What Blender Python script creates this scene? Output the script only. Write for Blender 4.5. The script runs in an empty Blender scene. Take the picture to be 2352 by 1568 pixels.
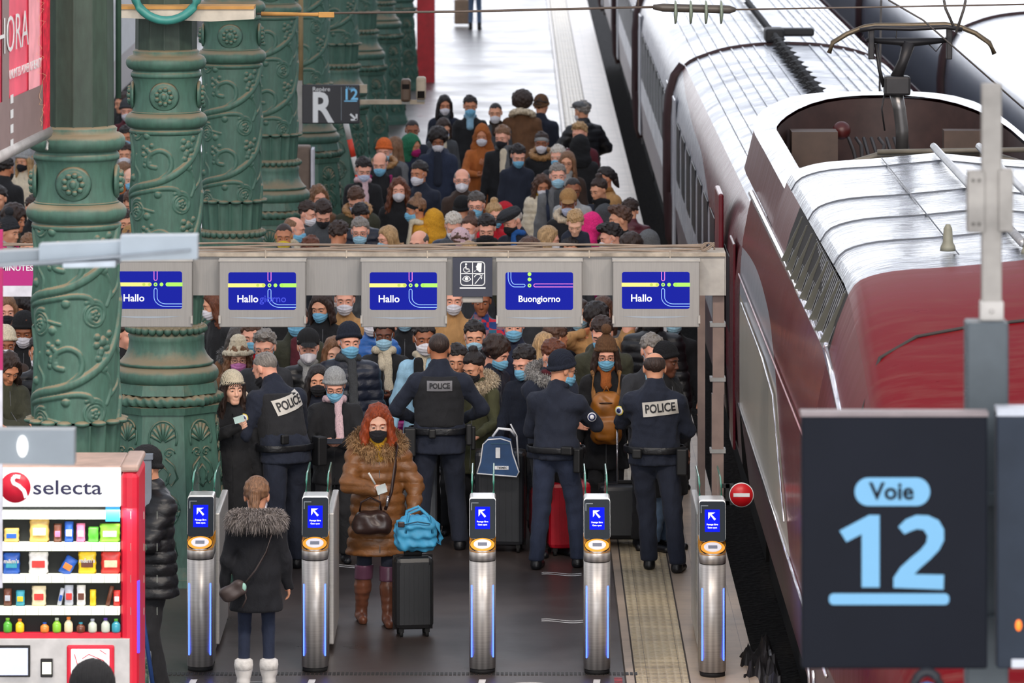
import bpy, bmesh, math, random
import numpy as np
from mathutils import Vector, Matrix, noise as mnoise
C = bpy.context.scene.collection
sc = bpy.context.scene
random.seed(7)
FPX, CZ = 13067.0, 7.2          # focal length in pixels of the 2352 px frame, camera height above the platform
def P(px, py, z):               # the point at height z behind a pixel
    s = (py + 680.0) / (CZ - z)
    return Vector(((px - 1176.0) / s, FPX / s, z))
def PD(px, py, D):              # the point at distance D behind a pixel
    s = FPX / D
    return Vector(((px - 1176.0) / s, D, CZ - (py + 680.0) / s))
# ---------------------------------------------------------------- camera
cam = bpy.data.cameras.new('camera'); co = bpy.data.objects.new('camera', cam); C.objects.link(co)
co.location = (0, 0, CZ); co.rotation_euler = (math.pi/2, 0, 0)
cam.lens = FPX / 2352 * 36; cam.sensor_width = 36; cam.shift_y = -1464/2352
cam.clip_start = 1; cam.clip_end = 1500
cam.dof.use_dof = True; cam.dof.focus_distance = 44.5; cam.dof.aperture_fstop = 6.0
sc.camera = co
# ---------------------------------------------------------------- world: bright overcast daylight
w = bpy.data.worlds.new('world'); sc.world = w; w.use_nodes = True
nt = w.node_tree; nt.nodes.clear()
out = nt.nodes.new('ShaderNodeOutputWorld'); bg = nt.nodes.new('ShaderNodeBackground')
tc = nt.nodes.new('ShaderNodeTexCoord'); sp = nt.nodes.new('ShaderNodeSeparateXYZ'); rp = nt.nodes.new('ShaderNodeValToRGB')
nt.links.new(tc.outputs['Generated'], sp.inputs[0]); nt.links.new(sp.outputs['Z'], rp.inputs[0])
# hazy glare low in the sky beyond the open far end of the hall
mr = nt.nodes.new('ShaderNodeMapRange'); nt.links.new(sp.outputs['Y'], mr.inputs[0]); mr.inputs[1].default_value = .5; mr.inputs[2].default_value = 1.0; mr.inputs[3].default_value = 1.7; mr.inputs[4].default_value = 3.4
nt.links.new(mr.outputs[0], bg.inputs[1])
rp.color_ramp.elements[0].position = 0.0; rp.color_ramp.elements[0].color = (0.95, 0.96, 1.0, 1)
rp.color_ramp.elements[1].position = 0.6; rp.color_ramp.elements[1].color = (0.8, 0.86, 1.0, 1)
nt.links.new(rp.outputs[0], bg.inputs[0]); 
nt.links.new(bg.outputs[0], out.inputs[0])
vs = sc.view_settings; vs.view_transform = 'Standard'; vs.look = 'None'; vs.gamma = 1.0; vs.use_curve_mapping = False
vs.exposure = 0.15
def area(name, loc, rot, sx, sy, e, col):
    l = bpy.data.lights.new(name, 'AREA'); l.shape = 'RECTANGLE'; l.size = sx; l.size_y = sy; l.energy = e; l.color = col
    o = bpy.data.objects.new(name, l); C.objects.link(o); o.location = loc; o.rotation_euler = rot; return o
# warm hall lamps hanging under the roof over the concourse end
for x in (-6, 2, 9):
    area('hall_lamp', (x, 30, 14.5), (math.radians(30), 0, 0), 2.2, 2.2, 1100, (1.0, 0.87, 0.74))
# added fill for the faces, standing in for the glazed front behind the camera
area('front_fill', (0, -14, 15), (math.radians(78), 0, 0), 36, 13, 8500, (1.0, .98, .96))
# ---------------------------------------------------------------- materials
def srgb(h):
    h = h.lstrip('#'); v = [int(h[i:i+2], 16)/255 for i in (0, 2, 4)]
    return tuple(c/12.92 if c <= .04045 else ((c+.055)/1.055)**2.4 for c in v) + (1.0,)
class N:                         # small node-tree builder
    def __init__(s, name):
        s.m = bpy.data.materials.new(name); s.m.use_nodes = True; s.t = s.m.node_tree; s.t.nodes.clear()
        s.o = s.n('OutputMaterial'); s.b = s.n('BsdfPrincipled'); s.l(s.b.outputs[0], s.o.inputs[0])
    def n(s, ty, **k):
        x = s.t.nodes.new('ShaderNode'+ty)
        for a, v in k.items(): setattr(x, a, v)
        return x
    def l(s, a, b): s.t.links.new(a, b)
    def set(s, **k):
        for a, v in k.items():
            i = s.b.inputs[a.replace('_', ' ')]
            if hasattr(v, 'links') or hasattr(v, 'is_output'): s.l(v, i)
            else: i.default_value = v
        return s
    def coord(s, kind='Object', scale=(1, 1, 1)):
        t = s.n('TexCoord'); m = s.n('Mapping'); s.l(t.outputs[kind], m.inputs[0]); m.inputs['Scale'].default_value = scale; return m.outputs[0]
    def noise(s, scale, co=None, detail=4, rough=.55, dist=0):
        x = s.n('TexNoise'); x.inputs['Scale'].default_value = scale; x.inputs['Detail'].default_value = detail
        x.inputs['Roughness'].default_value = rough; x.inputs['Distortion'].default_value = dist
        if co is not None: s.l(co, x.inputs['Vector'])
        return x.outputs[0]
    def ramp(s, f, stops):
        r = s.n('ValToRGB'); e = r.color_ramp.elements
        while len(e) < len(stops): e.new(.5)
        for i, (p, c) in enumerate(stops): e[i].position = p; e[i].color = c if len(c) == 4 else (*c, 1)
        s.l(f, r.inputs[0]); return r.outputs[0]
    def mix(s, f, a, b, mode='MIX'):
        x = s.n('Mix', data_type='RGBA', blend_type=mode)
        for v, i in ((f, 0), (a, 6), (b, 7)):
            if hasattr(v, 'is_output'): s.l(v, x.inputs[i])
            else: x.inputs[i].default_value = v
        return x.outputs[2]
    def math(s, op, a, b=None):
        x = s.n('Math', operation=op)
        for i, v in enumerate((a, b)):
            if v is None: continue
            if hasattr(v, 'is_output'): s.l(v, x.inputs[i])
            else: x.inputs[i].default_value = v
        return x.outputs[0]
    def bump(s, h, st, d=.01):
        x = s.n('Bump'); x.inputs['Strength'].default_value = st; x.inputs['Distance'].default_value = d
        s.l(h, x.inputs['Height']); s.l(x.outputs[0], s.b.inputs['Normal']); return s
M = {}
def flat(name, col, rough=.5, metal=0.0, emit=None, var=.12, vs_=6, bump=0, **k):
    """painted / plastic / metal surface with slight procedural wear"""
    if name in M: return M[name]
    a = N(name); c = srgb(col) if isinstance(col, str) else col
    if var:
        nz = a.noise(vs_, a.coord(), 5)
        dk = tuple(v*(1-var*2) for v in c[:3]) + (1,); lt = tuple(min(1, v*(1+var)) for v in c[:3]) + (1,)
        a.set(Base_Color=a.ramp(nz, [(.3, dk), (.7, lt)]))
        if bump: a.bump(nz, bump)
    else: a.set(Base_Color=c)
    a.set(Roughness=rough, Metallic=metal)
    if emit:
        a.set(Emission_Color=c, Emission_Strength=emit)
        if emit >= .7 and not var: a.set(Base_Color=tuple(v*.12 for v in c[:3])+(1,))
    for kk, v in k.items(): a.b.inputs[kk.replace('_', ' ')].default_value = v
    M[name] = a.m; return a.m
def objcol(name, rough, kind):
    """material whose base colour is the object's own colour"""
    a = N(name); oi = a.n('ObjectInfo'); col = oi.outputs['Color']; g = a.coord('Object')
    if kind == 'skin':
        nz = a.noise(30, g, 3)
        c = a.mix(.35, col, a.mix(nz, (.75, .35, .28, 1), (1, .8, .7, 1)), 'MULTIPLY')
        a.set(Base_Color=c, Roughness=rough, Subsurface_Weight=.08, Subsurface_Scale=.01)
    elif kind == 'hair':
        m = a.coord('Object', (90, 90, 7)); nz = a.noise(1.2, m, 3, .6, .6)
        c = a.mix(a.ramp(nz, [(.3, (0, 0, 0)), (.75, (1, 1, 1))]), a.mix(1, col, (.38, .34, .32, 1), 'MULTIPLY'), a.mix(1, col, (1.35, 1.3, 1.25, 1), 'MULTIPLY'))
        a.set(Base_Color=c, Roughness=rough); a.bump(nz, .8, .012)
    elif kind == 'knit':
        v = a.n('TexVoronoi'); v.inputs['Scale'].default_value = 95; a.l(g, v.inputs['Vector'])
        nz = a.noise(14, g); wv = a.n('TexWave', wave_type='BANDS', bands_direction='X'); wv.inputs['Scale'].default_value = 34; wv.inputs['Distortion'].default_value = 2; a.l(g, wv.inputs[0])
        c = a.mix(v.outputs[0], col, a.mix(1, col, (.6, .6, .6, 1), 'MULTIPLY'))
        a.set(Base_Color=c, Roughness=rough); a.bump(wv.outputs[0], .5, .006)
    elif kind == 'puffer':
        nz = a.noise(15, a.coord('Object', (1, 1, 1.6)), 4, .55, .8)
        c = a.mix(a.ramp(nz, [(.35, (0, 0, 0)), (.7, (1, 1, 1))]), a.mix(1, col, (.72, .72, .75, 1), 'MULTIPLY'), col)
        a.set(Base_Color=c, Roughness=rough); a.bump(nz, .4, .012)
    else:
        nz = a.noise(9, a.coord('Object', (1.6, 1.6, .8)), 5, .6, .8)
        f = a.noise(240, g, 2)
        c = a.mix(a.ramp(nz, [(.3, (0, 0, 0)), (.7, (1, 1, 1))]), a.mix(1, col, (.74, .74, .77, 1), 'MULTIPLY'), a.mix(1, col, (1.08, 1.07, 1.06, 1), 'MULTIPLY'))
        a.set(Base_Color=c, Roughness=rough); a.b.inputs['Sheen Weight'].default_value = .03
        b1 = a.math('ADD', nz, a.math('MULTIPLY', f, .08)); a.bump(b1, .6, .02)
    M[name] = a.m
objcol('skin', .55, 'skin'); objcol('hair', .5, 'hair'); objcol('knit', .95, 'knit'); objcol('cloth', .88, 'cloth'); objcol('puffer', .45, 'puffer')
objcol('leather', .38, 'puffer')
a = N('eye'); t = a.n('TexCoord'); s_ = a.n('SeparateXYZ'); a.l(t.outputs['Object'], s_.inputs[0])
r_ = a.ramp(a.math('MULTIPLY', s_.outputs['Y'], -80), [(.0, (.42, .36, .33)), (.7, (.42, .36, .33)), (.72, (.035, .018, .012))]); a.set(Base_Color=r_, Roughness=.2); M['eye'] = a.m
# ---------------------------------------------------------------- object helpers
def tag(o, label=None, cat=None, group=None, kind=None):
    if label: o['label'] = label
    if cat: o['category'] = cat
    if group: o['group'] = group
    if kind: o['kind'] = kind
    return o
def empty(name, loc, label, cat, group=None, rz=0):
    o = bpy.data.objects.new(name, None); C.objects.link(o); o.location = loc; o.rotation_euler = (0, 0, rz); o.empty_display_size = .1
    return tag(o, label, cat, group)
def link(name, me, parent=None, loc=(0, 0, 0), col=None, rot=None):
    o = bpy.data.objects.new(name, me); C.objects.link(o); o.location = loc
    if rot is not None: o.rotation_euler = rot
    if parent is not None: o.parent = parent
    if col is not None: o.color = col
    return o
def mesh_np(V, F, mat=None, smooth=True, name='mesh'):
    V = np.asarray(V, np.float32); F = np.asarray(F, np.int32)
    me = bpy.data.meshes.new(name); n, k = F.shape
    me.vertices.add(len(V)); me.vertices.foreach_set('co', V.ravel())
    me.loops.add(n*k); me.loops.foreach_set('vertex_index', F.ravel())
    me.polygons.add(n); me.polygons.foreach_set('loop_start', np.arange(0, n*k, k, dtype=np.int32)); me.polygons.foreach_set('loop_total', np.full(n, k, np.int32))
    me.polygons.foreach_set('use_smooth', np.full(n, smooth, bool))
    me.update(calc_edges=True); me.validate()
    if mat is not None: me.materials.append(mat)
    return me
class MB:                        # collects shapes into one mesh
    def __init__(s): s.V = []; s.F = []; s.mi = []; s.cur = 0; s.sm = []
    def add(s, vs, fs, smooth=False):
        b = len(s.V); s.V += [tuple(v) for v in vs]
        for f in fs: s.F.append([b+i for i in f]); s.mi.append(s.cur); s.sm.append(smooth)
        return s
    def box(s, x0, x1, y0, y1, z0, z1, bev=0):
        if bev:
            bm = bmesh.new(); r = bmesh.ops.create_cube(bm, size=1)
            for v in bm.verts: v.co = Vector(((x0+x1)/2+v.co.x*(x1-x0), (y0+y1)/2+v.co.y*(y1-y0), (z0+z1)/2+v.co.z*(z1-z0)))
            bmesh.ops.bevel(bm, geom=bm.edges[:]+bm.verts[:], offset=bev, segments=2, affect='EDGES', profile=.5)
            bm.verts.index_update(); s.add([v.co for v in bm.verts], [[v.index for v in f.verts] for f in bm.faces]); bm.free(); return s
        return s.add([(x, y, z) for z in (z0, z1) for y in (y0, y1) for x in (x0, x1)],
                     [(0, 2, 3, 1), (4, 5, 7, 6), (0, 1, 5, 4), (2, 6, 7, 3), (0, 4, 6, 2), (1, 3, 7, 5)])
    def quad(s, *p): return s.add(p, [range(len(p))])
    def lathe(s, prof, seg=24, cx=0, cy=0, cz=0, rx=1, ry=1, cap=True):
        n = len(prof); vs = [(cx+r*math.cos(2*math.pi*i/seg)*rx, cy+r*math.sin(2*math.pi*i/seg)*ry, cz+z) for r, z in prof for i in range(seg)]
        fs = [(j*seg+i, j*seg+(i+1) % seg, (j+1)*seg+(i+1) % seg, (j+1)*seg+i) for j in range(n-1) for i in range(seg)]
        s.add(vs, fs, True)
        if cap: s.add(vs[:seg], [tuple(range(seg))[::-1]]); s.add(vs[-seg:], [tuple(range(seg))])
        return s
    def tube(s, pts, r, seg=8, r1=None, cap=True):
        pts = [Vector(p) for p in pts]; n = len(pts); vs = []
        for i, p in enumerate(pts):
            d = (pts[min(i+1, n-1)]-pts[max(i-1, 0)])
            d = d.normalized() if d.length > 1e-9 else Vector((0, 0, 1))
            u = d.cross(Vector((0, 0, 1)) if abs(d.z) < .9 else Vector((0, 1, 0))).normalized(); v = d.cross(u)
            if isinstance(r, (list, tuple)): rr = r[i]
            else: rr = r if r1 is None else r+(r1-r)*i/(n-1)
            vs += [p+(u*math.cos(2*math.pi*k/seg)+v*math.sin(2*math.pi*k/seg))*rr for k in range(seg)]
        fs = [(j*seg+i, (j+1)*seg+i, (j+1)*seg+(i+1) % seg, j*seg+(i+1) % seg) for j in range(n-1) for i in range(seg)]
        if cap: fs += [tuple(range(seg)), tuple(range((n-1)*seg, n*seg))[::-1]]
        return s.add(vs, fs, True)
    def prism(s, poly, axis, a, b):      # poly in the plane across axis
        n = len(poly)
        def q(u, v, w): return {'x': (w, u, v), 'y': (u, w, v), 'z': (u, v, w)}[axis]
        vs = [q(u, v, a) for u, v in poly]+[q(u, v, b) for u, v in poly]
        fs = [tuple(range(n)), tuple(range(n, 2*n))[::-1]]+[(i, (i+1) % n, n+(i+1) % n, n+i) for i in range(n)]
        return s.add(vs, fs)
    def ball(s, c, r, seg=12, rings=8, sc=(1, 1, 1)):
        vs = []; fs = []
        for j in range(rings+1):
            t = math.pi*j/rings
            for i in range(seg): p = 2*math.pi*i/seg; vs.append((c[0]+r*sc[0]*math.sin(t)*math.cos(p), c[1]+r*sc[1]*math.sin(t)*math.sin(p), c[2]+r*sc[2]*math.cos(t)))
        for j in range(rings):
            for i in range(seg): fs.append((j*seg+i, (j+1)*seg+i, (j+1)*seg+(i+1) % seg, j*seg+(i+1) % seg))
        return s.add(vs, fs, True)
    def build(s, name, mats, parent=None, loc=(0, 0, 0), rz=0, col=None):
        me = bpy.data.meshes.new(name); me.from_pydata(s.V, [], s.F)
        for m in (mats if isinstance(mats, (list, tuple)) else [mats]): me.materials.append(m)
        me.polygons.foreach_set('material_index', s.mi); me.polygons.foreach_set('use_smooth', s.sm)
        me.validate(); me.update()
        bm = bmesh.new(); bm.from_mesh(me); bmesh.ops.remove_doubles(bm, verts=bm.verts, dist=1e-6); bmesh.ops.recalc_face_normals(bm, faces=bm.faces); bm.to_mesh(me); bm.free()
        return link(name, me, parent, loc, col, (0, 0, rz))
def rrect(x0, x1, z0, z1, r, n=5):
    p = []
    for cx, cz, a0 in ((x1-r, z1-r, 0), (x0+r, z1-r, 90), (x0+r, z0+r, 180), (x1-r, z0+r, 270)):
        for i in range(n+1):
            a = math.radians(a0+90*i/n); p.append((cx+r*math.cos(a), cz+r*math.sin(a)))
    return p
def text_mesh(body, size, depth=.002, bold=0.0, align='CENTER', shear=0, xs=1.0):
    cu = bpy.data.curves.new('lettering', 'FONT'); cu.body = body; cu.size = size; cu.extrude = depth; cu.offset = bold
    cu.align_x = align; cu.align_y = 'CENTER'; cu.shear = shear; cu.resolution_u = 3
    o = bpy.data.objects.new('lettering', cu); C.objects.link(o)
    dg = bpy.context.evaluated_depsgraph_get(); dg.update()
    me = bpy.data.meshes.new_from_object(o.evaluated_get(dg)); C.objects.unlink(o); bpy.data.objects.remove(o); bpy.data.curves.remove(cu)
    # stand the text up: x right, z up, facing -y
    for v in me.vertices: v.co = Vector((v.co.x*xs, -v.co.z, v.co.y))
    me.flip_normals() if False else None
    return me
def text(body, size, loc, mat, parent=None, name='lettering', rz=0, **k):
    me = text_mesh(body, size, **k); me.materials.clear(); me.materials.append(mat)
    return link(name, me, parent, loc, None, (0, 0, rz))
# ---------------------------------------------------------------- smooth solid modelling on a voxel grid
def rc(a, b, ra, rb=None, sq=(1, 1)):            # tapered limb, optionally squashed across
    a = np.array(a, np.float32); b = np.array(b, np.float32); rb = ra if rb is None else rb; d = b-a; L = float(d@d)+1e-9
    def f(X, Y, Z):
        px, py, pz = X-a[0], Y-a[1], Z-a[2]
        t = np.clip((px*d[0]+py*d[1]+pz*d[2])/L, 0, 1)
        return np.sqrt(((px-t*d[0])/sq[0])**2+((py-t*d[1])/sq[1])**2+(pz-t*d[2])**2)-(ra+(rb-ra)*t)
    return f
def el(c, r, R=None):
    Ri = None if R is None else np.array(R, np.float32)
    def f(X, Y, Z):
        p = [X-c[0], Y-c[1], Z-c[2]]
        if Ri is not None: p = [Ri[0][i]*p[0]+Ri[1][i]*p[1]+Ri[2][i]*p[2] for i in range(3)]
        k0 = np.sqrt((p[0]/r[0])**2+(p[1]/r[1])**2+(p[2]/r[2])**2)
        return (k0-1)*min(r)
    return f
def bx(c, h, r=.01):
    def f(X, Y, Z):
        qx, qy, qz = np.abs(X-c[0])-h[0]+r, np.abs(Y-c[1])-h[1]+r, np.abs(Z-c[2])-h[2]+r
        return np.sqrt(np.maximum(qx, 0)**2+np.maximum(qy, 0)**2+np.maximum(qz, 0)**2)+np.minimum(np.maximum(qx, np.maximum(qy, qz)), 0)-r
    return f
def tor(c, R, r, sy=1.0, tilt=0.0, nx=(0, 0)):   # ring round z, tilted about x
    ct, st = math.cos(tilt), math.sin(tilt)
    def f(X, Y, Z):
        x, y, z = X-c[0], Y-c[1], Z-c[2]; y, z = ct*y+st*z, -st*y+ct*z
        q = np.sqrt(x*x+(y/sy)**2)-R
        return np.sqrt(q*q+z*z)-r
    return f
def sdf(ops, k=.03):
    def f(X, Y, Z):
        d = None
        for op in ops:
            s, g = op[0], op[1]; kk = op[2] if len(op) > 2 else k
            v = g(X, Y, Z)
            if d is None: d = v; continue
            if s == '+':
                h = np.maximum(kk-np.abs(d-v), 0)/kk; d = np.minimum(d, v)-h*h*kk*.25
            elif s == '-':
                v = -v; h = np.maximum(kk-np.abs(d-v), 0)/kk; d = np.maximum(d, v)+h*h*kk*.25
            elif s == '&': d = np.maximum(d, v)
            elif s == 'd': d = d+v
        return d
    return f
def snet(f, lo, hi, h):
    lo = np.array(lo, np.float32); n = [max(4, int(math.ceil((b-a)/h))+1) for a, b in zip(lo, hi)]
    ax = [(lo[i]+h*np.arange(n[i])).astype(np.float32) for i in range(3)]
    X, Y, Z = np.meshgrid(*ax, indexing='ij'); D = f(X, Y, Z).astype(np.float32)
    D[0], D[-1], D[:, 0], D[:, -1], D[:, :, 0], D[:, :, -1] = [.01]*6
    S = D < 0
    c = np.zeros([k-1 for k in n], np.int8); cor = []
    for i in (0, 1):
        for j in (0, 1):
            for k in (0, 1):
                sl = S[i:n[0]-1+i, j:n[1]-1+j, k:n[2]-1+k]; c += sl
    act = (c > 0) & (c < 8); idx = np.argwhere(act)
    if len(idx) == 0: return np.zeros((0, 3)), np.zeros((0, 4), int)
    I, J, K = idx.T; acc = np.zeros((len(idx), 3), np.float32); cnt = np.zeros(len(idx), np.float32)
    offs = [(i, j, k) for i in (0, 1) for j in (0, 1) for k in (0, 1)]
    for a in offs:
        for b in offs:
            if sum(b)-sum(a) == 1 and all(q >= p for p, q in zip(a, b)):
                da = D[I+a[0], J+a[1], K+a[2]]; db = D[I+b[0], J+b[1], K+b[2]]; m = (da < 0) != (db < 0)
                t = np.where(m, da/np.where(m, da-db, 1), 0)
                for q in range(3): acc[:, q] += np.where(m, a[q]+t*(b[q]-a[q]), 0)
                cnt += m
    V = lo+h*(idx+acc/cnt[:, None])
    ids = np.full(c.shape, -1, np.int32); ids[I, J, K] = np.arange(len(idx)); Fs = []
    for ax_ in range(3):
        sl0 = [slice(1, n[q]-1) for q in range(3)]; sl1 = list(sl0)
        sl0[ax_] = slice(0, n[ax_]-1); sl1[ax_] = slice(1, n[ax_])
        A, B = S[tuple(sl0)], S[tuple(sl1)]; e = np.argwhere(A != B)
        if len(e) == 0: continue
        st = A[tuple(e.T)]; e = e+np.array([0 if q == ax_ else 1 for q in range(3)])
        u, v = [(1, 2), (2, 0), (0, 1)][ax_]; q = []
        for du, dv in ((1, 1), (0, 1), (0, 0), (1, 0)):
            g = e.copy(); g[:, u] -= du; g[:, v] -= dv; q.append(ids[g[:, 0], g[:, 1], g[:, 2]])
        q = np.stack(q, 1); q[~st] = q[~st][:, ::-1]; Fs.append(q)
    return V, np.concatenate(Fs)
def fold_noise(amp, seed, fz=1.0, wl=.09):
    rs = np.random.RandomState(seed); pr = []
    for i in range(5):
        w = 2*math.pi/(wl*rs.uniform(.7, 1.9)); d = rs.normal(size=3); d[2] *= fz*1.3; d /= np.linalg.norm(d); pr.append((d*w, rs.uniform(0, 6.28), rs.uniform(.5, 1)))
    def f(X, Y, Z):
        r = 0
        for d, p, a in pr: r = r+a*np.sin(d[0]*X+d[1]*Y+d[2]*Z+p+1.2*np.sin(9*Z+7*X+p))
        return r*amp/3
    return f
def quilt(amp, pitch, z0=0):
    return lambda X, Y, Z: -amp*(np.abs(np.sin(np.pi*(Z-z0)/pitch))**.5-.6)
def plane_z(z, up=True): return (lambda X, Y, Z: z-Z) if up else (lambda X, Y, Z: Z-z)
def half(nx, ny, nz, d): return lambda X, Y, Z: nx*X+ny*Y+nz*Z-d
# ---------------------------------------------------------------- people
K = {k: srgb(v) for k, v in dict(black='#16171b', black2='#1f2024', navy='#1b2233', navy2='#212b42', charcoal='#2f3136', grey='#6d6f72', dgrey='#474a4e', lgrey='#a9abac', white='#e6e4e2', cream='#e4d7bd',
    brown='#6b4a30', dbrown='#3a2a22', tan='#b98d5a', rust='#b4652c', camel='#a3713c', olive='#494a30', dolive='#3a3b2c', green='#2c7a58', maroon='#5c1f2a', red='#c9152a', pink='#e23a86', hotpink='#ff2f8a', lpink='#eac8d0',
    blue='#2a66b4', sky='#9cc9e4', denim='#5f7896', yellow='#e9a92c', orange='#ef7434', mustard='#c99a22', magenta='#b0126a', purple='#4b2a66',
    s0='#f2c6ad', s1='#e0aa8a', s2='#c98d6a', s3='#9a6446', s4='#6a412e', s5='#f0b8a0',
    hblack='#241d1d', hdark='#3a2a24', hbrown='#5c4032', hlb='#8a664a', hblond='#c3a173', hgrey='#8f8c88', hdg='#54504e', hwhite='#dcd8d0', hred='#a8481e', haub='#6b3a22',
    mblue='#a8d6ea', mb2='#7fc4e6', mwhite='#eceaf0', mblack='#1a1a20', mpink='#e08ac8', myel='#f2d22c', mlav='#c9d4ee').items()}
def hd_ops(fem=0):
    j = .056 if fem else .061
    return [('+', el((0, .012, .03), (.076, .096, .083))), ('+', el((0, -.025, -.04), (j, .068, .076)), .03), ('+', rc((-.012, -.07, -.1), (.012, -.07, -.1), .02), .03),
            ('+', el((.036, -.052, -.03), (.026, .03, .03)), .02), ('+', el((-.036, -.052, -.03), (.026, .03, .03)), .02), ('+', el((0, -.074, .022), (.052, .02, .014)), .02),
            ('-', el((.031, -.1, .002), (.02, .02, .014)), .014), ('-', el((-.031, -.1, .002), (.02, .02, .014)), .014),
            ('+', el((.031, -.078, .0), (.0155, .0135, .0125)), .004), ('+', el((-.031, -.078, .0), (.0155, .0135, .0125)), .004),
            ('+', rc((0, -.085, .008), (0, -.107, -.034), .007, .011), .014), ('+', rc((-.01, -.096, -.04), (.01, -.096, -.04), .008), .008),
            ('+', rc((-.015, -.087, -.063), (.015, -.087, -.063), .008, .008), .01), ('+', rc((-.012, -.086, -.073), (.012, -.086, -.073), .008, .008), .008),
            ('-', rc((-.016, -.0985, -.068), (.016, -.0985, -.068), .002), .003),
            ('+', el((.078, .012, -.004), (.011, .02, .033)), .006), ('+', el((-.078, .012, -.004), (.011, .02, .033)), .006),
            ('+', rc((0, .018, -.05), (0, .022, -.12), .052, .052), .03)]
HEAD = {}
def head_t(fem, q):
    key = (fem, q)
    if key not in HEAD: HEAD[key] = snet(sdf(hd_ops(fem), .02), (-.1, -.14, -.16), (.1, .12, .125), {'near': .0045, 'mid': .0065, 'far': .0085}[q])
    return HEAD[key]
def qtube(pts, r, seg=5):
    m = MB().tube(pts, r, seg, cap=False); return np.array(m.V, np.float32), np.array(m.F)
def join(parts):
    Vs, Fs, o = [], [], 0
    for V, F in parts:
        if len(V) == 0: continue
        Vs.append(V); Fs.append(F+o); o += len(V)
    return np.concatenate(Vs), np.concatenate(Fs)
face_cut = ('-', el((0, -.12, -.055), (.07, .08, .122)), .012)
def hair_line(a=.7, b=.0): return ('-', lambda X, Y, Z: ((Z+a*Y)-b+.012*np.sin(60*X+2)+.006*np.sin(150*X))/math.sqrt(1+a*a), .035)
TPL = {}
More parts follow.
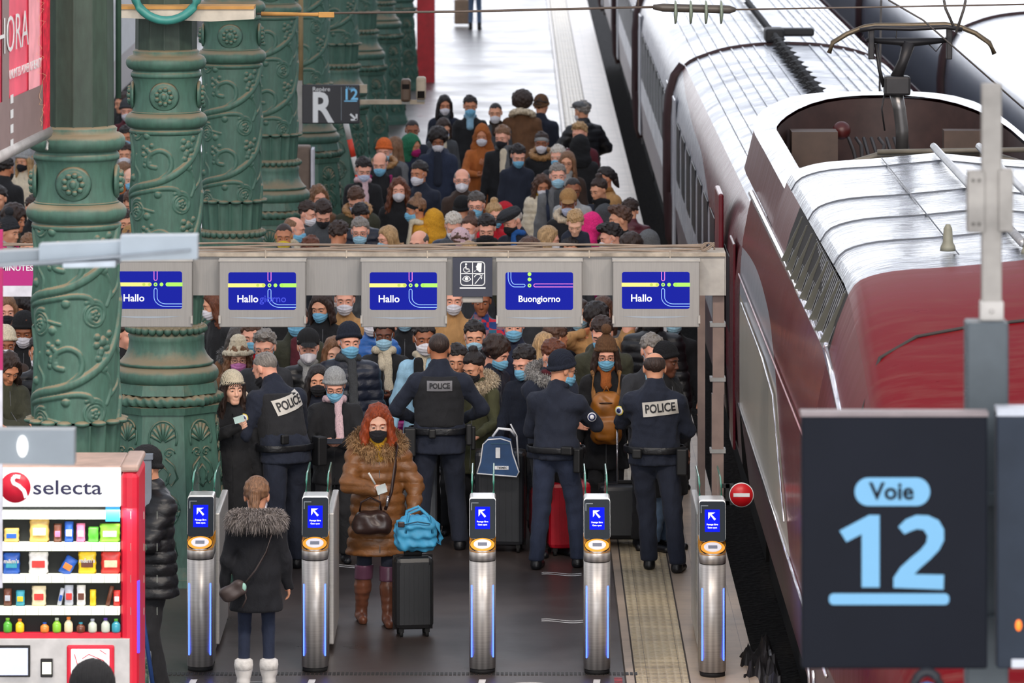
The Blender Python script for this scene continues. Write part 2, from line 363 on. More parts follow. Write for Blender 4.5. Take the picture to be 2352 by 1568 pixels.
def tpl(kind, style, q='near'):
    key = (kind, style)
    if key in TPL: return TPL[key]
    ns = lambda amp, s, wl: ('d', fold_noise(amp, s, 1, wl)); lo, hi = (-.16, -.16, -.4), (.16, .22, .22); h = .007; ops = None; extra = []
    shell = ('+', el((0, .02, .043), (.089, .107, .097)))
    if kind == 'hair':
        lo = (-.14, -.14, -.16); hi = (.14, .16, .17)
        if style == 'short': ops = [shell, ns(.01, 3, .045), ns(.005, 8, .018), face_cut, hair_line(.75, .005)]
        elif style == 'quiff': ops = [shell, ('+', el((0, -.05, .112), (.06, .06, .04)), .03), ns(.012, 5, .045), ns(.006, 8, .018), face_cut, hair_line(.75, .01)]
        elif style == 'crop': ops = [('+', el((0, .016, .034), (.079, .099, .087))), face_cut, hair_line(.75, .005)]
        elif style == 'bald': ops = [('+', el((0, .02, .03), (.081, .098, .087))), ('-', el((0, -.03, .11), (.065, .115, .075)), .01), face_cut, hair_line(.7, .0), ('&', lambda X, Y, Z: -.02-Y)]
        elif style == 'ring': ops = [('+', el((0, .02, .025), (.083, .1, .08))), ('-', el((0, -.03, .12), (.09, .14, .085)), .01), face_cut, hair_line(.55, -.01), ('&', lambda X, Y, Z: -.03-Y)]
        elif style in ('curly', 'afro'):
            r = .118 if style == 'curly' else .135; lo = (-.2, -.18, -.2); hi = (.2, .2, .24)
            ops = [('+', el((0, .03, .045), (r, r, r*.95))), ('d', lambda X, Y, Z: .008*np.sin(70*X+3)*np.sin(75*Y+1)*np.sin(68*Z)), ns(.006, 9, .05), ('-', el((0, -.125, -.045), (.068, .095, .115)), .01)]
        elif style == 'bun': lo = (-.14, -.14, -.16); hi = (.14, .2, .24); ops = [shell, ('+', el((0, .05, .145), (.042, .04, .04)), .01), ns(.005, 3, .04), face_cut, hair_line(.8, .005)]
        elif style == 'pony': lo = (-.14, -.14, -.36); hi = (.14, .24, .17); ops = [shell, ('+', rc((0, .12, .02), (0, .15, -.2), .04, .03), .02), ns(.006, 3, .04), face_cut, hair_line(.8, .005)]
        elif style in ('long', 'bob', 'wavy', 'vlong', 'loose'):
            zb = {'long': -.26, 'bob': -.15, 'wavy': -.27, 'vlong': -.38, 'loose': -.2}[style]; lo = (-.2, -.15, zb-.08); hi = (.2, .2, .2); A = {'wavy': .012, 'loose': .009}.get(style, .005); e = 1.22 if style == 'wavy' else 1
            if style == 'loose': e = 1.12
            ops = [shell, ('+', rc((0, .05, -.02), (0, .075, zb), .09*e, .08*e, sq=(1.12, .7)), .03), ('+', rc((.078, -.01, .02), (.1*e, -.02, zb+.03), .03, .034*e), .02), ('+', rc((-.078, -.01, .02), (-.1*e, -.02, zb+.03), .03, .034*e), .02),
                   ('+', rc((.078, -.03, .04), (.094, -.07, -.17), .02 if style == 'loose' else .001, .035 if style == 'loose' else .001), .03), ('+', rc((-.078, -.03, .04), (-.098, -.065, -.17), .02 if style == 'loose' else .001, .035 if style == 'loose' else .001), .03), ('d', fold_noise(A, 4, .25, .035)), ('-', rc((0, -.125, .0), (0, -.125, zb-.1), .07, .07), .03), ('-', el((.006, -.125, -.035), (.071, .09, .118)), .03), ('-', el((0, -.1, -.05), (.066, .05, .1)), .01)]
        V, F = snet(sdf(ops, .02), lo, hi, h)
        if style != 'none':
            for sx in (-1, 1): extra.append(qtube([(sx*.014, -.0945, .022), (sx*.03, -.094, .027), (sx*.05, -.083, .021)], .0036))
        V, F = join([(V, F)]+extra)
    elif kind == 'hat':
        lo = (-.2, -.24, -.2); hi = (.2, .2, .28); e0 = .0
        bn = [('+', el((0, .018, .055), (.092, .108, .1))), ('-', lambda X, Y, Z: (Z+.45*Y-.018)/1.1, .004)]
        rib = ('d', lambda X, Y, Z: .0022*np.sin(np.arctan2(X, Y)*44))
        if style == 'beanie': ops = bn+[('+', tor((0, .012, .027), .088, .016, 1.15, -.42), .008), rib]
        elif style == 'pom': ops = bn+[('+', tor((0, .012, .03), .088, .016, 1.15, -.42), .008), ('+', rc((0, .03, .12), (0, .035, .15), .06, .03), .03), rib, ('+', el((0, .04, .205), (.045, .045, .045)), .006), ns(.004, 2, .02)]
        elif style == 'cap': ops = bn+[('+', el((0, -.125, .058), (.068, .075, .009)), .008)]
        elif style == 'flatcap': ops = [('+', el((0, -.012, .085), (.104, .132, .045))), ('+', el((0, .012, .06), (.09, .105, .04)), .02), ('+', el((0, -.13, .058), (.062, .05, .009)), .008), ns(.004, 4, .05)]
        elif style == 'bucket': ops = [('+', rc((0, .012, .05), (0, .015, .13), .088, .07)), ('+', tor((0, .01, .035), .115, .02, 1.05, -.25), .03), ('d', fold_noise(.007, 3, 1, .03))]
        elif style in ('hood', 'headscarf'):
            r = .115 if style == 'hood' else .1
            ops = [('+', el((0, .03, .015), (r, .128, .14))), ('+', rc((0, .05, -.06), (0, .05, -.16), .1, .13, sq=(1.15, .8)), .05), ns(.006, 4, .07), ('-', el((0, -.115, -.02), (.07, .115, .105)), .012), ('-', rc((0, -.09, -.08), (0, -.09, -.2), .05), .012)]
            lo = (-.22, -.16, -.26)
        elif style == 'band': ops = [('+', el((0, .014, .04), (.09, .106, .096))), ('-', lambda X, Y, Z: (Z+.5*Y+.0)/1.1, .004), ('&', lambda X, Y, Z: (Z+.5*Y-.05)/1.1)]
        elif style == 'earm': ops = [('+', el((0, .02, .03), (.092, .11, .1)))]
        V, F = snet(sdf(ops, .02), lo, hi, h)
    elif kind == 'mask':
        lo = (-.1, -.17, -.14); hi = (.1, .02, .02); h = .0055
        ops = [('+', el((0, -.04, -.058), (.0665, .078, .063))), ('+', rc((0, -.1, -.018), (0, -.108, -.06), .016, .02), .03), ('+', rc((0, -.07, -.07), (0, -.078, -.1), .03, .026), .03)]
        if style == 'ffp': ops.append(('+', rc((0, -.11, -.035), (0, -.125, -.07), .018, .022), .03))
        else: ops.append(('d', lambda X, Y, Z: .0016*np.sin(Z*260)))
        ops += [('&', lambda X, Y, Z: (Y+.028-.25*np.abs(X))), ('&', lambda X, Y, Z: (Z+.012+.38*np.abs(X))*.9), ('&', lambda X, Y, Z: -(Z+.118-.3*np.abs(X)))]
        V, F = snet(sdf(ops, .02), lo, hi, h)
        V, F = join([(V, F)]+[qtube([(sx*.058, -.05, z0), (sx*.072, -.02, z1), (sx*.08, .012, z1+.006)], .0016, 4) for sx in (-1, 1) for z0, z1 in ((-.038, .012), (-.085, -.03))])
    TPL[key] = mesh_np(V, F, M[{'hair': 'hair', 'hat': 'knit', 'mask': 'cloth'}[kind]], name=kind); return TPL[key]
def eye_mesh():
    if 'eye' not in TPL: TPL['eye'] = MB().ball((0, 0, 0), .0125, 10, 8).build('eye', M['eye']); o = TPL['eye']; TPL['eye'] = o.data; bpy.data.objects.remove(o)
    return TPL['eye']
def glass_mesh():
    if 'gl' not in TPL:
        m = MB()
        for s in (-1, 1):
            m.tube([(s*.031+.021*math.cos(a), -.108+.006*abs(math.cos(a)), -.002+.016*math.sin(a)) for a in [i*math.pi/6 for i in range(13)]], .0018, 5)
            m.tube([(s*.052, -.1, 0), (s*.076, -.05, .002), (s*.08, .01, 0)], .0016, 5)
        m.tube([(-.011, -.109, 0), (.011, -.109, 0)], .0016, 5); o = m.build('glasses', flat('frame_dark', '#3a2420', .3)); TPL['gl'] = o.data; bpy.data.objects.remove(o)
    return TPL['gl']
HT = {}
def hand_t(pose):
    if pose in HT: return HT[pose]
    cu = {'relax': .45, 'grip': 1.35, 'flat': .12, 'pinch': .95}[pose]
    ops = [('+', rc((0, 0, .0), (0, 0, .03), .024, .028, sq=(1.1, .75))), ('+', bx((0, 0, .055), (.038, .013, .036), .012), .02)]
    for i, (x, L) in enumerate(((.029, .068), (.0095, .076), (-.01, .071), (-.028, .056))):
        p = np.array([x, 0, .086]); a = cu*.5+i*.05; segs = (.42, .33, .25); r = .0095
        for j, f_ in enumerate(segs):
            q = p+L*f_*np.array([x*.6, -math.sin(a), math.cos(a)]); ops.append(('+', rc(p, q, r, r*.92), .004)); p = q; r *= .92; a += cu*.75
    t0 = np.array([.026, -.006, .025]); t1 = t0+np.array([.03, -.014 if cu < 1 else -.022, .028]); t2 = t1+(np.array([.008, -.012, .03]) if cu < .9 else np.array([-.018, -.018, .016]))
    ops += [('+', rc(t0, t1, .014, .0115), .01), ('+', rc(t1, t2, .0115, .009), .004)]
    HT[pose] = snet(sdf(ops, .008), (-.06, -.1, -.035), (.085, .04, .19), .0045); return HT[pose]
def ik(S, T, U, L, hint):
    d = T-S; D = d.length; D = min(D, (U+L)*.999); T = S+d.normalized()*D
    a = (U*U-L*L+D*D)/(2*D); h = math.sqrt(max(U*U-a*a, 0)); n = d.normalized(); hh = hint-n*hint.dot(n)
    hh = hh.normalized() if hh.length > 1e-5 else Vector((0, 1, 0)); return S+n*a+hh*h, T
ARMS = {  # wrist target, elbow hint, palm normal for the left side (mirrored for the right), hand pose
    'down': ((.25, -.03, .83), (.3, .8, 0), (-1, .1, 0), 'relax'), 'phone': ((.055, -.29, 1.12), (.8, .2, -.6), (-.2, .5, .8), 'grip'), 'pocket': ((.2, -.1, .95), (.9, .5, 0), (-1, 0, 0), 'relax'),
    'cross': ((-.09, -.24, 1.1), (.9, -.1, -.4), (0, 1, .1), 'relax'), 'fwd': ((.15, -.3, 1.02), (.6, .4, -.5), (-.3, .2, -1), 'grip'), 'low': ((.2, -.2, .9), (.6, .6, -.2), (-.6, .4, .1), 'grip'),
    'ear': ((.13, -.06, 1.5), (.9, -.3, -.7), (-.9, .2, 0), 'grip'), 'chest': ((.06, -.24, 1.27), (.9, 0, -.6), (0, 1, .2), 'grip'), 'face': ((.05, -.2, 1.46), (.8, -.1, -.8), (-.2, 1, .2), 'pinch'),
    'back': ((.06, .2, 1.0), (.9, .4, -.2), (0, 1, 0), 'relax'), 'hipf': ((.17, -.2, 1.05), (.9, .6, 0), (-.5, .3, .6), 'grip')}
def rx(a): return Matrix.Rotation(math.radians(a), 3, 'X')
def rz_(a): return Matrix.Rotation(math.radians(a), 3, 'Z')
PEOPLE = {}; NP = [0]
def person(px, py, H, label, yaw=0, skin='s1', hair=('short', 'hbrown'), mask='mblue', hat=None, coat=('black', 'jacket'), pants='black2', arms='down', look=(0, 10), lean=0,
           ex=(), wd=1.0, feet=None, fem=0, mk='surg', hs=1.0, D=None, group=None, shoes='black', z0=0.0, hem=None, obj='person', coatmat=None, pid=None, tz=.07, slim=1.0):
    NP[0] += 1; seed = NP[0]; k = H/1.75; wk = k*wd
    R = rx(lean); pel = Vector((0, 0, .95*k))
    def T(x, y, z): return pel+R @ (Vector((x*wk, y*wk, z*k))-pel)
    nk = T(0, .02, 1.47); piv = T(0, .0, 1.565); Rh = rz_(look[0]) @ rx(look[1]+lean*.3); hk = k**.5*hs*(1.07 if fem else 1.11)
    hc = piv+Rh @ Vector((0, -.018*hk, .068*hk)); top = hc+Vector((0, .01, .118*hk))
    # where it stands
    Rb = rz_(yaw)
    tw = Rb @ top
    if D is None:
        h = CZ-(top.z+z0); s = (py+680)/h; X, Dw = (px-1176)/s, FPX/s
    else: s = FPX/D; X, Dw = (px-1176)/s, D
    loc = Vector((X-tw.x, Dw-tw.y, z0)); dist = Dw
    q = 'near' if dist < 53 else ('mid' if dist < 66 else 'far')
    root = empty(obj, loc, label, 'person', group, math.radians(yaw))
    # joints
    shl = {1: T(.16, .015, 1.375), -1: T(-.16, .015, 1.375)}
    arm = {}
    ar = arms if isinstance(arms, (tuple, list)) else (arms, arms)      # (left, right)
    for s_, a_ in ((1, ar[0]), (-1, ar[1])):
        t, hi_, pn, ps = ARMS[a_] if isinstance(a_, str) else a_
        t = Vector((t[0]*s_*wk, t[1]*k, t[2]*k)); t = pel+rx(lean*.8) @ (t-pel) if t.z > pel.z else t
        e, w_ = ik(shl[s_], t, .285*k, .25*k, Vector((hi_[0]*s_, hi_[1], hi_[2]))); arm[s_] = (e, w_, Vector((pn[0]*s_, pn[1], pn[2])), ps)
    fo = feet or ((.1, 0), (-.1, 0)); leg = {}
    for s_, (fx, fy) in ((1, fo[0]), (-1, fo[1])):
        hp = Vector((s_*.085*wk, 0, .9*k)); an = Vector((fx*k, (fy+.03)*k, .1*k)); kn, an = ik(hp, an, .415*k, .4*k, Vector((0, -1, 0))); leg[s_] = (hp, kn, an)
    # body: head, neck, trunk, limbs and hands in one mesh
    Vh, Fh = head_t(fem, q); parts = [((Vh*hk) @ np.array(Rh.transposed(), np.float32)+np.array(hc, np.float32), Fh)]
    L = lambda v: tuple(v)
    bo = [('+', rc(T(0, .01, 1.3), T(0, 0, 1.02), .115*wk, .105*wk, sq=(1.25, .85))), ('+', rc(shl[-1], shl[1], .045*wk), .05), ('+', rc(T(0, .015, 1.4), piv, .06*k, .052*k), .04)]
    for s_ in (1, -1):
        hp, kn, an = leg[s_]; e, w_, pn, ps = arm[s_]
        bo += [('+', rc(hp, kn, .07*wk*min(1, slim*.85+.05), .05*k*slim), .04), ('+', rc(kn, an, .045*k*slim, .035*k), .02), ('+', rc(shl[s_], e, .042*k, .035*k), .03), ('+', rc(e, w_, .034*k, .026*k), .02)]
    allp = [nk, piv]+[p for s_ in (1, -1) for p in (arm[s_][0], arm[s_][1], leg[s_][1], leg[s_][2], shl[s_])]
    lo = [min(p[i] for p in allp)-.2*wk for i in range(3)]; hi = [max(p[i] for p in allp)+.2*wk for i in range(3)]; lo[2] = .06*k; hi[2] = piv.z+.03
    parts.append(snet(sdf(bo, .03), lo, hi, {'near': .02, 'mid': .027, 'far': .032}[q]))
    for s_ in (1, -1):
        e, w_, pn, ps = arm[s_]; d = (w_-e).normalized(); n_ = (pn-d*pn.dot(d)).normalized(); th = d.cross(n_)*(-s_)
        A = np.array([list(th), list(-n_), list(d)], np.float32); V, F = hand_t(ps); V = (V*k*(.92 if fem else 1)) @ A+np.array(w_-d*.01, np.float32)
        parts.append((V, F if np.linalg.det(A) > 0 else F[:, ::-1]))
    V, F = join(parts); b = link('body', mesh_np(V, F, M['skin'], name='body'), root, col=K[skin])
    HM = Matrix.LocRotScale(hc, Rh.to_quaternion(), Vector((hk, hk, hk)))
    def onhead(nm, me, col, off=(0, 0, 0), sc_=None):
        o = link(nm, me, root, col=col); o.matrix_local = HM @ Matrix.Translation(Vector(off)) @ (Matrix.Diagonal((*sc_, 1)) if sc_ else Matrix()); return o
    for s_ in (1, -1): onhead('eye', eye_mesh(), None, (s_*.031, -.0815, -.001), (1, 1, .62))
    if hair:
        ho = onhead('hair', tpl('hair', hair[0]), K[hair[1]])
    if mask: onhead('face_mask', tpl('mask', mk), K[mask])
    if hat: onhead('hat' if hat[0] not in ('hood',) else 'hood', tpl('hat', hat[0]), K[hat[1]])
    # clothes
    cc, ck = coat[0], coat[1]; bulk = {'jacket': 0, 'puffer': .02, 'long': .005, 'longpuf': .018, 'knit': -.008, 'vest': .0}[ck]; B = (1+bulk*3)
    hz = hem if hem is not None else {'jacket': .8, 'puffer': .78, 'long': .48, 'longpuf': .55, 'knit': .84, 'vest': .85}[ck]
    o_ = [('+', rc(T(0, .005, 1.3), T(0, 0, 1.0), (.128+bulk)*wk, (.128+bulk)*wk, sq=(1.26, .88))), ('+', rc(shl[-1]-Vector((0, 0, .012)), nk-Vector((0, 0, .055*k)), (.058+bulk*.6)*wk, (.07+bulk*.5)*wk), .06), ('+', rc(shl[1]-Vector((0, 0, .012)), nk-Vector((0, 0, .055*k)), (.058+bulk*.6)*wk, (.07+bulk*.5)*wk), .06),
          ('+', rc(T(0, .015, 1.43), T(0, .005, 1.505), .085*wk, .068*wk), .05),
          ('+', rc(T(0, 0, .97), (0, 0, hz*k-.03), (.142+bulk)*wk, (.152+bulk+.12*max(0, .82-hz))*wk, sq=(1.2, .9)), .05)]
    if 'hood' in ex: o_.append(('+', rc(T(-.05, .11, 1.43), T(.05, .11, 1.43), .085*wk), .05))
    for s_ in (1, -1):
        e, w_, pn, ps = arm[s_]
        o_ += [('+', rc(shl[s_], e, (.066+bulk*.8)*k, (.056+bulk*.8)*k), .045), ('+', rc(e, w_, (.056+bulk*.8)*k, (.042+bulk*.6)*k), .025)]
    if ck in ('puffer', 'longpuf'): o_ += [('d', quilt(.017, .088*k)), ('d', fold_noise(.005, seed, 1, .07))]
    else: o_ += [('d', fold_noise(.008, seed, .5, .11)), ('d', fold_noise(.004, seed+9, 1, .06))]
    o_.append(('&', plane_z(hz*k))); o_.append(('-', rc(T(0, -.03, 1.57), T(0, -.08, 1.62), .045*k), .012))
    lo2 = list(lo); lo2[2] = hz*k-.05; hi2 = list(hi); hi2[2] = T(0, 0, 1.6).z+.04; lo2[0] -= .03; lo2[1] -= .04; hi2[0] += .03; hi2[1] += .04
    f = sdf(o_, .03)
    cm = coatmat or ('puffer' if ck in ('puffer', 'longpuf') else ('knit' if ck == 'knit' else 'cloth'))
    V, F = snet(f, lo2, hi2, {'near': .0125, 'mid': .018, 'far': .023}[q])
    coat_o = link({'long': 'coat', 'longpuf': 'coat', 'knit': 'sweater', 'vest': 'jacket'}.get(ck, 'jacket'), mesh_np(V, F, M[cm], name='coat'), root, col=K[cc])
    t_ = [('+', rc((-.03*wk, 0, .95*k), (.03*wk, 0, .95*k), .115*wk, sq=(1.1, .85)))]
    for s_ in (1, -1):
        hp, kn, an = leg[s_]; t_ += [('+', rc(hp, kn, .088*wk*slim, .066*wk*slim), .03), ('+', rc(kn, an+Vector((0, 0, -.01)), .064*wk*slim, .058*wk*slim), .02)]
    t_ += [('d', fold_noise(.006 if slim == 1 else .003, seed+3, .6, .09)), ('&', plane_z(tz*k)), ('&', plane_z(1.02*k, False))]
    lo3 = [min(leg[s_][j][i] for s_ in (1, -1) for j in range(3))-.18*wk for i in range(3)]; hi3 = [max(leg[s_][j][i] for s_ in (1, -1) for j in range(3))+.18*wk for i in range(3)]; lo3[2] = .04*k; hi3[2] = 1.04*k
    V, F = snet(sdf(t_, .03), lo3, hi3, {'near': .0135, 'mid': .024, 'far': .03}[q]); link('trousers', mesh_np(V, F, M['cloth'], name='trousers'), root, col=K[pants])
    for s_ in (1, -1):
        hp, kn, an = leg[s_]; key = ('shoe', shoes in ('boot', 'black'))
        if key not in HT:
            so = [('+', rc((0, .03, .03), (0, -.17, .022), .036, .034, sq=(1.05, 1))), ('+', rc((0, .02, .04), (0, .015, .13 if key[1] else .09), .045, .047), .03), ('&', plane_z(0.0)), ('-', bx((0, -.03, -.004), (.06, .03, .008), .002), .002)]
            HT[key] = mesh_np(*snet(sdf(so, .03), (-.08, -.23, -.02), (.08, .1, .2), .009), M['leather'], name='shoe')
        so = link('shoe', HT[key], root, col=K['white'] if shoes == 'white' else K.get(shoes, K['black'])); so.location = (an.x, an.y-.01, max(0, an.z-.1*k)); so.scale = (k, k, k); so.rotation_euler = (0, 0, math.radians(8*s_))
    nk0 = T(0, .0, 1.5)
    if q == 'near' and ck != 'knit' and abs(yaw) < 60 and not any(e.startswith('shirt') for e in ex):
        zp = []
        for i in range(16):
            z = T(0, 0, 1.42).z+(hz*k+.03-T(0, 0, 1.42).z)*i/15; ys = np.linspace(-.45, .1, 180).astype(np.float32); d = f(np.zeros_like(ys), ys, np.full_like(ys, z)); j = int(np.argmax(d < 0))
            if d[j] < 0: zp.append((0, float(ys[j])-.001, z))
        if len(zp) > 3: link('zip', (lambda o: (o.data, bpy.data.objects.remove(o))[0])(MB().tube(zp, .0032, 5).build('zip', M['leather'])), root, col=K['grey'] if seed % 2 else K['black'])
    for e in ex:
        nm, _, cl = e.partition(':')
        if nm == 'scarf':
            so = [('+', tor(tuple(T(0, -.005, 1.49)), .078*k, .036*k, 1, -.2)), ('+', rc(T(.03, -.1, 1.46), T(.05, -.155-.03*(wd-1), 1.12), .032*k, .034*k, sq=(1.2, .7)), .03), ('d', fold_noise(.008, seed, .4, .05))]
            V, F = snet(sdf(so, .03), tuple(T(-.18, -.3, 1.0)), tuple(T(.18, .16, 1.6)), .0125 if q == 'near' else .018); link('scarf', mesh_np(V, F, M['knit'], name='scarf'), root, col=K[cl])
        elif nm == 'neck':
            so = [('+', tor(tuple(T(0, -.005, 1.5)), .064*k, .03*k, 1, -.2)), ('+', rc(T(0, -.06, 1.47), T(0, -.1, 1.36), .05*k, .05*k, sq=(1, .8)), .03), ('d', fold_noise(.005, seed, 1, .04))]
            V, F = snet(sdf(so, .03), tuple(T(-.16, -.24, 1.28)), tuple(T(.16, .14, 1.6)), .012); link('neck_scarf', mesh_np(V, F, M['knit'], name='scarf'), root, col=K[cl])
        elif nm == 'fur':
            c0 = T(0, .045, 1.485)
            so = [('+', tor(tuple(c0), .135*k, .042*k, 1.0, .4)), ('d', lambda X, Y, Z: .012*np.sin(75*X)*np.sin(80*Y+1)*np.sin(70*Z)), ('d', fold_noise(.014, seed, 1, .03))]
            V, F = snet(sdf(so, .03), (c0.x-.25, c0.y-.25, c0.z-.2), (c0.x+.25, c0.y+.25, c0.z+.2), .011 if q == 'near' else .016)
            if q == 'near': V, F = furry(V, F, .03*k, 5200)
            link('fur_trim', mesh_np(V, F, M['hair'], name='fur'), root, col=K[cl])
        elif nm == 'glasses': onhead('glasses', glass_mesh(), None)
        elif nm == 'shirt':
            so = [('+', rc(T(0, -.115-.1*bulk, 1.45), T(0, -.135-.1*bulk, 1.1), .045*wk, .05*wk, sq=(1, .5))), ('d', fold_noise(.004, seed, 1, .05))]
            V, F = snet(sdf(so), tuple(T(-.1, -.25, 1.0)), tuple(T(.1, -.0, 1.55)), .015); link('shirt', mesh_np(V, F, M['cloth'], name='shirt'), root, col=K[cl])
        elif nm == 'straps':
            for s_ in (1, -1):
                m = MB(); m.tube([T(s_*.1, -.165-bulk, 1.12), T(s_*.115, -.155-bulk, 1.3), T(s_*.12, -.06-bulk, 1.475+bulk), T(s_*.115, .09+bulk, 1.45), T(s_*.1, .155+bulk, 1.25)], .02*k, 8); link('strap', (lambda o: (o.data, bpy.data.objects.remove(o))[0])(m.build('strap', M['cloth'])), root, col=K[cl])
        elif nm == 'head_phones':
            m = MB(); m.tube([(.088*math.cos(a), .01, .02+.1*math.sin(a)) for a in [i*math.pi/10 for i in range(11)]], .008, 6)
            for s_ in (1, -1): m.ball((s_*.088, .01, .0), .03, 10, 8, (.5, 1, 1.1))
            o2 = m.build('headphones', M['leather']); me = o2.data; bpy.data.objects.remove(o2); onhead('headphones', me, K[cl])
    inf = dict(root=root, T=T, Rb=Rb, loc=loc, k=k, arm=arm, leg=leg, hc=hc, coat=coat_o, f=f, D=dist, yaw=yaw, HM=HM)
    if pid: PEOPLE[pid] = inf
    return inf
def furry(V, F, L, n, rs=np.random.RandomState(5)):
    """thin tapering tufts standing out of a surface"""
    V = np.asarray(V, float); a = V[F[:, 1]]-V[F[:, 0]]; b = V[F[:, 3]]-V[F[:, 0]]; N_ = np.cross(a, b); N_ /= np.linalg.norm(N_, axis=1)[:, None]+1e-9; cen = V[F].mean(1)
    i = rs.randint(0, len(F), n); p = cen[i]; nn = N_[i]; r = rs.normal(size=(n, 3)); t = np.cross(nn, r); t /= np.linalg.norm(t, axis=1)[:, None]+1e-9
    l = L*rs.uniform(.5, 1.5, (n, 1)); mid = p+nn*l*.5+r*.004; tip = p+nn*l*.85+np.array([0, 0, -1])*l*.4+r*.007; wd_ = .0032
    W = np.concatenate([p-t*wd_-nn*.004, p+t*wd_-nn*.004, mid+t*wd_*.7, mid-t*wd_*.7, tip+t*.0004, tip-t*.0004]); o = len(V); k = np.arange(n)
    Q = np.concatenate([np.stack([k, k+n, k+2*n, k+3*n], 1), np.stack([k+3*n, k+2*n, k+4*n, k+5*n], 1)])+o
    return np.concatenate([V, W]), np.concatenate([F, Q])
def at(pi, x, y, z): return pi['T'](x, y, z)        # a point on the person's torso frame (local)
def world(pi, v): return pi['loc']+pi['Rb'] @ Vector(v)
a = N('plaid'); g = a.coord(); w1 = a.n('TexChecker'); w1.inputs['Scale'].default_value = 14; a.l(g, w1.inputs['Vector']); w1.inputs['Color1'].default_value = srgb('#c5283c'); w1.inputs['Color2'].default_value = srgb('#1f3d7a')
w2 = a.n('TexChecker'); w2.inputs['Scale'].default_value = 7; a.l(g, w2.inputs['Vector']); c = a.mix(a.math('MULTIPLY', w2.outputs[1], .55), w1.outputs[0], srgb('#2f7f8a')); a.set(Base_Color=c, Roughness=.85); M['plaid'] = a.m
# ---------------------------------------------------------------- platform, tracks, roof
def floor_mat():
    a = N('asphalt'); g = a.coord('Object'); n1 = a.noise(.7, g, 6, .6); n2 = a.noise(60, g, 3)
    c = a.ramp(n1, [(.3, srgb('#3a3432')), (.55, srgb('#463d3a')), (.8, srgb('#544943'))]); sp = a.ramp(n2, [(.25, (0, 0, 0)), (.32, (1, 1, 1))])
    c = a.mix(.25, c, a.mix(1, c, sp, 'MULTIPLY')); jt = a.n('TexBrick'); jt.inputs['Scale'].default_value = 1; jt.inputs['Mortar Size'].default_value = .004; jt.inputs['Brick Width'].default_value = 2.4; jt.inputs['Row Height'].default_value = 1.6
    a.l(g, jt.inputs['Vector']); a.set(Base_Color=c, Roughness=a.ramp(n1, [(.3, (.26,)*3), (.75, (.44,)*3)])); a.b.inputs['Specular IOR Level'].default_value = .5
    a.bump(a.math('ADD', a.math('MULTIPLY', n2, .2), n1), .12, .01); M['asphalt'] = a.m
def tile_mat(name, c1, c2, studs=False, sc_=4.0):
    a = N(name); g = a.coord('Object'); b = a.n('TexBrick'); b.offset = .0 if not studs else .0; b.inputs['Scale'].default_value = sc_; b.inputs['Color1'].default_value = srgb(c1); b.inputs['Color2'].default_value = srgb(c2)
    b.inputs['Mortar'].default_value = srgb('#6b5f52'); b.inputs['Mortar Size'].default_value = .008; b.inputs['Brick Width'].default_value = 1; b.inputs['Row Height'].default_value = 1; a.l(g, b.inputs['Vector'])
    n1 = a.noise(3, g, 6); c = a.mix(a.ramp(n1, [(.45, (0, 0, 0)), (.8, (.6, .6, .6))]), b.outputs[0], srgb('#7a6d5f'))
    d = a.noise(5, a.coord('Object', (3, 12, 1)), 2); c = a.mix(a.ramp(d, [(.28, (1, 1, 1)), (.3, (0, 0, 0))]), c, srgb('#57483c'))
    a.set(Base_Color=c, Roughness=.38)
    if studs:
        w1 = a.n('TexWave', wave_type='BANDS', bands_direction='X'); w1.inputs['Scale'].default_value = 5.2; a.l(g, w1.inputs[0])
        w2 = a.n('TexWave', wave_type='BANDS', bands_direction='Y'); w2.inputs['Scale'].default_value = 5.2; a.l(g, w2.inputs[0])
        h = a.math('MULTIPLY', w1.outputs[1], w2.outputs[1]); a.bump(h, .9, .02)
    else: a.bump(n1, .15)
    M[name] = a.m
floor_mat(); tile_mat('tiles', '#b5a18d', '#ab9884'); tile_mat('tactile', '#c9b795', '#bfad8c', True)
def struct(name, m, mat, loc=(0, 0, 0)):
    o = m.build(name, mat, None, loc); o['kind'] = 'structure'; return o
struct('floor', MB().quad((-6.8, 18, 0), (.84, 18, 0), (.84, 420, 0), (-6.8, 420, 0)).quad((-6.8, 18, 0), (-6.8, 420, 0), (-6.8, 420, -.95), (-6.8, 18, -.95)), M['asphalt'])
struct('trim_1', MB().quad((.84, 18, 0), (.91, 18, 0), (.91, 420, 0), (.84, 420, 0)), M['tiles'])
struct('trim_2', MB().quad((.91, 18, .0), (1.31, 18, .0), (1.31, 420, .0), (.91, 420, .0)), M['tactile'])
struct('trim_3', MB().quad((1.31, 18, 0), (1.82, 18, 0), (1.82, 420, 0), (1.31, 420, 0)).quad((1.82, 18, 0), (1.82, 18, -.12), (1.82, 420, -.12), (1.82, 420, 0)), M['tiles'])
m = MB()
for X in (.838, .91, 1.31): m.box(X-.006, X+.006, 18, 200, .0, .003)
struct('trim_4', m, flat('joint', '#3b332d', .9))
struct('wall_platform_edge', MB().quad((1.80, 18, -.12), (1.80, 18, -.95), (1.80, 420, -.95), (1.80, 420, -.12)), flat('edge_wall', '#26221f', .95))
a = N('ballast'); v = a.n('TexVoronoi'); v.inputs['Scale'].default_value = 18; a.l(a.coord(), v.inputs['Vector']); a.set(Base_Color=a.mix(v.outputs[0], srgb('#14110f'), srgb('#2b2622')), Roughness=.9); a.bump(v.outputs[0], 1, .04)
struct('ground', MB().quad((-30, 10, -.95), (-6.8, 10, -.95), (-6.8, 420, -.95), (-30, 420, -.95)).quad((1.8, 10, -.95), (60, 10, -.95), (60, 420, -.95), (1.8, 420, -.95)), a.m)
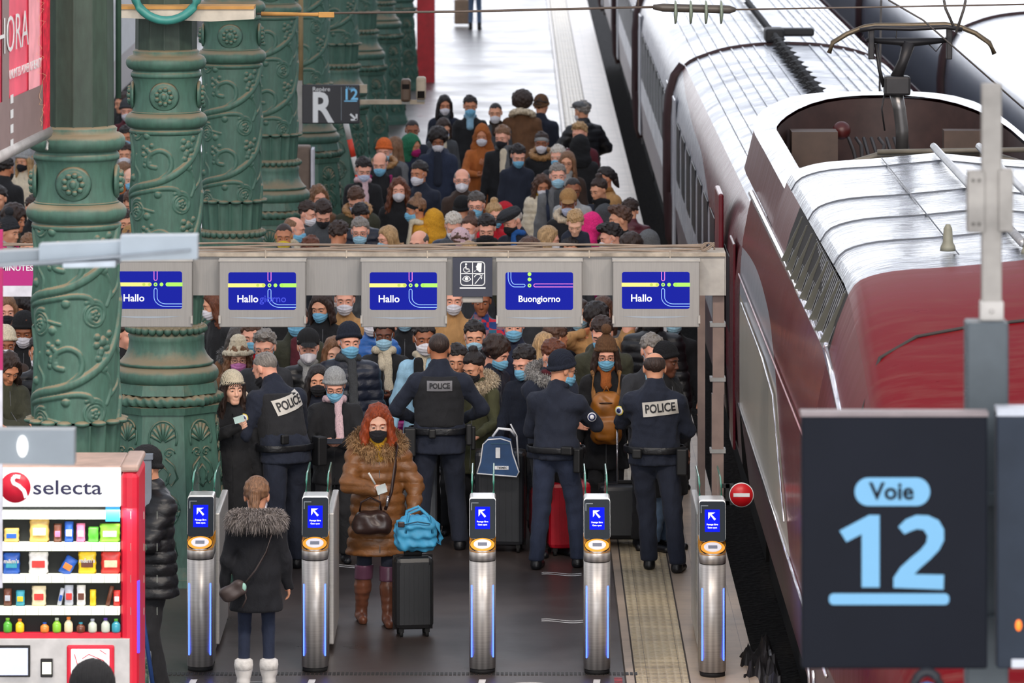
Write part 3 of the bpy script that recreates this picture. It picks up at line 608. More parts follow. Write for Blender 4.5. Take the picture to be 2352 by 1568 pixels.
for i, X in enumerate((2.73, 4.17, 6.63, 8.07)):
    o = MB().box(X-.035, X+.035, 18, 300, -.95, -.57).box(X-.07, X+.07, 18, 300, -.95, -.9).build('rail', flat('rail_steel', '#4a3d36', .4, .7))
    tag(o, ['rail nearest the platform edge under the red train', 'second rail under the red train', 'near rail beneath the grey train at the right', 'far rail beneath the grey train at the right'][i], 'rail')
# roof over the hall, girders and glazing gaps, and its side walls
m = MB()
for y in range(-10, 150, 7): m.box(-30, 42, y, y+3.6, 18.5, 18.8)
for X in (-30, -18, -6, 6, 18, 30, 42): m.box(X-.2, X+.2, -10, 150, 17.9, 18.5)
struct('ceiling', m, flat('roof_boards', '#6f675c', .9))
m = MB()
for y in range(-10, 190, 10): m.box(-30.4, -30, y, y+6, 4, 17).box(42, 42.4, y, y+6, 4, 17)
m.box(-30.4, -30, -10, 190, 0, 4).box(42, 42.4, -10, 190, -1, 4)
struct('wall_side', m, flat('stone_wall', '#8b8172', .9))
# floor stickers and marks
def sticker(name, px, py, fn, label, mat):
    p = P(px, py, 0); o = fn(MB()).build(name, mat, None, (p.x, p.y, .002)); return tag(o, label, 'floor marking', kind=None)
white = flat('paint_white', '#d9d6d2', .5)
def wavy(m, w=.33):
    for k in (0, .09):
        pts = [(w*(t-.5), .05*math.sin(t*5+1)+k-.02) for t in [i/12 for i in range(13)]]
        for a_, b_ in zip(pts, pts[1:]): m.quad((a_[0], a_[1], 0), (b_[0], b_[1], 0), (b_[0], b_[1]+.035, 0), (a_[0], a_[1]+.035, 0))
    return m
sticker('floor_marking', 1290, 1320, wavy, 'white double wavy line on the floor behind the second gate post from the right', white)
sticker('floor_marking', 1292, 1428, wavy, 'lower white double wavy line on the floor, nearer the gates', white)
sticker('floor_marking', 800, 1302, wavy, 'white rounded floor line behind the woman in the brown coat', white)
def ringm(m, R=.24, w=.03):
    for i in range(32):
        a0, a1 = i*math.pi/16, (i+1)*math.pi/16; m.quad((R*math.cos(a0), R*math.sin(a0), 0), (R*math.cos(a1), R*math.sin(a1), 0), ((R-w)*math.cos(a1), (R-w)*math.sin(a1), 0), ((R-w)*math.cos(a0), (R-w)*math.sin(a0), 0))
    m.quad((-.1, -.03, 0), (.1, -.03, 0), (.1, .03, 0), (-.1, .03, 0)); return m
sticker('floor_marking', 587, 1578, ringm, 'round white floor sticker under the girl in the black parka', white)
sticker('floor_marking', 1215, 1580, ringm, 'round white floor sticker at the bottom between the two middle gate posts', white)
for px, lb in ((444, 'leftmost'), (716, 'second'), (1107, 'third'), (1370, 'fourth')):
    sticker('floor_marking', px, 1562, lambda m: m.quad((-.03, -.2, 0), (.02, -.2, 0), (.03, .03, 0), (-.02, .03, 0)), 'white painted dash in front of the %s gate post from the left' % lb, white)
sticker('floor_marking', 1420, 1560, lambda m: [m.quad((-.03, -.2+k*.06, 0), (.03, -.2+k*.06, 0), (.03, -.17+k*.06, 0), (-.03, -.17+k*.06, 0)) for k in range(5)] and m, 'torn red and white striped tape on the tiles by the right gates', flat('tape_red', '#c2323a', .5))
m = MB()
for i in range(120): m.box(-2.9+i*.032, -2.878+i*.032, 42.18, 42.3, 0, .004)
tag(m.build('floor_grate', flat('grate', '#33302d', .5, .6)), 'narrow dark slotted drain grate across the floor along the gate posts', 'drain')
# ---------------------------------------------------------------- cast-iron columns
def iron(name, c1, dust, amount=.5):
    a = N(name); g = a.n('NewGeometry'); s_ = a.n('SeparateXYZ'); a.l(g.outputs['Normal'], s_.inputs[0]); nz = a.noise(7, a.coord(), 6, .65); n2 = a.noise(28, a.coord('Object', (1, 1, .25)), 4)
    base = a.ramp(n2, [(.3, tuple(x*.72 for x in srgb(c1)[:3])), (.6, srgb(c1)), (.8, tuple(x*1.18 for x in srgb(c1)[:3]))])
    up = a.math('ADD', a.math('MULTIPLY', s_.outputs['Z'], 1.15), a.math('MULTIPLY', a.math('SUBTRACT', nz, .5), .9))
    f = a.ramp(a.math('ADD', up, amount-.5), [(.18, (.05,)*3), (.55, (.85,)*3)])
    a.set(Base_Color=a.mix(f, base, srgb(dust)), Roughness=.55); a.bump(nz, .25, .01); M[name] = a.m
iron('iron_green', '#3d665a', '#807159', .34); iron('iron_shaft', '#2f4339', '#463f34', .45)
def relief_drum():
    R = .287; z0, z1 = 2.38, 3.69; nu, nz_ = 330, 240; U = np.linspace(0, 2*math.pi*R, nu, endpoint=False); Z = np.linspace(z0, z1, nz_); uu, zz = np.meshgrid(U, Z)
    W, Hh = math.pi*R, .66; lines = []
    def spiral(cx, cz, r0, turns, ph, w, sgn=1): lines.append(([(cx+r0*(1-t*.82)*math.cos(ph+sgn*2*math.pi*turns*t), cz+r0*(1-t*.82)*math.sin(ph+sgn*2*math.pi*turns*t)) for t in [i/26 for i in range(27)]], w))
    def curve(pts, w):
        q = []
        for i in range(len(pts)-1):
            p0, p1, p2, p3 = pts[max(i-1, 0)], pts[i], pts[i+1], pts[min(i+2, len(pts)-1)]
            for t in [j/7 for j in range(7)]: q.append(tuple(.5*((2*p1[k])+(-p0[k]+p2[k])*t+(2*p0[k]-5*p1[k]+4*p2[k]-p3[k])*t*t+(-p0[k]+3*p1[k]-3*p2[k]+p3[k])*t**3) for k in (0, 1)))
        lines.append((q+[pts[-1]], w))
    curve([(.0, .0), (.18, .07), (.42, .13), (.62, .24), (.78, .4), (.9, .66)], .03); curve([(.0, -.02), (.22, .03), (.44, .07), (.55, .06), (.58, .02)], .02)
    curve([(.4, .13), (.5, .22), (.5, .33), (.42, .38), (.33, .34), (.32, .26), (.38, .24)], .019); curve([(.02, .02), (.1, .17), (.12, .35), (.05, .5)], .02); curve([(.62, .24), (.5, .2)], .01)
    spiral(.19, -.12, .1, 1.0, 1.2, .014); spiral(.6, -.06, .105, 1.0, 2.2, .014, -1); spiral(.06, .32, .06, .8, 3.6, .011); curve([(.2, .07), (.22, .18), (.16, .26), (.18, .34)], .012); curve([(.62, .24), (.7, .2), (.74, .1), (.7, .0)], .013); curve([(.05, .5), (.2, .56), (.36, .54)], .012); curve([(.78, .4), (.86, .3), (.84, .14), (.74, .06)], .016)
    Hm = np.zeros_like(uu); um = uu % W; zm = (zz-z0-.12) % Hh
    for ln, w_ in lines:
        d2 = np.full(uu.shape, 1e9)
        for (ax, az), (bx_, bz) in zip(ln, ln[1:]):
            for ou in (-W, 0, W):
                for oz in (-Hh, 0, Hh):
                    if max(ax, bx_)+ou < -.05 or min(ax, bx_)+ou > W+.05 or max(az, bz)+oz < -.05 or min(az, bz)+oz > Hh+.05: continue
                    dx, dz = bx_-ax, bz-az; t = np.clip(((um-ax-ou)*dx+(zm-az-oz)*dz)/(dx*dx+dz*dz+1e-9), 0, 1); d2 = np.minimum(d2, (um-ax-ou-t*dx)**2+(zm-az-oz-t*dz)**2)
        Hm = np.maximum(Hm, np.sqrt(np.maximum(0, 1-d2/w_**2))*w_*.75)
    def blob(cx, cz, r, h, ring=False):
        nonlocal Hm
        for ou in (-W, 0, W):
            for oz in (-Hh, 0, Hh):
                d = np.sqrt((um-cx-ou)**2+(zm-cz-oz)**2)
                Hm = np.maximum(Hm, (np.clip(1-np.abs(d-r)/.011, 0, 1)*h) if ring else np.sqrt(np.maximum(0, 1-(d/r)**2))*h)
    for cx, cz in ((.19, -.12), (.6, -.06)):
        blob(cx, cz, .075, .012, True); blob(cx, cz, .052, .009, True)
        for k in range(5): blob(cx+.024*math.cos(k*1.2566), cz+.024*math.sin(k*1.2566), .016, .018)
        blob(cx, cz, .011, .02)
    for cx, cz in ((.13, .15), (.4, .02), (.66, .42), (.3, .5)): blob(cx, cz, .03, .022)
    for k in range(14): blob(.66+.06*math.cos(k*2.4)*(1-k*.05), -.19-.018*k, .024, .018)
    for k in range(10): blob(.3+.045*math.cos(k*2.4)*(1-k*.06), .42-.018*k, .02, .014)
    Rr = R+Hm; th = uu/R; V = np.stack([Rr*np.cos(th), Rr*np.sin(th), zz], -1).reshape(-1, 3)
    i, j = np.meshgrid(np.arange(nu), np.arange(nz_-1)); a_ = j*nu+i; b_ = j*nu+(i+1) % nu; F = np.stack([a_, b_, b_+nu, a_+nu], -1).reshape(-1, 4); return mesh_np(V, F, M['iron_green'], name='relief_drum')
def flute(z0, z1, R, n, dep, mat, nm, par, seg=160, R1=None, pw=1.0):
    m = MB(); zs = [z0+(z1-z0)*i/6 for i in range(7)]; vs = []
    for z in zs:
        r0 = R if R1 is None else R+(R1-R)*(z-z0)/(z1-z0)
        for k in range(seg):
            t = 2*math.pi*k/seg; vs.append(((r0-dep*abs(math.sin(n*t/2))**pw)*math.cos(t), (r0-dep*abs(math.sin(n*t/2))**pw)*math.sin(t), z))
    m.add(vs, [(j*seg+i, j*seg+(i+1) % seg, (j+1)*seg+(i+1) % seg, (j+1)*seg+i) for j in range(6) for i in range(seg)], True); return m.build(nm, mat, par)
def torus_prof(R, r, z, n=8, sx=1.0): return [(R+sx*r*math.cos(a), z+r*math.sin(a)) for a in [-math.pi/2+math.pi*i/n for i in range(n+1)]]
def make_column():
    root = empty('cast_iron_column', (0, 0, 0), 'x', 'column'); G = M['iron_green']
    link('relief_drum', relief_drum(), root)
    flute(4.3, 7.6, .255, 12, .012, M['iron_shaft'], 'shaft', root, 180, .235, .6)
    S = 64
    MB().lathe([(.25, 4.36), (.275, 4.34)]+torus_prof(.27, .062, 4.25)[::-1]+[(.285, 4.17), (.292, 4.15), (.288, 4.13)], S).build('upper_ring', G, root)
    MB().lathe([(.288, 4.14), (.27, 4.1), (.268, 3.98), (.276, 3.86), (.28, 3.84)], S, cap=False).build('medallion_drum', G, root)
    MB().lathe([(.28, 3.85), (.29, 3.84)]+torus_prof(.275, .065, 3.775)[::-1]+[(.3, 3.7), (.305, 3.68), (.288, 3.66)], S).build('lower_ring', G, root)
    for k in range(4):
        a = math.pi*k/2+math.pi/2; m = MB(); m.lathe([(.0, .045), (.03, .05), (.05, .035), (.075, .03), (.09, .03), (.098, .022), (.108, .025), (.124, 0)], 24)
        for i in range(9): m.ball((.06*math.cos(i*.7), .06*math.sin(i*.7), .035), .022, 8, 6)
        m.ball((0, .0, .045), .026, 8, 6, (1, 1.3, .8)); o = m.build('medallion', G, root); o.rotation_euler = (math.pi/2, 0, a+math.pi/2); o.location = (.262*math.cos(a), .262*math.sin(a), 3.98)
    flute(2.1, 2.36, .288, 16, .03, G, 'leaf_collar', root, 192, .305, .45)
    m = MB()
    for k in range(16): a = 2*math.pi*(k+.5)/16; m.ball((.305*math.cos(a), .305*math.sin(a), 2.375), .052, 10, 6, (1, 1, .42))
    m.build('petal_rim', G, root)
    m = MB()
    for k in range(30): a = 2*math.pi*k/30; m.ball((.31*math.cos(a), .31*math.sin(a), 2.06), .034, 8, 6)
    m.build('bead_moulding', G, root)
    MB().lathe([(.3, 2.1), (.3, 2.02), (.315, 2.01), (.305, 1.97), (.312, 1.9), (.34, 1.84), (.375, 1.8), (.39, 1.79), (.39, 1.77)]+torus_prof(.36, .075, 1.69)[::-1]+[(.4, 1.61)], S).build('base_moulding', G, root)
    def octo(m, r0, z0, r1, z1):
        c = [(math.cos(math.pi/8+k*math.pi/4)/math.cos(math.pi/8), math.sin(math.pi/8+k*math.pi/4)/math.cos(math.pi/8)) for k in range(8)]
        vs = [(r0*x, r0*y, z0) for x, y in c]+[(r1*x, r1*y, z1) for x, y in c]; m.add(vs, [(i, (i+1) % 8, 8+(i+1) % 8, 8+i) for i in range(8)]+[tuple(range(8))[::-1], tuple(range(8, 16))])
    m = MB(); octo(m, .42, 1.545, .4, 1.63); m.build('plinth_slab', G, root)
    m = MB(); n = 240; vs = []; nr = 10
    for i in range(n):
        t = 2*math.pi*i/n; ro = .425*math.cos(math.pi/8)/math.cos((t % (math.pi/4))-math.pi/8)*1.03
        for k in range(nr):
            b = 2*math.pi*k/nr+t*14; tw = .05*(1+.13*math.cos(3*(2*math.pi*k/nr)+t*30)); vs.append(((ro+tw*math.cos(b))*math.cos(t), (ro+tw*math.cos(b))*math.sin(t), 1.495+tw*math.sin(b)))
    vs = []
    for i in range(n):
        t = 2*math.pi*i/n; ro = .43*math.cos(math.pi/8)/math.cos((t % (math.pi/4))-math.pi/8)
        for k in range(nr):
            b = 2*math.pi*k/nr; tw = .045+.009*math.sin(t*36+b*2); vs.append(((ro+tw*math.cos(b))*math.cos(t), (ro+tw*math.cos(b))*math.sin(t), 1.495+tw*math.sin(b)))
    m.add(vs, [(i*nr+k, ((i+1) % n)*nr+k, ((i+1) % n)*nr+(k+1) % nr, i*nr+(k+1) % nr) for i in range(n) for k in range(nr)], True); m.build('rope_moulding', G, root)
    m = MB(); octo(m, .425, 1.39, .44, 1.45); octo(m, .50, .16, .405, 1.39); octo(m, .53, .06, .5, .16); octo(m, .56, 0, .55, .06); m.build('pedestal', G, root)
    m = MB()
    for k in range(8):
        A = Matrix.Rotation(k*math.pi/4, 3, 'Z')
        def q(u, z, o=.0): r = .405+(.5-.405)*(1.39-z)/1.23+.004+o; return A @ Vector((r, u, z))
        for i in range(7): t = math.pi*(i+.5)/7; m.tube([q(.015*math.cos(t), 1.17+.015*math.sin(t)), q(.1*math.cos(t), 1.2+.12*math.sin(t))], .009, 6, .016)
        m.tube([q(.115*math.cos(t), 1.2+.14*math.sin(t)) for t in [-.4+i*(math.pi+.8)/14 for i in range(15)]], .009, 6)
        for s_ in (-1, 1):
            m.tube([q(s_*(.03+.05*(1-t)*math.cos(t*9)+.02), 1.08+.045*(1-t)*math.sin(t*9)) for t in [i/16 for i in range(17)]], .008, 6)
            m.tube([q(s_*x, z) for x, z in ((.02, 1.04), (.09, .98), (.12, .88), (.07, .82), (.03, .86), (.06, .92))], .01, 6)
            m.tube([q(s_*x, z) for x, z in ((.0, .98), (.05, .92), (.04, .84), (.0, .8))], .009, 6)
            m.tube([q(s_*x, z) for x, z in ((.04, .42), (.1, .36), (.12, .26), (.06, .22), (.03, .28))], .01, 6)
        for R_, w_ in ((.135, .012), (.105, .007), (.06, .01), (.025, .014)): m.tube([q(R_*math.cos(t), .62+R_*math.sin(t)) for t in [i*math.pi/12 for i in range(25)]], w_, 6)
        for i in range(20): t = i*math.pi/10; m.ball(q(.12*math.cos(t), .62+.12*math.sin(t)), .011, 6, 4)
        for i in range(12): t = i*math.pi/6; m.tube([q(.03*math.cos(t), .62+.03*math.sin(t)), q(.055*math.cos(t), .62+.055*math.sin(t))], .006, 5)
    m.build('shell_relief', G, root); return root
col0 = make_column()
CL = ['nearest green iron column with rosette scrolls, partly covering the leftmost screen', 'green iron column with the full octagonal shell pedestal, second from the camera', 'third green iron column, ring with a medallion near its top',
      'fourth green iron column with dusty bulging base rings', 'fifth green iron column behind the dark R sign', 'sixth green iron column, its flared base right of the R sign', 'seventh green iron column beside the bright platform', 'eighth green iron column, narrow and pale in the distance', 'ninth green iron column, farthest and topmost']
for i, X in enumerate((-2.94, -2.85, -2.73, -2.70, -2.62, -2.48, -2.42, -2.33, -2.25)):
    if i == 0: r = col0
    else:
        r = col0.copy(); C.objects.link(r)
        for ch in list(col0.children): c = ch.copy(); C.objects.link(c); c.parent = r
    r.location = (X, 38.4+8.48*i, 0); r['label'] = CL[i]; r['group'] = 'cast-iron columns along the platform'
# grey utility panels between columns
tag(MB().box(-.12, .1, 0, .3, 0, 2.03, .02).build('utility_cabinet', flat('cabinet_brown', '#75655a', .7), None, (-2.46, 66.5, 0)), 'brown utility cabinet with rounded white top edge between the fourth and fifth columns', 'cabinet')
o = MB().box(-.02, .015, 0, .4, 0, 2.0, .005).build('notice_panel', flat('panel_white', '#c9c9d2', .5), None, (-2.33, 66.4, 0)); tag(o, 'thin white edged notice panel beside the fifth column', 'panel')
m = MB().tube([(0, 0, 1.0), (-.1, 0, 2.3)], .035, 8); m2 = MB(); root = empty('striped_barrier_post', (PD(832, 370, 71.5).x, 71.5, 0), 'red and white striped post leaning beside the sixth column', 'barrier post')
for i in range(5): MB().tube([(.04-.05*i, 0, .85+i*.22), (.04-.05*(i+1), 0, .85+(i+1)*.22)], .035, 10).build('stripe_band', flat('signal_red', '#e0452f', .5) if i % 2 else white, root)
MB().tube([(0.2, 0, 0), (.04, 0, .85)], .03, 8).build('post', flat('galv', '#8d8d8b', .5, .6), root)
o = MB().box(-.17, .17, 0, .4, 0, 2.0).build('kiosk', flat('kiosk_red', '#c8202e', .4), None, (P(978, 45, 1.2).x, P(978, 45, 1.2).y, 0)); tag(o, 'red machine standing at the far top left of the bright platform', 'machine')
for px, py, lb, wd_, c in ((1062, 60, 'tan wheeled suitcase beside the far walking person', .36, '#a48a72'),):
    r = empty('suitcase', tuple(P(px, py, 0)), lb, 'suitcase'); MB().box(-wd_/2, wd_/2, -.12, .12, .05, .6, .03).build('shell', flat('case_tan', c, .5), r); MB().box(-.1, .1, -.02, .02, .6, .95).build('handle', flat('galv', '#8d8d8b'), r)
# ---------------------------------------------------------------- sign beam with display screens
sB = 300.0; DB = FPX/sB
def B(px, py): return ((px-1176)/sB, CZ-(py+680)/sB)      # point on the beam's front plane -> x, z
steel = N('brushed'); nb = steel.noise(5, steel.coord('Object', (40, 1, 1)), 4); steel.set(Base_Color=steel.ramp(nb, [(.3, srgb('#8b8987')), (.7, srgb('#959390'))]), Roughness=.5, Metallic=.35); steel = steel.m
off = flat('panel_offwhite', '#a5a29d', .55); dirty = flat('tray_dirty', '#a89d8f', .8, var=.25)
x0, zt = B(-40, 590); x1, zb = B(1666, 680)
beam = empty('sign_beam', (0, DB, 0), 'long grey steel beam spanning above the gates and carrying the display screens', 'beam')
MB().box(x0, x1, .06, .42, zb, zt).build('girder', steel, beam)
MB().box(x0, x1+.004, .03, .45, zt, zt+.028).build('top_tray', dirty, beam)
m = MB()
for xx in np.arange(x0+.3, x1, .62): m.box(xx, xx+.01, .025, .05, zt-.01, zt+.045)
m.build('tray_clips', dirty, beam)
for k in range(5):
    m = MB(); m.tube([(x, .1+k*.07, zt+.036+.012*math.sin(x*3+k*2)+.006*k) for x in np.arange(x0, x1-.1, .15)], .009, 6); m.build('cable', flat('cable_tan', '#86776a', .8), beam)
m = MB().tube([(x1-.13+.05*math.cos(t), .1, zt+.07+.03*math.sin(t*1.3)) for t in np.arange(0, 13, .4)], .007, 6); m.build('cable_coil', flat('cable_tan', '#86776a'), beam)
MB().box(x1-.205, x1, .05, .07, zb+.0, zt-.005).box(x1-.003, x1+.006, .05, .42, zb, zt).build('end_plate', off, beam)
post_m = flat('post_taupe', '#7c6a63', .5, .2)
r = empty('beam_post', (B(1650, 700)[0], DB+.12, 0), 'taupe square steel post carrying the right end of the sign beam', 'post')
MB().box(-.045, .045, 0, .12, 0, 1.9).box(-.038, .05, 0, .11, 1.9, zb).build('column', post_m, r)
for z in (2.42, 2.0, 1.45, 1.05): MB().box(-.06, .06, -.01, .13, z, z+.03).build('bracket', flat('galv', '#8d8d8b'), r)
# second thinner post behind
r2 = empty('beam_post', (B(1615, 700)[0]+.06, DB+2.2, 0), 'thin brown post behind the right end of the sign beam', 'post'); MB().box(-.03, .03, 0, .06, 0, 2.75).build('column', post_m, r2)
blue = flat('screen_blue', '#1a24a4', .6, emit=.8, var=0, Specular_IOR_Level=.05); W_ = flat('screen_white', '#ffffff', .3, emit=1.0, var=0); PK = flat('screen_pink', '#f47ad2', .3, emit=1.0, var=0); YL = flat('screen_yellow', '#f2e178', .3, emit=1.0, var=0)
GR = flat('screen_green', '#a8e858', .3, emit=1.0, var=0); LB = flat('screen_lightblue', '#8ab4f8', .3, emit=1.0, var=0); GH = flat('screen_ghost', '#2c3ccc', .3, emit=1.0, var=0); shade = flat('slit', '#8f9aa6', .4)
def ribbon(m, pts, w, y=0):
    for i in range(len(pts)-1):
        (ax, az), (bx_, bz) = pts[i], pts[i+1]; d = math.hypot(bx_-ax, bz-az)+1e-9; nx, nz = -(bz-az)/d*w/2, (bx_-ax)/d*w/2; ex_, ez = (bx_-ax)/d*w*.1, (bz-az)/d*w*.1
        m.quad((ax+nx-ex_, y, az+nz-ez), (bx_+nx+ex_, y, bz+nz+ez), (bx_-nx+ex_, y, bz-nz+ez), (ax-nx-ex_, y, az-nz-ez))
    return m
def disc(m, cx, cz, r, y=0, n=18): return m.add([(cx+r*math.cos(2*math.pi*i/n), y, cz+r*math.sin(2*math.pi*i/n)) for i in range(n)], [tuple(range(n))])
def screen(pxa, pxb, sxa, sxb, sya, syb, label, kind, ghost=False):
    xa, za = B(pxa, 594); xb, zb_ = B(pxb, 748); r = empty('display_screen', ((xa+xb)/2, DB, 0), label, 'display screen', 'display screens hanging from the sign beam'); cx = (xa+xb)/2
    MB().box(xa-cx, xb-cx, -.1, .055, zb_, za, .006).build('housing', steel, r)
    MB().box(xa-cx-.004, xb-cx+.004, -.106, .05, za-.012, za+.004).build('housing_edge', off, r)
    ua, va = B(sxa, sya); ub, vb = B(sxb, syb); ua -= cx; ub -= cx; w, h = ub-ua, va-vb; Y = -.1015
    U = lambda u, v: (ua+u*w, va-v*h)
    m = MB(); p = rrect(ua, ub, vb, va, .018); m.add([(x, Y, z) for x, z in p], [tuple(range(len(p)))]); scr = m.build('screen', blue, r)
    Y2 = Y-.0012
    def U3(pts, w_, mt, nm): ribbon(MB(), [U(*q) for q in pts], w_, Y2).build(nm, mt, scr)
    arc = lambda cx_, cy_, rx_, ry_, a0, a1: [(cx_+rx_*math.cos(t), cy_+ry_*math.sin(t)) for t in [a0+(a1-a0)*i/10 for i in range(11)]]
    if kind == 'H':
        U3([(.585, 0), (.585, .2)]+arc(.608, .2, .023, .04, math.pi, 0)+[(.631, .2), (.631, 0)], .0055, PK, 'pink_line')
        U3([(0, .347), (.52, .347)], .03, YL, 'yellow_line'); m = MB(); disc(m, *U(.52, .347), .015, Y2); m.build('yellow_end', YL, scr)
        m = MB(); disc(m, *U(.435, .347), .012, Y2-.001); disc(m, *U(.52, .347), .012, Y2-.001); m.build('olive_dots', flat('screen_olive', '#b8cc50', emit=1.0, var=0), scr)
        m = MB(); disc(m, *U(.608, .347), .0145, Y2); disc(m, *U(.696, .347), .0145, Y2); m.build('green_dots', GR, scr); m = MB(); disc(m, *U(.608, .347), .005, Y2-.001); m.build('dot_centre', blue, scr)
        U3([(.79, .347), (1, .347)], .03, GR, 'green_line'); m = MB(); disc(m, *U(.785, .347), .015, Y2); m.build('green_end', GR, scr)
        U3([(1, .935), (.76, .935)]+arc(.76, .68, .175, .255, math.pi/2, math.pi)+[(.585, .5)]+arc(.608, .5, .023, .05, math.pi, 2*math.pi)+[(.631, .68)]+arc(.76, .68, .129, .185, math.pi, math.pi/2)+[(1, .865)], .0055, LB, 'blue_line')
        x, z = U(.285, .715); text('Hallo', .077, (x, Y2-.001, z), W_, scr, bold=.0011, depth=.0003)
        if ghost: x, z = U(.66, .715); text('giorno', .077, (x, Y2, z), GH, scr, bold=.0006, depth=.0003)
    else:
        U3([(.04, 0), (.04, .14)]+arc(.14, .14, .1, .25, math.pi, math.pi/2)+[(.27, .39)]+arc(.27, .355, .02, .035, math.pi/2, -math.pi/2)+[(.14, .32)]+arc(.14, .14, .06, .18, math.pi/2, math.pi)+[(.08, 0)], .0055, LB, 'blue_line')
        m = MB(); [disc(m, *U(.355, v), .0145, Y2) for v in (.05, .19, .352)]; m.build('green_dots', GR, scr); m = MB(); disc(m, *U(.355, .352), .005, Y2-.001); m.build('dot_centre', blue, scr)
        U3([(1, .31), (.44, .31)]+arc(.44, .35, .02, .04, -math.pi/2, -3*math.pi/2)+[(.44, .39), (1, .39)], .0055, PK, 'pink_line')
        x, z = U(.5, .715); text('Buongiorno', .068, (x, Y2-.001, z), W_, scr, bold=.0011, depth=.0003)
    xm = (ua+ub)/2; zz = B(0, syb+17)[1]; m = MB(); n = 14
    m.add([(ua+w*i/n, Y, zz) for i in range(n+1)]+[(ua+w*i/n, Y, zz-.014*math.sin(math.pi*i/n)) for i in range(n+1)], [(i, i+1, n+2+i, n+1+i) for i in range(n)]); m.build('grille_slit', shade, r)
    for xx in (xa-cx-.004, xb-cx-.012): MB().box(xx, xx+.016, -.12, -.095, zb_+.03, zb_+.09).build('latch', off, r)
screen(246, 443, 265, 420, 620, 706, 'leftmost display screen reading Hallo, partly hidden by the nearest column', 'H')
screen(505, 703, 526, 681, 622, 708, 'display screen reading Hallo with a faint second word, second from the left', 'H', True)
screen(830, 1026, 850, 1004, 622, 708, 'display screen reading Hallo, just left of the accessibility sign', 'H')
screen(1141, 1337, 1161, 1316, 622, 708, 'display screen reading Buongiorno', 'B')
screen(1407, 1606, 1428, 1583, 621, 706, 'rightmost display screen reading Hallo beside the beam post', 'H')
# accessibility sign
xa, za = B(1040, 592); xb, zb_ = B(1131, 681); cx = (xa+xb)/2; cz = (za+zb_)/2; r = empty('accessibility_sign', (cx, DB, 0), 'dark blue sign with four white accessibility pictograms on the beam', 'sign')
navy_s = flat('sign_navy', '#22263a', .4, var=.05); MB().box(xa-cx, xb-cx, .0, .05, zb_, za).build('board', navy_s, r)
sw = flat('sign_white', '#dfe3e6', .4, var=0); Y = -.0015; ic = empty
m = MB(); q = rrect(-.092, .092, cz-.062, cz+.118, .025); ribbon(m, q+[q[0]], .008, Y); ribbon(m, [(0, cz-.062), (0, cz+.118)], .005, Y); ribbon(m, [(-.09, cz+.028), (.09, cz+.028)], .005, Y); ribbon(m, [(-.098, cz-.082), (.098, cz-.082)], .011, Y); m.build('pictogram_frame', sw, r)
m = MB(); disc(m, -.05, cz+.1, .008, Y); ribbon(m, [(-.052, cz+.088), (-.05, cz+.065), (-.03, cz+.062), (-.022, cz+.044)], .01, Y); ribbon(m, [(-.048+.022*math.cos(t), cz+.058+.02*math.sin(t)) for t in [2.0+i*.35 for i in range(13)]], .006, Y); m.build('wheelchair_pictogram', sw, r)
m = MB(); m.add([(x, Y, cz+z) for x, z in ((.07, .11), (.038, .11), (.03, .088), (.024, .082), (.03, .07), (.028, .056), (.04, .052), (.05, .04), (.066, .04))], [range(9)]); ribbon(m, [(.012, cz+.045), (.024, cz+.05)], .005, Y); m.build('face_pictogram', sw, r)
m = MB(); ribbon(m, [(-.078, cz-.015), (-.062, cz+.004), (-.046, cz+.01), (-.03, cz+.004), (-.014, cz-.015), (-.03, cz-.028), (-.046, cz-.032), (-.062, cz-.028), (-.078, cz-.015)], .006, Y); disc(m, -.046, cz-.011, .014, Y); m.build('eye_pictogram', sw, r)
m = MB(); ribbon(m, [(.03+.028*math.cos(t)+.012, cz-.002+.024*math.sin(t)) for t in [3.0-i*.35 for i in range(11)]], .007, Y); ribbon(m, [(.018, cz-.05), (.075, cz+.02)], .006, Y); m.build('ear_pictogram', sw, r)
MB().box(-.08, .08, .02, .3, zb_-.05, zb_-.003, .01).build('lamp_box', off, r)
# magenta advertising board hung from the beam at the left
r = empty('magenta_board', (B(20, 600)[0], DB-.12, 0), 'magenta and white advertising board reading MINUTES at the left end of the beam', 'board')
zt2 = B(0, 600)[1]; MB().box(-.45, .34, 0, .05, B(0, 677)[1], B(0, 652)[1]).build('white_band', flat('board_white', '#d5d6e2', .5), r); MB().box(-.45, .34, -.002, .05, B(0, 652)[1], B(0, 595)[1]).build('magenta_band', flat('board_magenta', '#a3006e', .4, emit=.12, var=0), r)
text('2 MINUTES', .062, (.05, -.005, B(0, 612)[1]), sw, r, bold=.001)
# white luggage-trolley style handle seen through the gap under the beam
p = P(768, 690, 1.62); r = empty('luggage_handle', (p.x, p.y, 0), 'white telescopic luggage handle standing up between the second and third screens', 'luggage')
MB().box(-.115, .115, -.02, .02, 1.56, 1.6, .008).build('grip', flat('plastic_white', '#e2e0dd', .4), r)
for s_ in (-1, 1): MB().tube([(s_*.07, 0, .7), (s_*.07, 0, 1.56)], .009, 8).build('handle_tube', flat('plastic_white', '#e2e0dd', .4), r)
MB().box(-.2, .2, -.13, .13, .05, .72, .03).build('shell', flat('case_black', '#1b1c1f', .45), r)
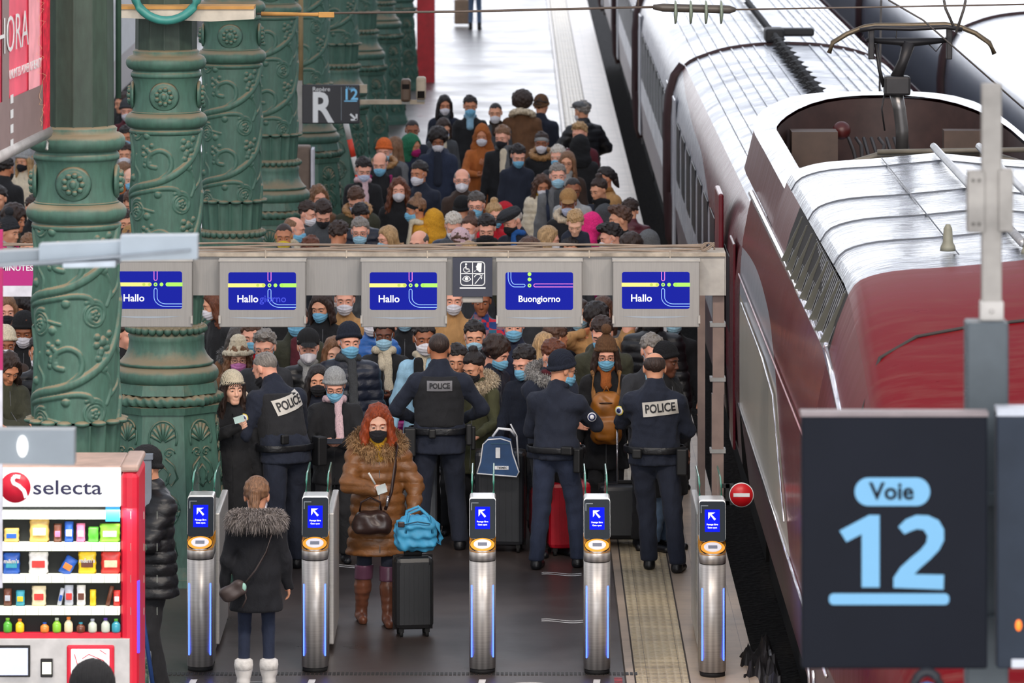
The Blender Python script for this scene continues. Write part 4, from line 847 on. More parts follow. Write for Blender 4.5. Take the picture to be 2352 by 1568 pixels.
# ---------------------------------------------------------------- ticket gates
sl = N('gate_steel'); nz = sl.noise(3, sl.coord('Object', (1, 1, 60)), 3); wv = sl.n('TexWave', wave_type='BANDS', bands_direction='X'); wv.inputs['Scale'].default_value = 7; wv.inputs['Distortion'].default_value = .3; sl.l(sl.coord(), wv.inputs[0])
sl.set(Base_Color=sl.mix(.5, sl.ramp(nz, [(.3, srgb('#a5a2a0')), (.7, srgb('#c6c3c0'))]), sl.ramp(wv.outputs[1], [(0, srgb('#8f8b89')), (1, srgb('#d0cdca'))])), Roughness=.4, Metallic=.45); sl = sl.m
gblack = flat('gate_black', '#0d1a26', .4, var=0, Specular_IOR_Level=.2); gyel = flat('gate_yellow', '#f0a52c', .35, var=.03); gwh = flat('gate_reader', '#dfdfe4', .3, var=0); led = flat('led_blue', '#3a58ff', .3, emit=5.5, var=0); gscr = flat('gate_screen', '#0c18e8', .6, emit=1.5, var=0, Specular_IOR_Level=.03)
a = N('glass'); a.set(Base_Color=(.75, .92, .85, 1), Roughness=.03, Transmission_Weight=.92); a.b.inputs['IOR'].default_value = 1.1; a.b.inputs['Alpha'].default_value = .35; M['glass'] = a.m
gedge = flat('glass_edge', '#3f8f78', .2, var=.05)
def stadium(w, d0, d1, n=12):      # plan outline, rounded towards the camera
    return [(w*math.cos(a_), -w*math.sin(a_)*1.15+d0) for a_ in [math.pi-math.pi*i/n for i in range(n+1)]][::1]+[(w, d1), (-w, d1)]
def extr(m, out, z0, z1):
    n = len(out); m.add([(x, y, z0) for x, y in out]+[(x, y, z1) for x, y in out], [(i, (i+1) % n, n+(i+1) % n, n+i) for i in range(n)], True); m.add([(x, y, z0) for x, y in out], [tuple(range(n))[::-1]]); m.add([(x, y, z1) for x, y in out], [tuple(range(n))]); return m
def make_gate():
    r = empty('ticket_gate', (0, 0, 0), 'x', 'ticket gate'); w = .098; out = stadium(w, .0, .34)
    extr(MB(), stadium(w-.006, .0, .33), 0, .035).build('foot', flat('rubber', '#101012', .8), r)
    extr(MB(), out, .035, .83).build('body', sl, r); extr(MB(), stadium(w-.004, 0, .336), .83, .836).build('seam', flat('rubber', '#101012'), r); extr(MB(), out, .836, .915).build('neck_band', sl, r)
    # sloping yellow card-reader deck
    m = MB(); n = 13; o1 = out; zf, zbk = .905, .99
    def zslope(y): return zf+(zbk-zf)*min(1, max(0, (y+.112)/.16))
    m.add([(x, y, .9) for x, y in o1]+[(x, y, zslope(y)) for x, y in o1], [(i, (i+1) % len(o1), len(o1)+(i+1) % len(o1), len(o1)+i) for i in range(len(o1))]+[tuple(range(len(o1), 2*len(o1)))], False); m.build('reader_deck', gyel, r)
    def ell(cx, cy, a_, b_, h, mt, nm, par=r):
        m = MB(); pts = [(cx+a_*math.cos(t), cy+b_*math.sin(t)) for t in [i*math.pi/14 for i in range(28)]]; m.add([(x, y, zslope(y)+h) for x, y in pts]+[(x, y, zslope(y)+h-.006) for x, y in pts], [tuple(range(28))]+[(i, (i+1) % 28, 28+(i+1) % 28, 28+i) for i in range(28)]); return m.build(nm, mt, par)
    ell(0, -.03, .094, .078, .003, gblack, 'reader_ring_dark'); ell(0, -.034, .09, .07, .006, gyel, 'reader_ring'); rd = ell(0, -.034, .066, .05, .010, gwh, 'card_reader')
    m = MB(); m.add([(x, y, zslope(y)+.012) for x, y in ((-.034, -.055), (.034, -.055), (.034, -.02), (-.034, -.02))], [(0, 1, 2, 3)]); m.build('reader_display', flat('lcd', '#777c84', .3), rd)
    # head with screen, leaning back
    hd = MB(); q = rrect(-w, w, .985, 1.285, .022); hd.add([(x, .04+(z-.985)*.22, z) for x, z in q]+[(x, .34, z) for x, z in q], [tuple(range(len(q)))]+[(i, (i+1) % len(q), len(q)+(i+1) % len(q), len(q)+i) for i in range(len(q))]); hd.build('head', flat('gate_silver', '#c8c8c6', .3, .6), r)
    yf = lambda z: .04+(z-.985)*.22
    m = MB(); q = rrect(-w+.0015, w-.0015, .986, 1.274, .018); m.add([(x, yf(z)-.002, z) for x, z in q], [tuple(range(len(q)))]); pn = m.build('face_panel', gblack, r)
    m = MB(); m.add([(x, yf(z)-.004, z) for x, z in ((-.055, 1.055), (.055, 1.055), (.055, 1.215), (-.055, 1.215))], [(0, 1, 2, 3)]); s_ = m.build('screen', gscr, pn)
    ar = MB(); Yq = lambda z: yf(z)-.0055
    for A_ in ([(-.03, 1.195), (.022, 1.195), (.004, 1.183), (-.018, 1.183), (-.018, 1.16), (-.03, 1.145)], [(-.028, 1.19), (-.017, 1.193), (.027, 1.148), (.016, 1.137)]): ar.add([(x, Yq(z), z) for x, z in A_], [tuple(range(len(A_)))])
    ar.build('arrow', W_, s_)
    for z, tx in ((1.108, 'Passage libre'), (1.086, 'Gate open')): t = text(tx, .0165, (0, Yq(z)-.001, z), W_, s_, bold=.0006, depth=.0003)
    m = MB()
    m.add([(x, yf(z)-.004, z) for x, z in ((-.085, 1.19), (-.079, 1.19), (-.079, 1.245), (-.085, 1.245))], [(0, 1, 2, 3)]); m.add([(x, yf(z)-.004, z) for x, z in ((-.085, 1.24), (-.03, 1.24), (-.03, 1.246), (-.085, 1.246))], [(0, 1, 2, 3)]); m.build('corner_mark', flat('mark_grey', '#75808a', .4), pn)
    for s2 in (-1, 1):
        t = math.radians(36); MB().tube([(s2*w*math.cos(t)*1.0, -w*1.15*math.sin(t)-.001, .12), (s2*w*math.cos(t), -w*1.15*math.sin(t)-.001, .655)], .0055, 6).build('light_strip', led, r)
        # glass leaf opened along the lane
        g = MB().add([(s2*.075, .42, .1), (s2*.075, 1.25, .1), (s2*.075, 1.25, 1.38), (s2*.075, .62, 1.38), (s2*.075, .42, 1.27), (s2*.087, .42, .1), (s2*.087, 1.25, .1), (s2*.087, 1.25, 1.38), (s2*.087, .62, 1.38), (s2*.087, .42, 1.27)],
              [(0, 1, 2, 3, 4), (9, 8, 7, 6, 5), (0, 4, 9, 5), (4, 3, 8, 9), (3, 2, 7, 8), (2, 1, 6, 7)]).build('glass_leaf', M['glass'], r)
        MB().tube([(s2*.081, .42, .1), (s2*.081, .42, 1.27), (s2*.081, .5, 1.345), (s2*.081, .62, 1.38), (s2*.081, 1.25, 1.38)], .0075, 6).build('glass_rim', gedge, g)
    MB().box(-.05, .05, .3, 1.9, .0, 1.02, .02).box(-.075, .075, .5, 1.7, .0, .32, .02).build('cabinet', sl, r)
    return r
def gate_at(r, px, py, label):
    p = P(px, py, 0); r.location = (p.x, p.y+.11, 0); r['label'] = label; r['group'] = 'ticket gates across the platform'
def copy_tree(o, parent=None):
    c = o.copy(); C.objects.link(c); c.parent = parent
    for ch in list(o.children): copy_tree(ch, c)
    return c
g0 = make_gate(); GT = [(458, 1543, 'leftmost steel ticket gate post with blue light strips'), (722, 1545, 'ticket gate post between the girl in the parka and the brown-coated woman'), (1108, 1548, 'ticket gate post in the middle, right of the black suitcase'), (1372, 1550, 'ticket gate post at the edge of the pale tiles, second from the right'), (1638, 1556, 'rightmost ticket gate post below the no-entry sign')]
gs = [g0]+[copy_tree(g0) for _ in range(4)]
for g, a_ in zip(gs, GT): gate_at(g, *a_)
# side fences beside gates
for px, lb in ((494, 'grey side panel behind the leftmost gate post'), (757, 'grey side panel behind the second gate post from the left'), (1607, 'grey side panel left of the rightmost gate post')):
    p = P(px, 1500, 0); tag(MB().box(-.02, .03, .2, 1.5, .05, 1.05, .01).build('side_panel', sl, None, (p.x, p.y-.1, 0)), lb, 'panel')
# no-entry sign on the post
xs, zs = B(1703, 1136); r = empty('no_entry_sign', (xs, DB, 0), 'round red no-entry sign with a white bar clamped beside the beam post', 'sign')
m = MB().lathe([(.0, 0), (.094, 0), (.094, .006), (0, .006)], 40); o = m.build('rim', sw, r); o.rotation_euler = (math.pi/2, 0, 0); o.location = (0, 0, zs)
m = MB().lathe([(.0, 0), (.088, 0), (.088, .002), (0, .002)], 40); o = m.build('red_disc', flat('sign_red', '#c4101c', .4, var=0), r); o.rotation_euler = (math.pi/2, 0, 0); o.location = (0, -.007, zs)
MB().box(-.062, .062, -.012, -.009, zs-.014, zs+.014).build('white_bar', sw, r); MB().box(-.15, -.06, .01, .04, zs+.05, zs+.08).box(-.15, -.06, .01, .04, zs-.08, zs-.05).box(-.12, -.09, 0.01, .03, zs-.08, zs+.08).build('bracket', flat('bracket_black', '#141416'), r)
# grey upright panel at the left and machine pipes behind
p = PD(316, 1400, 41.2); o = MB().box(-.1, .1, 0, .05, 0, CZ-(1045+680)/(FPX/41.2), .004).box(-.1, .11, -.01, .06, CZ-(1055+680)/(FPX/41.2), CZ-(1043+680)/(FPX/41.2)).build('partition_panel', flat('partition_grey', '#6f7783', .6), None, (p.x, p.y, 0)); tag(o, 'tall grey-blue partition panel between the vending machine and the man in black', 'panel')
r = empty('bent_signpost', (PD(330, 1568, 40.4).x, 40.4, 0), 'blue and rusty leaning pipe between vending machine and grey panel', 'pipe')
MB().tube([tuple(PD(322, 1330, 40.4)-Vector(r.location)), tuple(PD(330, 1430, 40.4)-Vector(r.location)), (.1, 0, 0)], .016, 8).build('blue_pipe', flat('pipe_blue', '#2a4a86', .5), r)
# R repère sign and cameras
sr = 186.0; DR = FPX/sr; R_ = lambda px, py: ((px-1176)/sr, CZ-(py+680)/sr)
xa, za = R_(694, 195); xb, zb_ = R_(826, 284); r = empty('platform_marker_sign', (xa, DR, 0), 'dark sign with white R, blue 12 and an arrow by the columns', 'sign'); w_ = xb-xa
MB().box(0, w_, 0, .09, zb_, za, .01).build('board', flat('sign_dark', '#20222b', .4, var=.05), r)
u = lambda px, py: (R_(px, py)[0]-xa, -.004, R_(px, py)[1])
text('R', .52, u(739, 250), sw, r, bold=.012, xs=.85); text('Repère', .075, u(738, 205), sw, r); sb = flat('sign_blue', '#6fb4dc', .4, emit=.15, var=0); text('12', .19, u(805, 218), sb, r, bold=.004); text('Voie', .06, u(805, 203), sb, r)
ribbon(MB(), [(u(791, 232)[0], u(791, 232)[2]), (u(820, 232)[0], u(820, 232)[2])], .015, -.004).build('underline', sb, r); ribbon(MB(), [(u(784, 200)[0], u(784, 200)[2]), (u(784, 276)[0], u(784, 276)[2])], .008, -.004).build('divider', flat('mark_grey', '#75808a'), r)
m = MB(); A0, A1 = u(805, 262), u(819, 275); ribbon(m, [(A0[0], A0[2]), (A1[0], A1[2])], .025, -.004); ribbon(m, [(u(806, 275)[0], A1[2]), (A1[0], A1[2]), (A1[0], u(0, 262)[2])], .022, -.004); m.build('arrow', sw, r)
MB().box(-.12, 0, .02, .2, zb_-.1, za+.05).build('mount_bracket', flat('galv', '#8d8d8b'), r); MB().tube([(-.02, .1, za), (-.02, .1, za+1.2)], .03, 8).build('hanger', flat('dust_brown', '#8a7754', .8), r)
MB().box(w_, w_+.09, .02, .1, za-.1, za+.0).box(w_, w_+.8, .05, .12, R_(0, 240)[1], R_(0, 230)[1]).build('arm', flat('arm_beige', '#b5a792', .6), r)
for i, (px, py, tl, lb) in enumerate(((932, 208, 0, 'left surveillance camera with brown dome on the beige arm'), (967, 203, .1, 'right upright beige surveillance camera on the arm end'))):
    q = R_(px, py); c = empty('surveillance_camera', (q[0], DR+.08, q[1]), lb, 'camera')
    MB().box(-.06, .06, -.1, .12, -.14, .14, .03).build('housing', flat('arm_beige' if i else 'cam_brown', '#b5a792' if i else '#5a4636', .5), c); MB().box(-.045, .045, -.106, -.09, -.12 if i else .02, -.03 if i else .08).build('lens', flat('lens_black', '#111111', .1), c); MB().box(-.05, .05, -.05, .05, -.17, -.13).build('bracket', flat('galv', '#8d8d8b'), c)
# cable bracket, loop pipe and overhead wire with insulators
DW = 46.72; q = PD(430, 30, DW); r = empty('wire_bracket', (q.x, DW-.35, 0), 'pale riveted bracket arm with rusty top fixed round the second column', 'bracket')
xa = PD(275, 30, DW).x-q.x; xb = PD(588, 30, DW).x-q.x; zc = q.z
MB().add([(xa, 0, zc+.05), (xb, 0, zc+.05), (xb, 0, zc-.03), (xb-.35, 0, zc-.05), (xa, 0, zc-.02), (xa, .3, zc+.05), (xb, .3, zc+.05), (xb, .3, zc-.03), (xb-.35, .3, zc-.05), (xa, .3, zc-.02)], [(0, 1, 2, 3, 4), (9, 8, 7, 6, 5), (0, 5, 6, 1), (1, 6, 7, 2), (2, 7, 8, 3), (3, 8, 9, 4)]).build('arm', flat('bracket_pale', '#c4bcae', .6), r)
MB().box(xa, xb, -.02, .32, zc+.05, zc+.075).build('rust_top', flat('rust_top', '#b98a4e', .95), r)
MB().tube([(PD(390, 0, DW).x-q.x+.265*math.cos(t), -.12, PD(390, -30, DW).z+.25*math.sin(t)) for t in [math.pi+i*math.pi/16 for i in range(17)]], .036, 12).build('loop_pipe', flat('pipe_teal', '#3a8a82', .4), r)
wm = flat('wire', '#5c5048', .6); r = empty('overhead_wire', (0, DW, 0), 'overhead wire with a row of disc insulators crossing the top of the picture', 'wire')
a_, b_ = PD(590, 32, DW), PD(1500, 16, DW); c_, d_ = PD(1690, 22, DW), PD(2420, 9, DW)
MB().tube([(a_.x, 0, a_.z), ((a_.x+b_.x)/2, 0, (a_.z+b_.z)/2-.01), (b_.x, 0, b_.z)], .011, 6).build('wire_run', wm, r); MB().tube([(c_.x, 0, c_.z), (d_.x, 0, d_.z)], .008, 6).build('wire_run', wm, r)
e_ = PD(740, 33, DW); MB().tube([(e_.x-.5, 0, e_.z+.005), (e_.x-.1, 0, e_.z), (e_.x, 0, e_.z)], [.018, .016, .02], 8).box(e_.x-.03, e_.x+.1, -.025, .025, e_.z-.025, e_.z+.02, .005).build('tensioner', flat('rust_top', '#b98a4e'), r)
MB().tube([(b_.x, 0, b_.z), (b_.x+.08, 0, b_.z-.005), (c_.x-.05, 0, c_.z), (c_.x, 0, c_.z)], [.02, .035, .035, .015], 10).build('insulator_core', flat('porcelain_dark', '#4b443e', .4), r)
for px in (1551, 1586, 1621, 1656):
    q = PD(px, 28, DW); o = MB().lathe([(.03, -.012), (.095, -.006), (.1, .0), (.09, .01), (.03, .02)], 20).build('insulator_disc', flat('porcelain', '#7d8878', .25), r); o.rotation_euler = (0, math.pi/2, 0); o.location = (q.x, 0, q.z)
MB().tube([(PD(1466, 0, DW).x, 0, PD(0, -40, DW).z), (PD(1466, 0, DW).x, 0, PD(0, 18, DW).z)], .008, 6).build('hanger', wm, r)
# ---------------------------------------------------------------- trains
def metal_roof(name, c1, c2, rough, seams=True, metal=.85):
    a = N(name); g = a.coord(); n1 = a.noise(1.2, g, 6, .6, .4); n2 = a.noise(3, a.coord('Object', (1, 3, 1)), 5, .6, 1.5)
    a.set(Base_Color=a.ramp(n2, [(.3, srgb(c1)), (.65, srgb(c2))]), Roughness=a.ramp(n1, [(.35, (rough*.7,)*3), (.7, (rough*1.5,)*3)]), Metallic=metal); a.bump(n2, .55, .035); M[name] = a.m; return a.m
silver = metal_roof('roof_silver', '#4c525c', '#b9bdc5', .17); silver2 = metal_roof('roof_silver_far', '#8a8e96', '#bcc0c7', .28)  # loco roof: streaky reflections painted into the colour as dark and pale patches
def livery(name, base, alt, pts, z_lo=-9, alt2=None, zsplit=0, rough=.16, above=False):
    """two-colour side: the alternative colour lies below (or above) a curve z(D)"""
    a = N(name); t = a.n('NewGeometry'); s_ = a.n('SeparateXYZ'); a.l(t.outputs['Position'], s_.inputs[0])
    fc = a.n('FloatCurve'); D0, D1 = pts[0][0], pts[-1][0]; cv = fc.mapping.curves[0]
    P2 = [((d-D0)/(D1-D0), z/4) for d, z in pts]
    cv.points[0].location = P2[0]; cv.points[1].location = P2[-1]
    for p in P2[1:-1]: cv.points.new(*p)
    fc.mapping.update(); x = a.math('DIVIDE', a.math('SUBTRACT', s_.outputs['Y'], D0), D1-D0); a.l(x, fc.inputs['Value'])
    lim = a.math('MULTIPLY', fc.outputs[0], 4.0); f = a.math('GREATER_THAN', s_.outputs['Z'], lim) if above else a.math('LESS_THAN', s_.outputs['Z'], lim)
    rng = a.math('MULTIPLY', a.math('GREATER_THAN', s_.outputs['Y'], D0+.01), a.math('LESS_THAN', s_.outputs['Y'], D1-.01)); f = a.math('MULTIPLY', f, rng)
    dirt = a.noise(2.2, a.coord('Object', (1, 6, .35)), 6, .7); col2 = srgb(alt)
    if alt2: col2 = a.mix(a.math('LESS_THAN', s_.outputs['Z'], zsplit), srgb(alt), srgb(alt2))
    c = a.mix(f, srgb(base), col2); c = a.mix(a.ramp(dirt, [(.45, (0, 0, 0)), (.8, (.22,)*3)]), c, srgb('#6f6258'))
    a.set(Base_Color=c, Roughness=a.ramp(dirt, [(.3, (rough,)*3), (.8, (rough*1.7,)*3)])); a.b.inputs['Specular IOR Level'].default_value = .06 if name == 'nose_red' else .3; M[name] = a.m; return a.m
red_side = livery('thalys_side', '#6a1420', '#b0b5be', [(40.6, .9), (41.4, 1.25), (42.3, 1.62), (43.0, 2.0), (43.8, 2.25), (45, 2.42), (50.2, 2.42)], alt2='#c6bfb0', zsplit=2.02)
coach_side = livery('coach_side', '#a9abb3', '#5d1a26', [(50, .4), (54.6, 1.0), (57, 1.9), (60, 2.28), (65, 2.4), (72, 2.6)], above=True, rough=.22)
nose_red = livery('nose_red', '#560810', '#560810', [(20, 0), (21, 0)], rough=.26)
grey_side = flat('grey_side', '#6f7684', .2, .3, var=.1, vs_=2); skirt_m = flat('skirt_plum', '#553640', .35, var=.2, vs_=3); dark_g = flat('underframe', '#141110', .9); gask = flat('gasket', '#3a1f22', .6); seam_m = flat('seam_dark', '#4a4f58', .5); win_m = flat('train_glass', '#15181e', .4, var=0, Specular_IOR_Level=.15)
CXT = 3.45
def loft(secs, mat, name, par, smooth=True, both=True, cx=CXT):
    """secs: list of (D, [(half width, z), ...]); mirrored about the train's centre line"""
    m = MB(); n = len(secs[0][1])
    for sgn in ((1, -1) if both is True else (both,)):
        vs = [(cx+sgn*w, D, z) for D, pr in secs for w, z in pr]; fs = [(j*n+i, j*n+i+1, (j+1)*n+i+1, (j+1)*n+i) for j in range(len(secs)-1) for i in range(n-1)]
        m.add(vs, fs, smooth)
    return m.build(name, mat, par)
def sm(pts, k=3):
    q = []
    for i in range(len(pts)-1):
        p0, p1, p2, p3 = pts[max(i-1, 0)], pts[i], pts[i+1], pts[min(i+2, len(pts)-1)]
        for t in [j/k for j in range(k)]: q.append(tuple(.5*((2*p1[c])+(-p0[c]+p2[c])*t+(2*p0[c]-5*p1[c]+4*p2[c]-p3[c])*t*t+(-p0[c]+3*p1[c]-3*p2[c]+p3[c])*t**3) for c in range(len(p1))))
    return q+[tuple(pts[-1])]
SKIRT = [(1.36, .32), (1.42, .5), (1.45, 1.05)]
CSIDE = [(1.45, 1.05), (1.45, 2.0), (1.42, 2.3), (1.36, 2.5), (1.27, 2.64)]
CROOF = sm([(1.27, 2.64), (1.15, 2.72), (.8, 2.84), (.4, 2.9), (0, 2.92)], 3)
def make_coach(D0, D1, label, cx, side, roofm, ribs=True, nwin=9, first=False):
    r = empty('train_coach', (cx, D0, 0), label, 'train coach'); r2 = bpy.data.objects.new
    def L(secs, mat, nm, par=r, **k):
        o = loft(secs, mat, nm, None, cx=cx, **k); o.parent = par; o.matrix_parent_inverse = Matrix.Translation((-cx, -D0, 0)); return o
    def put(o, par=r): o.parent = par; o.matrix_parent_inverse = Matrix.Translation((-cx, -D0, 0)) if par is r else Matrix(); return o
    L([(D0, SKIRT), (D1, SKIRT)], skirt_m, 'skirt'); sd = L([(D0, CSIDE), (D1, CSIDE)], side, 'side_shell'); rf = L([(D0, CROOF), (D1, CROOF)], roofm, 'roof')
    m = MB()
    for D in (D0, D1): pr = SKIRT+CSIDE[1:]+CROOF[1:]; put(MB().add([(cx-w, D, z) for w, z in pr]+[(cx+w, D, z) for w, z in pr[::-1]], [tuple(range(2*len(pr)))]).build('end_wall', dark_g))
    put(MB().box(cx-1.2, cx+1.2, D0+.3, D1-.3, -.4, .34).build('underframe', dark_g))
    if ribs:
        m = MB()
        for w in (.28, .42, .56, .7, .84, .98, 1.12):
            z = np.interp(w, [p[0] for p in CROOF[::-1]], [p[1] for p in CROOF[::-1]])
            for s_ in (-1, 1): m.box(cx+s_*w-.008, cx+s_*w+.008, D0+.2, D1-.2, z-.005, z+.02)
        put(m.build('roof_ribs', silver2), rf)
    if not nwin: put(MB().box(cx-1.456, cx-1.44, D0, D1, 1.1, 1.5).build('red_stripe', flat('stripe_red', '#5c2430', .4)), sd)
    put(MB().tube([(cx-w, D1-.02, z+.012) for w, z in CROOF]+[(cx+w, D1-.02, z+.012) for w, z in CROOF[::-1]], .03, 6).build('joint_seal', gask)); put(MB().tube([(cx-w-.01, D1+.2, z) for w, z in SKIRT+CSIDE], .09, 6).build('gangway_gasket', gask))
    L_ = D1-D0
    for i in range(nwin):
        y = D0+2.2+i*(L_-4)/nwin; o = put(MB().box(cx-1.455, cx-1.445, y, y+1.25, 1.42, 2.12, .004).build('window', win_m), sd)
    for y in (D0+1.0, D1-1.9) if nwin else (): put(MB().box(cx-1.465, cx-1.44, y, y+.85, .5, 2.35, .01).build('door', side), sd)
    for k in range(2):
        y = D0+.2+k*(L_-.6)
        m = MB()
        for dy in (-1.2, 1.2):
            for s_ in (-1, 1): m.tube([(cx+s_*.66, y+dy, -.15), (cx+s_*.8, y+dy, -.15)], .42, 20)
        m.box(cx-1.15, cx+1.15, y-1.7, y+1.7, -.25, .1)
        if y-1.7 > D0-2: put(m.build('bogie', dark_g))
    put(MB().tube([(cx-w-.02, D1+.25, z) for w, z in ((1.3, .9), (1.3, .2))], .07, 8).ball((cx-1.36, D1+.25, .98), .12, 10, 8).build('coupling_hose', flat('hose_grey', '#7c7f84', .5)))
    return r
CN = ['first coach behind the locomotive, grey with red near end', 'second red and silver coach, its roof meeting the first at the black joint', 'third coach of the red train toward the top of the picture', 'fourth coach of the red train, farthest visible']
D = 50.1
for i, Ln in enumerate((21.5, 18.7, 18.7, 18.7)): make_coach(D, D+Ln-.05, CN[i], CXT, coach_side, silver2, first=(i == 0))if True else 0; D += Ln
D = 41.6
for i in range(5):
    make_coach(D, D+18.6, ['nearest coach of the grey train at the right edge', 'grey train coach right of the pantograph', 'grey train coach above the pantograph', 'fourth grey train coach toward the top', 'farthest grey train coach at the top'][i], 7.45, grey_side, metal_roof('roof_bluegrey', '#7b8088', '#b6bac2', .16) if 'roof_bluegrey' not in M else M['roof_bluegrey'], ribs=False, nwin=0); D += 18.7
make_coach(72, 128, 'pale train standing beyond the crowd, left of the columns', -8.3, flat('left_train', '#9fa4ac', .35), silver2, ribs=False, nwin=10)
# cable run with insulators on the red train's roof
r = empty('roof_cable', (CXT-.15, 56, 0), 'black insulated power cable running along the red train\'s coach roofs', 'cable'); m = MB(); m.tube([(0, 0, 3.05), (0, 60, 3.05)], .03, 8)
for i in range(150): m.lathe([(.03, 0), (.065, .02), (.03, .04)], 10, 0, .4*i, 3.0, 1, 1, False) if i < 60 else None
m.build('cable_core', flat('cable_black', '#1c1b1d', .6), r)
for i in range(16): MB().lathe([(.02, -.1), (.09, -.08), (.03, -.05), (.09, -.02), (.03, .01), (.09, .04), (.02, .06)], 12, 0, .8+i*.9, 3.02).build('insulator', flat('cable_black', '#1c1b1d'), r)
MB().box(-.12, .12, 15.4, 15.9, 2.95, 3.12, .03).box(.05, .5, 15.5, 15.75, 3.02, 3.12, .03).build('coupler_box', flat('cable_black', '#1c1b1d'), r)
# locomotive
loco = empty('locomotive', (CXT, 50, 0), 'dark red electric locomotive with silver roof and open pantograph well', 'locomotive'); INV = Matrix.Translation((-CXT, -50, 0))
def LP(o, par=None): o.parent = par or loco; o.matrix_parent_inverse = INV if par is None or par is loco else Matrix(); return o
def sec(D):
    zt = float(np.interp(D, [31.6, 31.9, 32.4, 33.2, 34.2, 35.2, 36.2, 37.0, 37.6, 38.2, 60], [.5, .95, 1.35, 1.8, 2.25, 2.68, 3.08, 3.34, 3.47, 3.53, 3.56])); wf = float(np.interp(D, [31.6, 31.9, 32.4, 33.2, 34.2, 35.5, 37, 60], [.45, .62, .76, .88, .94, .975, 1, 1]))
    zg = min(2.9, zt*.80+.08); zu = min(3.3, zg+(zt-zg)*.62); c = (zt-zg)/.66
    return dict(sk=[(1.36*wf, min(.32, zt*.3)), (1.45*wf, min(1.05, zt*.5))], sd=sm([(1.45*wf, min(1.05, zt*.5)), (1.45*wf, min(2.0, zt*.62)), (1.42*wf, min(2.5, zt*.75)), (1.34*wf, zg)], 2), sl=[(1.34*wf, zg), (1.285*wf, (zg+zu)/2), (1.21*wf, zu)], rf=sm([(1.21*wf, zu), (1.13*wf, zu+(zt-zu)*.42), (.9*wf, zt-(zt-zu)*.32), (.5*wf, zt-.05*c), (0, zt)], 3))
def LL(Ds, key, mat, nm, par=None, **k): return LP(loft([(D, sec(D)[key]) for D in Ds], mat, nm, None, **k), par)
fr = lambda a, b, s: list(np.arange(a, b, s))+[b]
sd = LL(fr(37.9, 50, .6), 'sd', red_side, 'side_shell'); LL(fr(31.6, 50, .45), 'sk', skirt_m, 'skirt'); nose = LL(fr(31.6, 37.9, .3), 'sd', nose_red, 'nose_side')
LL(fr(31.6, 37.9, .3), 'sl', nose_red, 'nose_cheek', nose); LL(fr(31.6, 37.9, .3), 'rf', nose_red, 'nose_top', nose)
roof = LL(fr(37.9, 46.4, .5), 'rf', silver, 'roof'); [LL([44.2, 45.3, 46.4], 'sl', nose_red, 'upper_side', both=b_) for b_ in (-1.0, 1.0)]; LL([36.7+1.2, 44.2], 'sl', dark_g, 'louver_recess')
pr = [(D, [(0, .32)]+[(w, z) for k in ('sk', 'sd', 'sl', 'rf') for w, z in sec(D)[k]]) for D in (31.6,)]
m = MB(); q = pr[0][1]; m.add([(CXT-w, 31.6, z) for w, z in q]+[(CXT+w, 31.6, z) for w, z in q[::-1]], [tuple(range(2*len(q)))]); LP(m.build('nose_cap', nose_red), nose)
LP(MB().box(CXT-1.2, CXT+1.2, 32.5, 49.7, -.4, .34).build('underframe', dark_g))
for y in (35.5, 46.5):
    m = MB(); m.box(CXT-1.15, CXT+1.15, y-2, y+2, -.3, .1); [m.tube([(CXT+s_*.66, y+d_, -.12), (CXT+s_*.8, y+d_, -.12)], .46, 22) for s_ in (-1, 1) for d_ in (-1.4, 1.4)]; LP(m.build('bogie', dark_g))
LP(MB().tube([(CXT-1.345, y, 2.9) for y in (38.0, 42, 50)], .03, 8).tube([(CXT+1.345, y, 2.9) for y in (38.0, 42, 50)], .03, 8).build('gutter_rail', flat('chrome', '#d9d6da', .15, .9)), sd)
LP(MB().tube([(CXT-1.462, y, z) for y, z in ((37.5, 2.2), (40.0, 2.2), (44, 2.2), (49.9, 2.2))], .008, 5).build('side_line', flat('line_pink', '#a87a80', .4)), sd)
LP(MB().tube([(CXT-1.47, y, z) for y, z in ((49.2, 2.02), (45, 2.02), (43.2, 1.95), (42.3, 1.6), (41.4, 1.25))], .009, 6).build('handrail', flat('chrome', '#d9d6da')), sd)
LP(MB().tube([(CXT-1.46, 36, 1.05), (CXT-1.46, 50, 1.05)], .014, 6).build('skirt_seam', flat('chrome', '#d9d6da')), sd)
for y in (36.8, 37.5): LP(MB().tube([(CXT-1.48, y, .6), (CXT-1.5, y, .95)], .012, 6).build('grab_handle', flat('chrome', '#d9d6da')), sd)
# louvers: frames and fine slats
for i in range(9):
    y = 38.1+i*.69; m = MB(); a_ = sec(y)['sl']; m.prism([(CXT-a_[0][0]+.02, a_[0][1]+.02), (CXT-a_[0][0]-.05, a_[0][1]+.03), (CXT-a_[2][0]-.045, a_[2][1]-.09), (CXT-a_[2][0]-.02, a_[2][1]-.03), (CXT-a_[2][0]+.02, a_[2][1]-.02)], 'y', y, y+.03)
    LP(m.build('louver_fin', flat('louver_olive', '#4a4a42', .6)), loco)
m = MB()
for i in range(44):
    y = 38.0+i*.138; a_ = sec(y)['sl']; m.add([(CXT-a_[0][0]-.004, y, a_[0][1]+.02), (CXT-a_[2][0]-.004, y, a_[2][1]-.02), (CXT-a_[2][0]-.004, y+.045, a_[2][1]-.02), (CXT-a_[0][0]-.004, y+.045, a_[0][1]+.02)], [(0, 1, 2, 3)])
LP(m.build('louver_slats', flat('slat_grey', '#8b8e92', .4, .5)))
m = MB()
for D in (39.6, 41.3, 43.0, 45.6): pr = sec(D)['rf']; m.tube([(CXT-w, D, z+.002) for w, z in pr]+[(CXT+w, D, z+.002) for w, z in pr[::-1]], .007, 4)
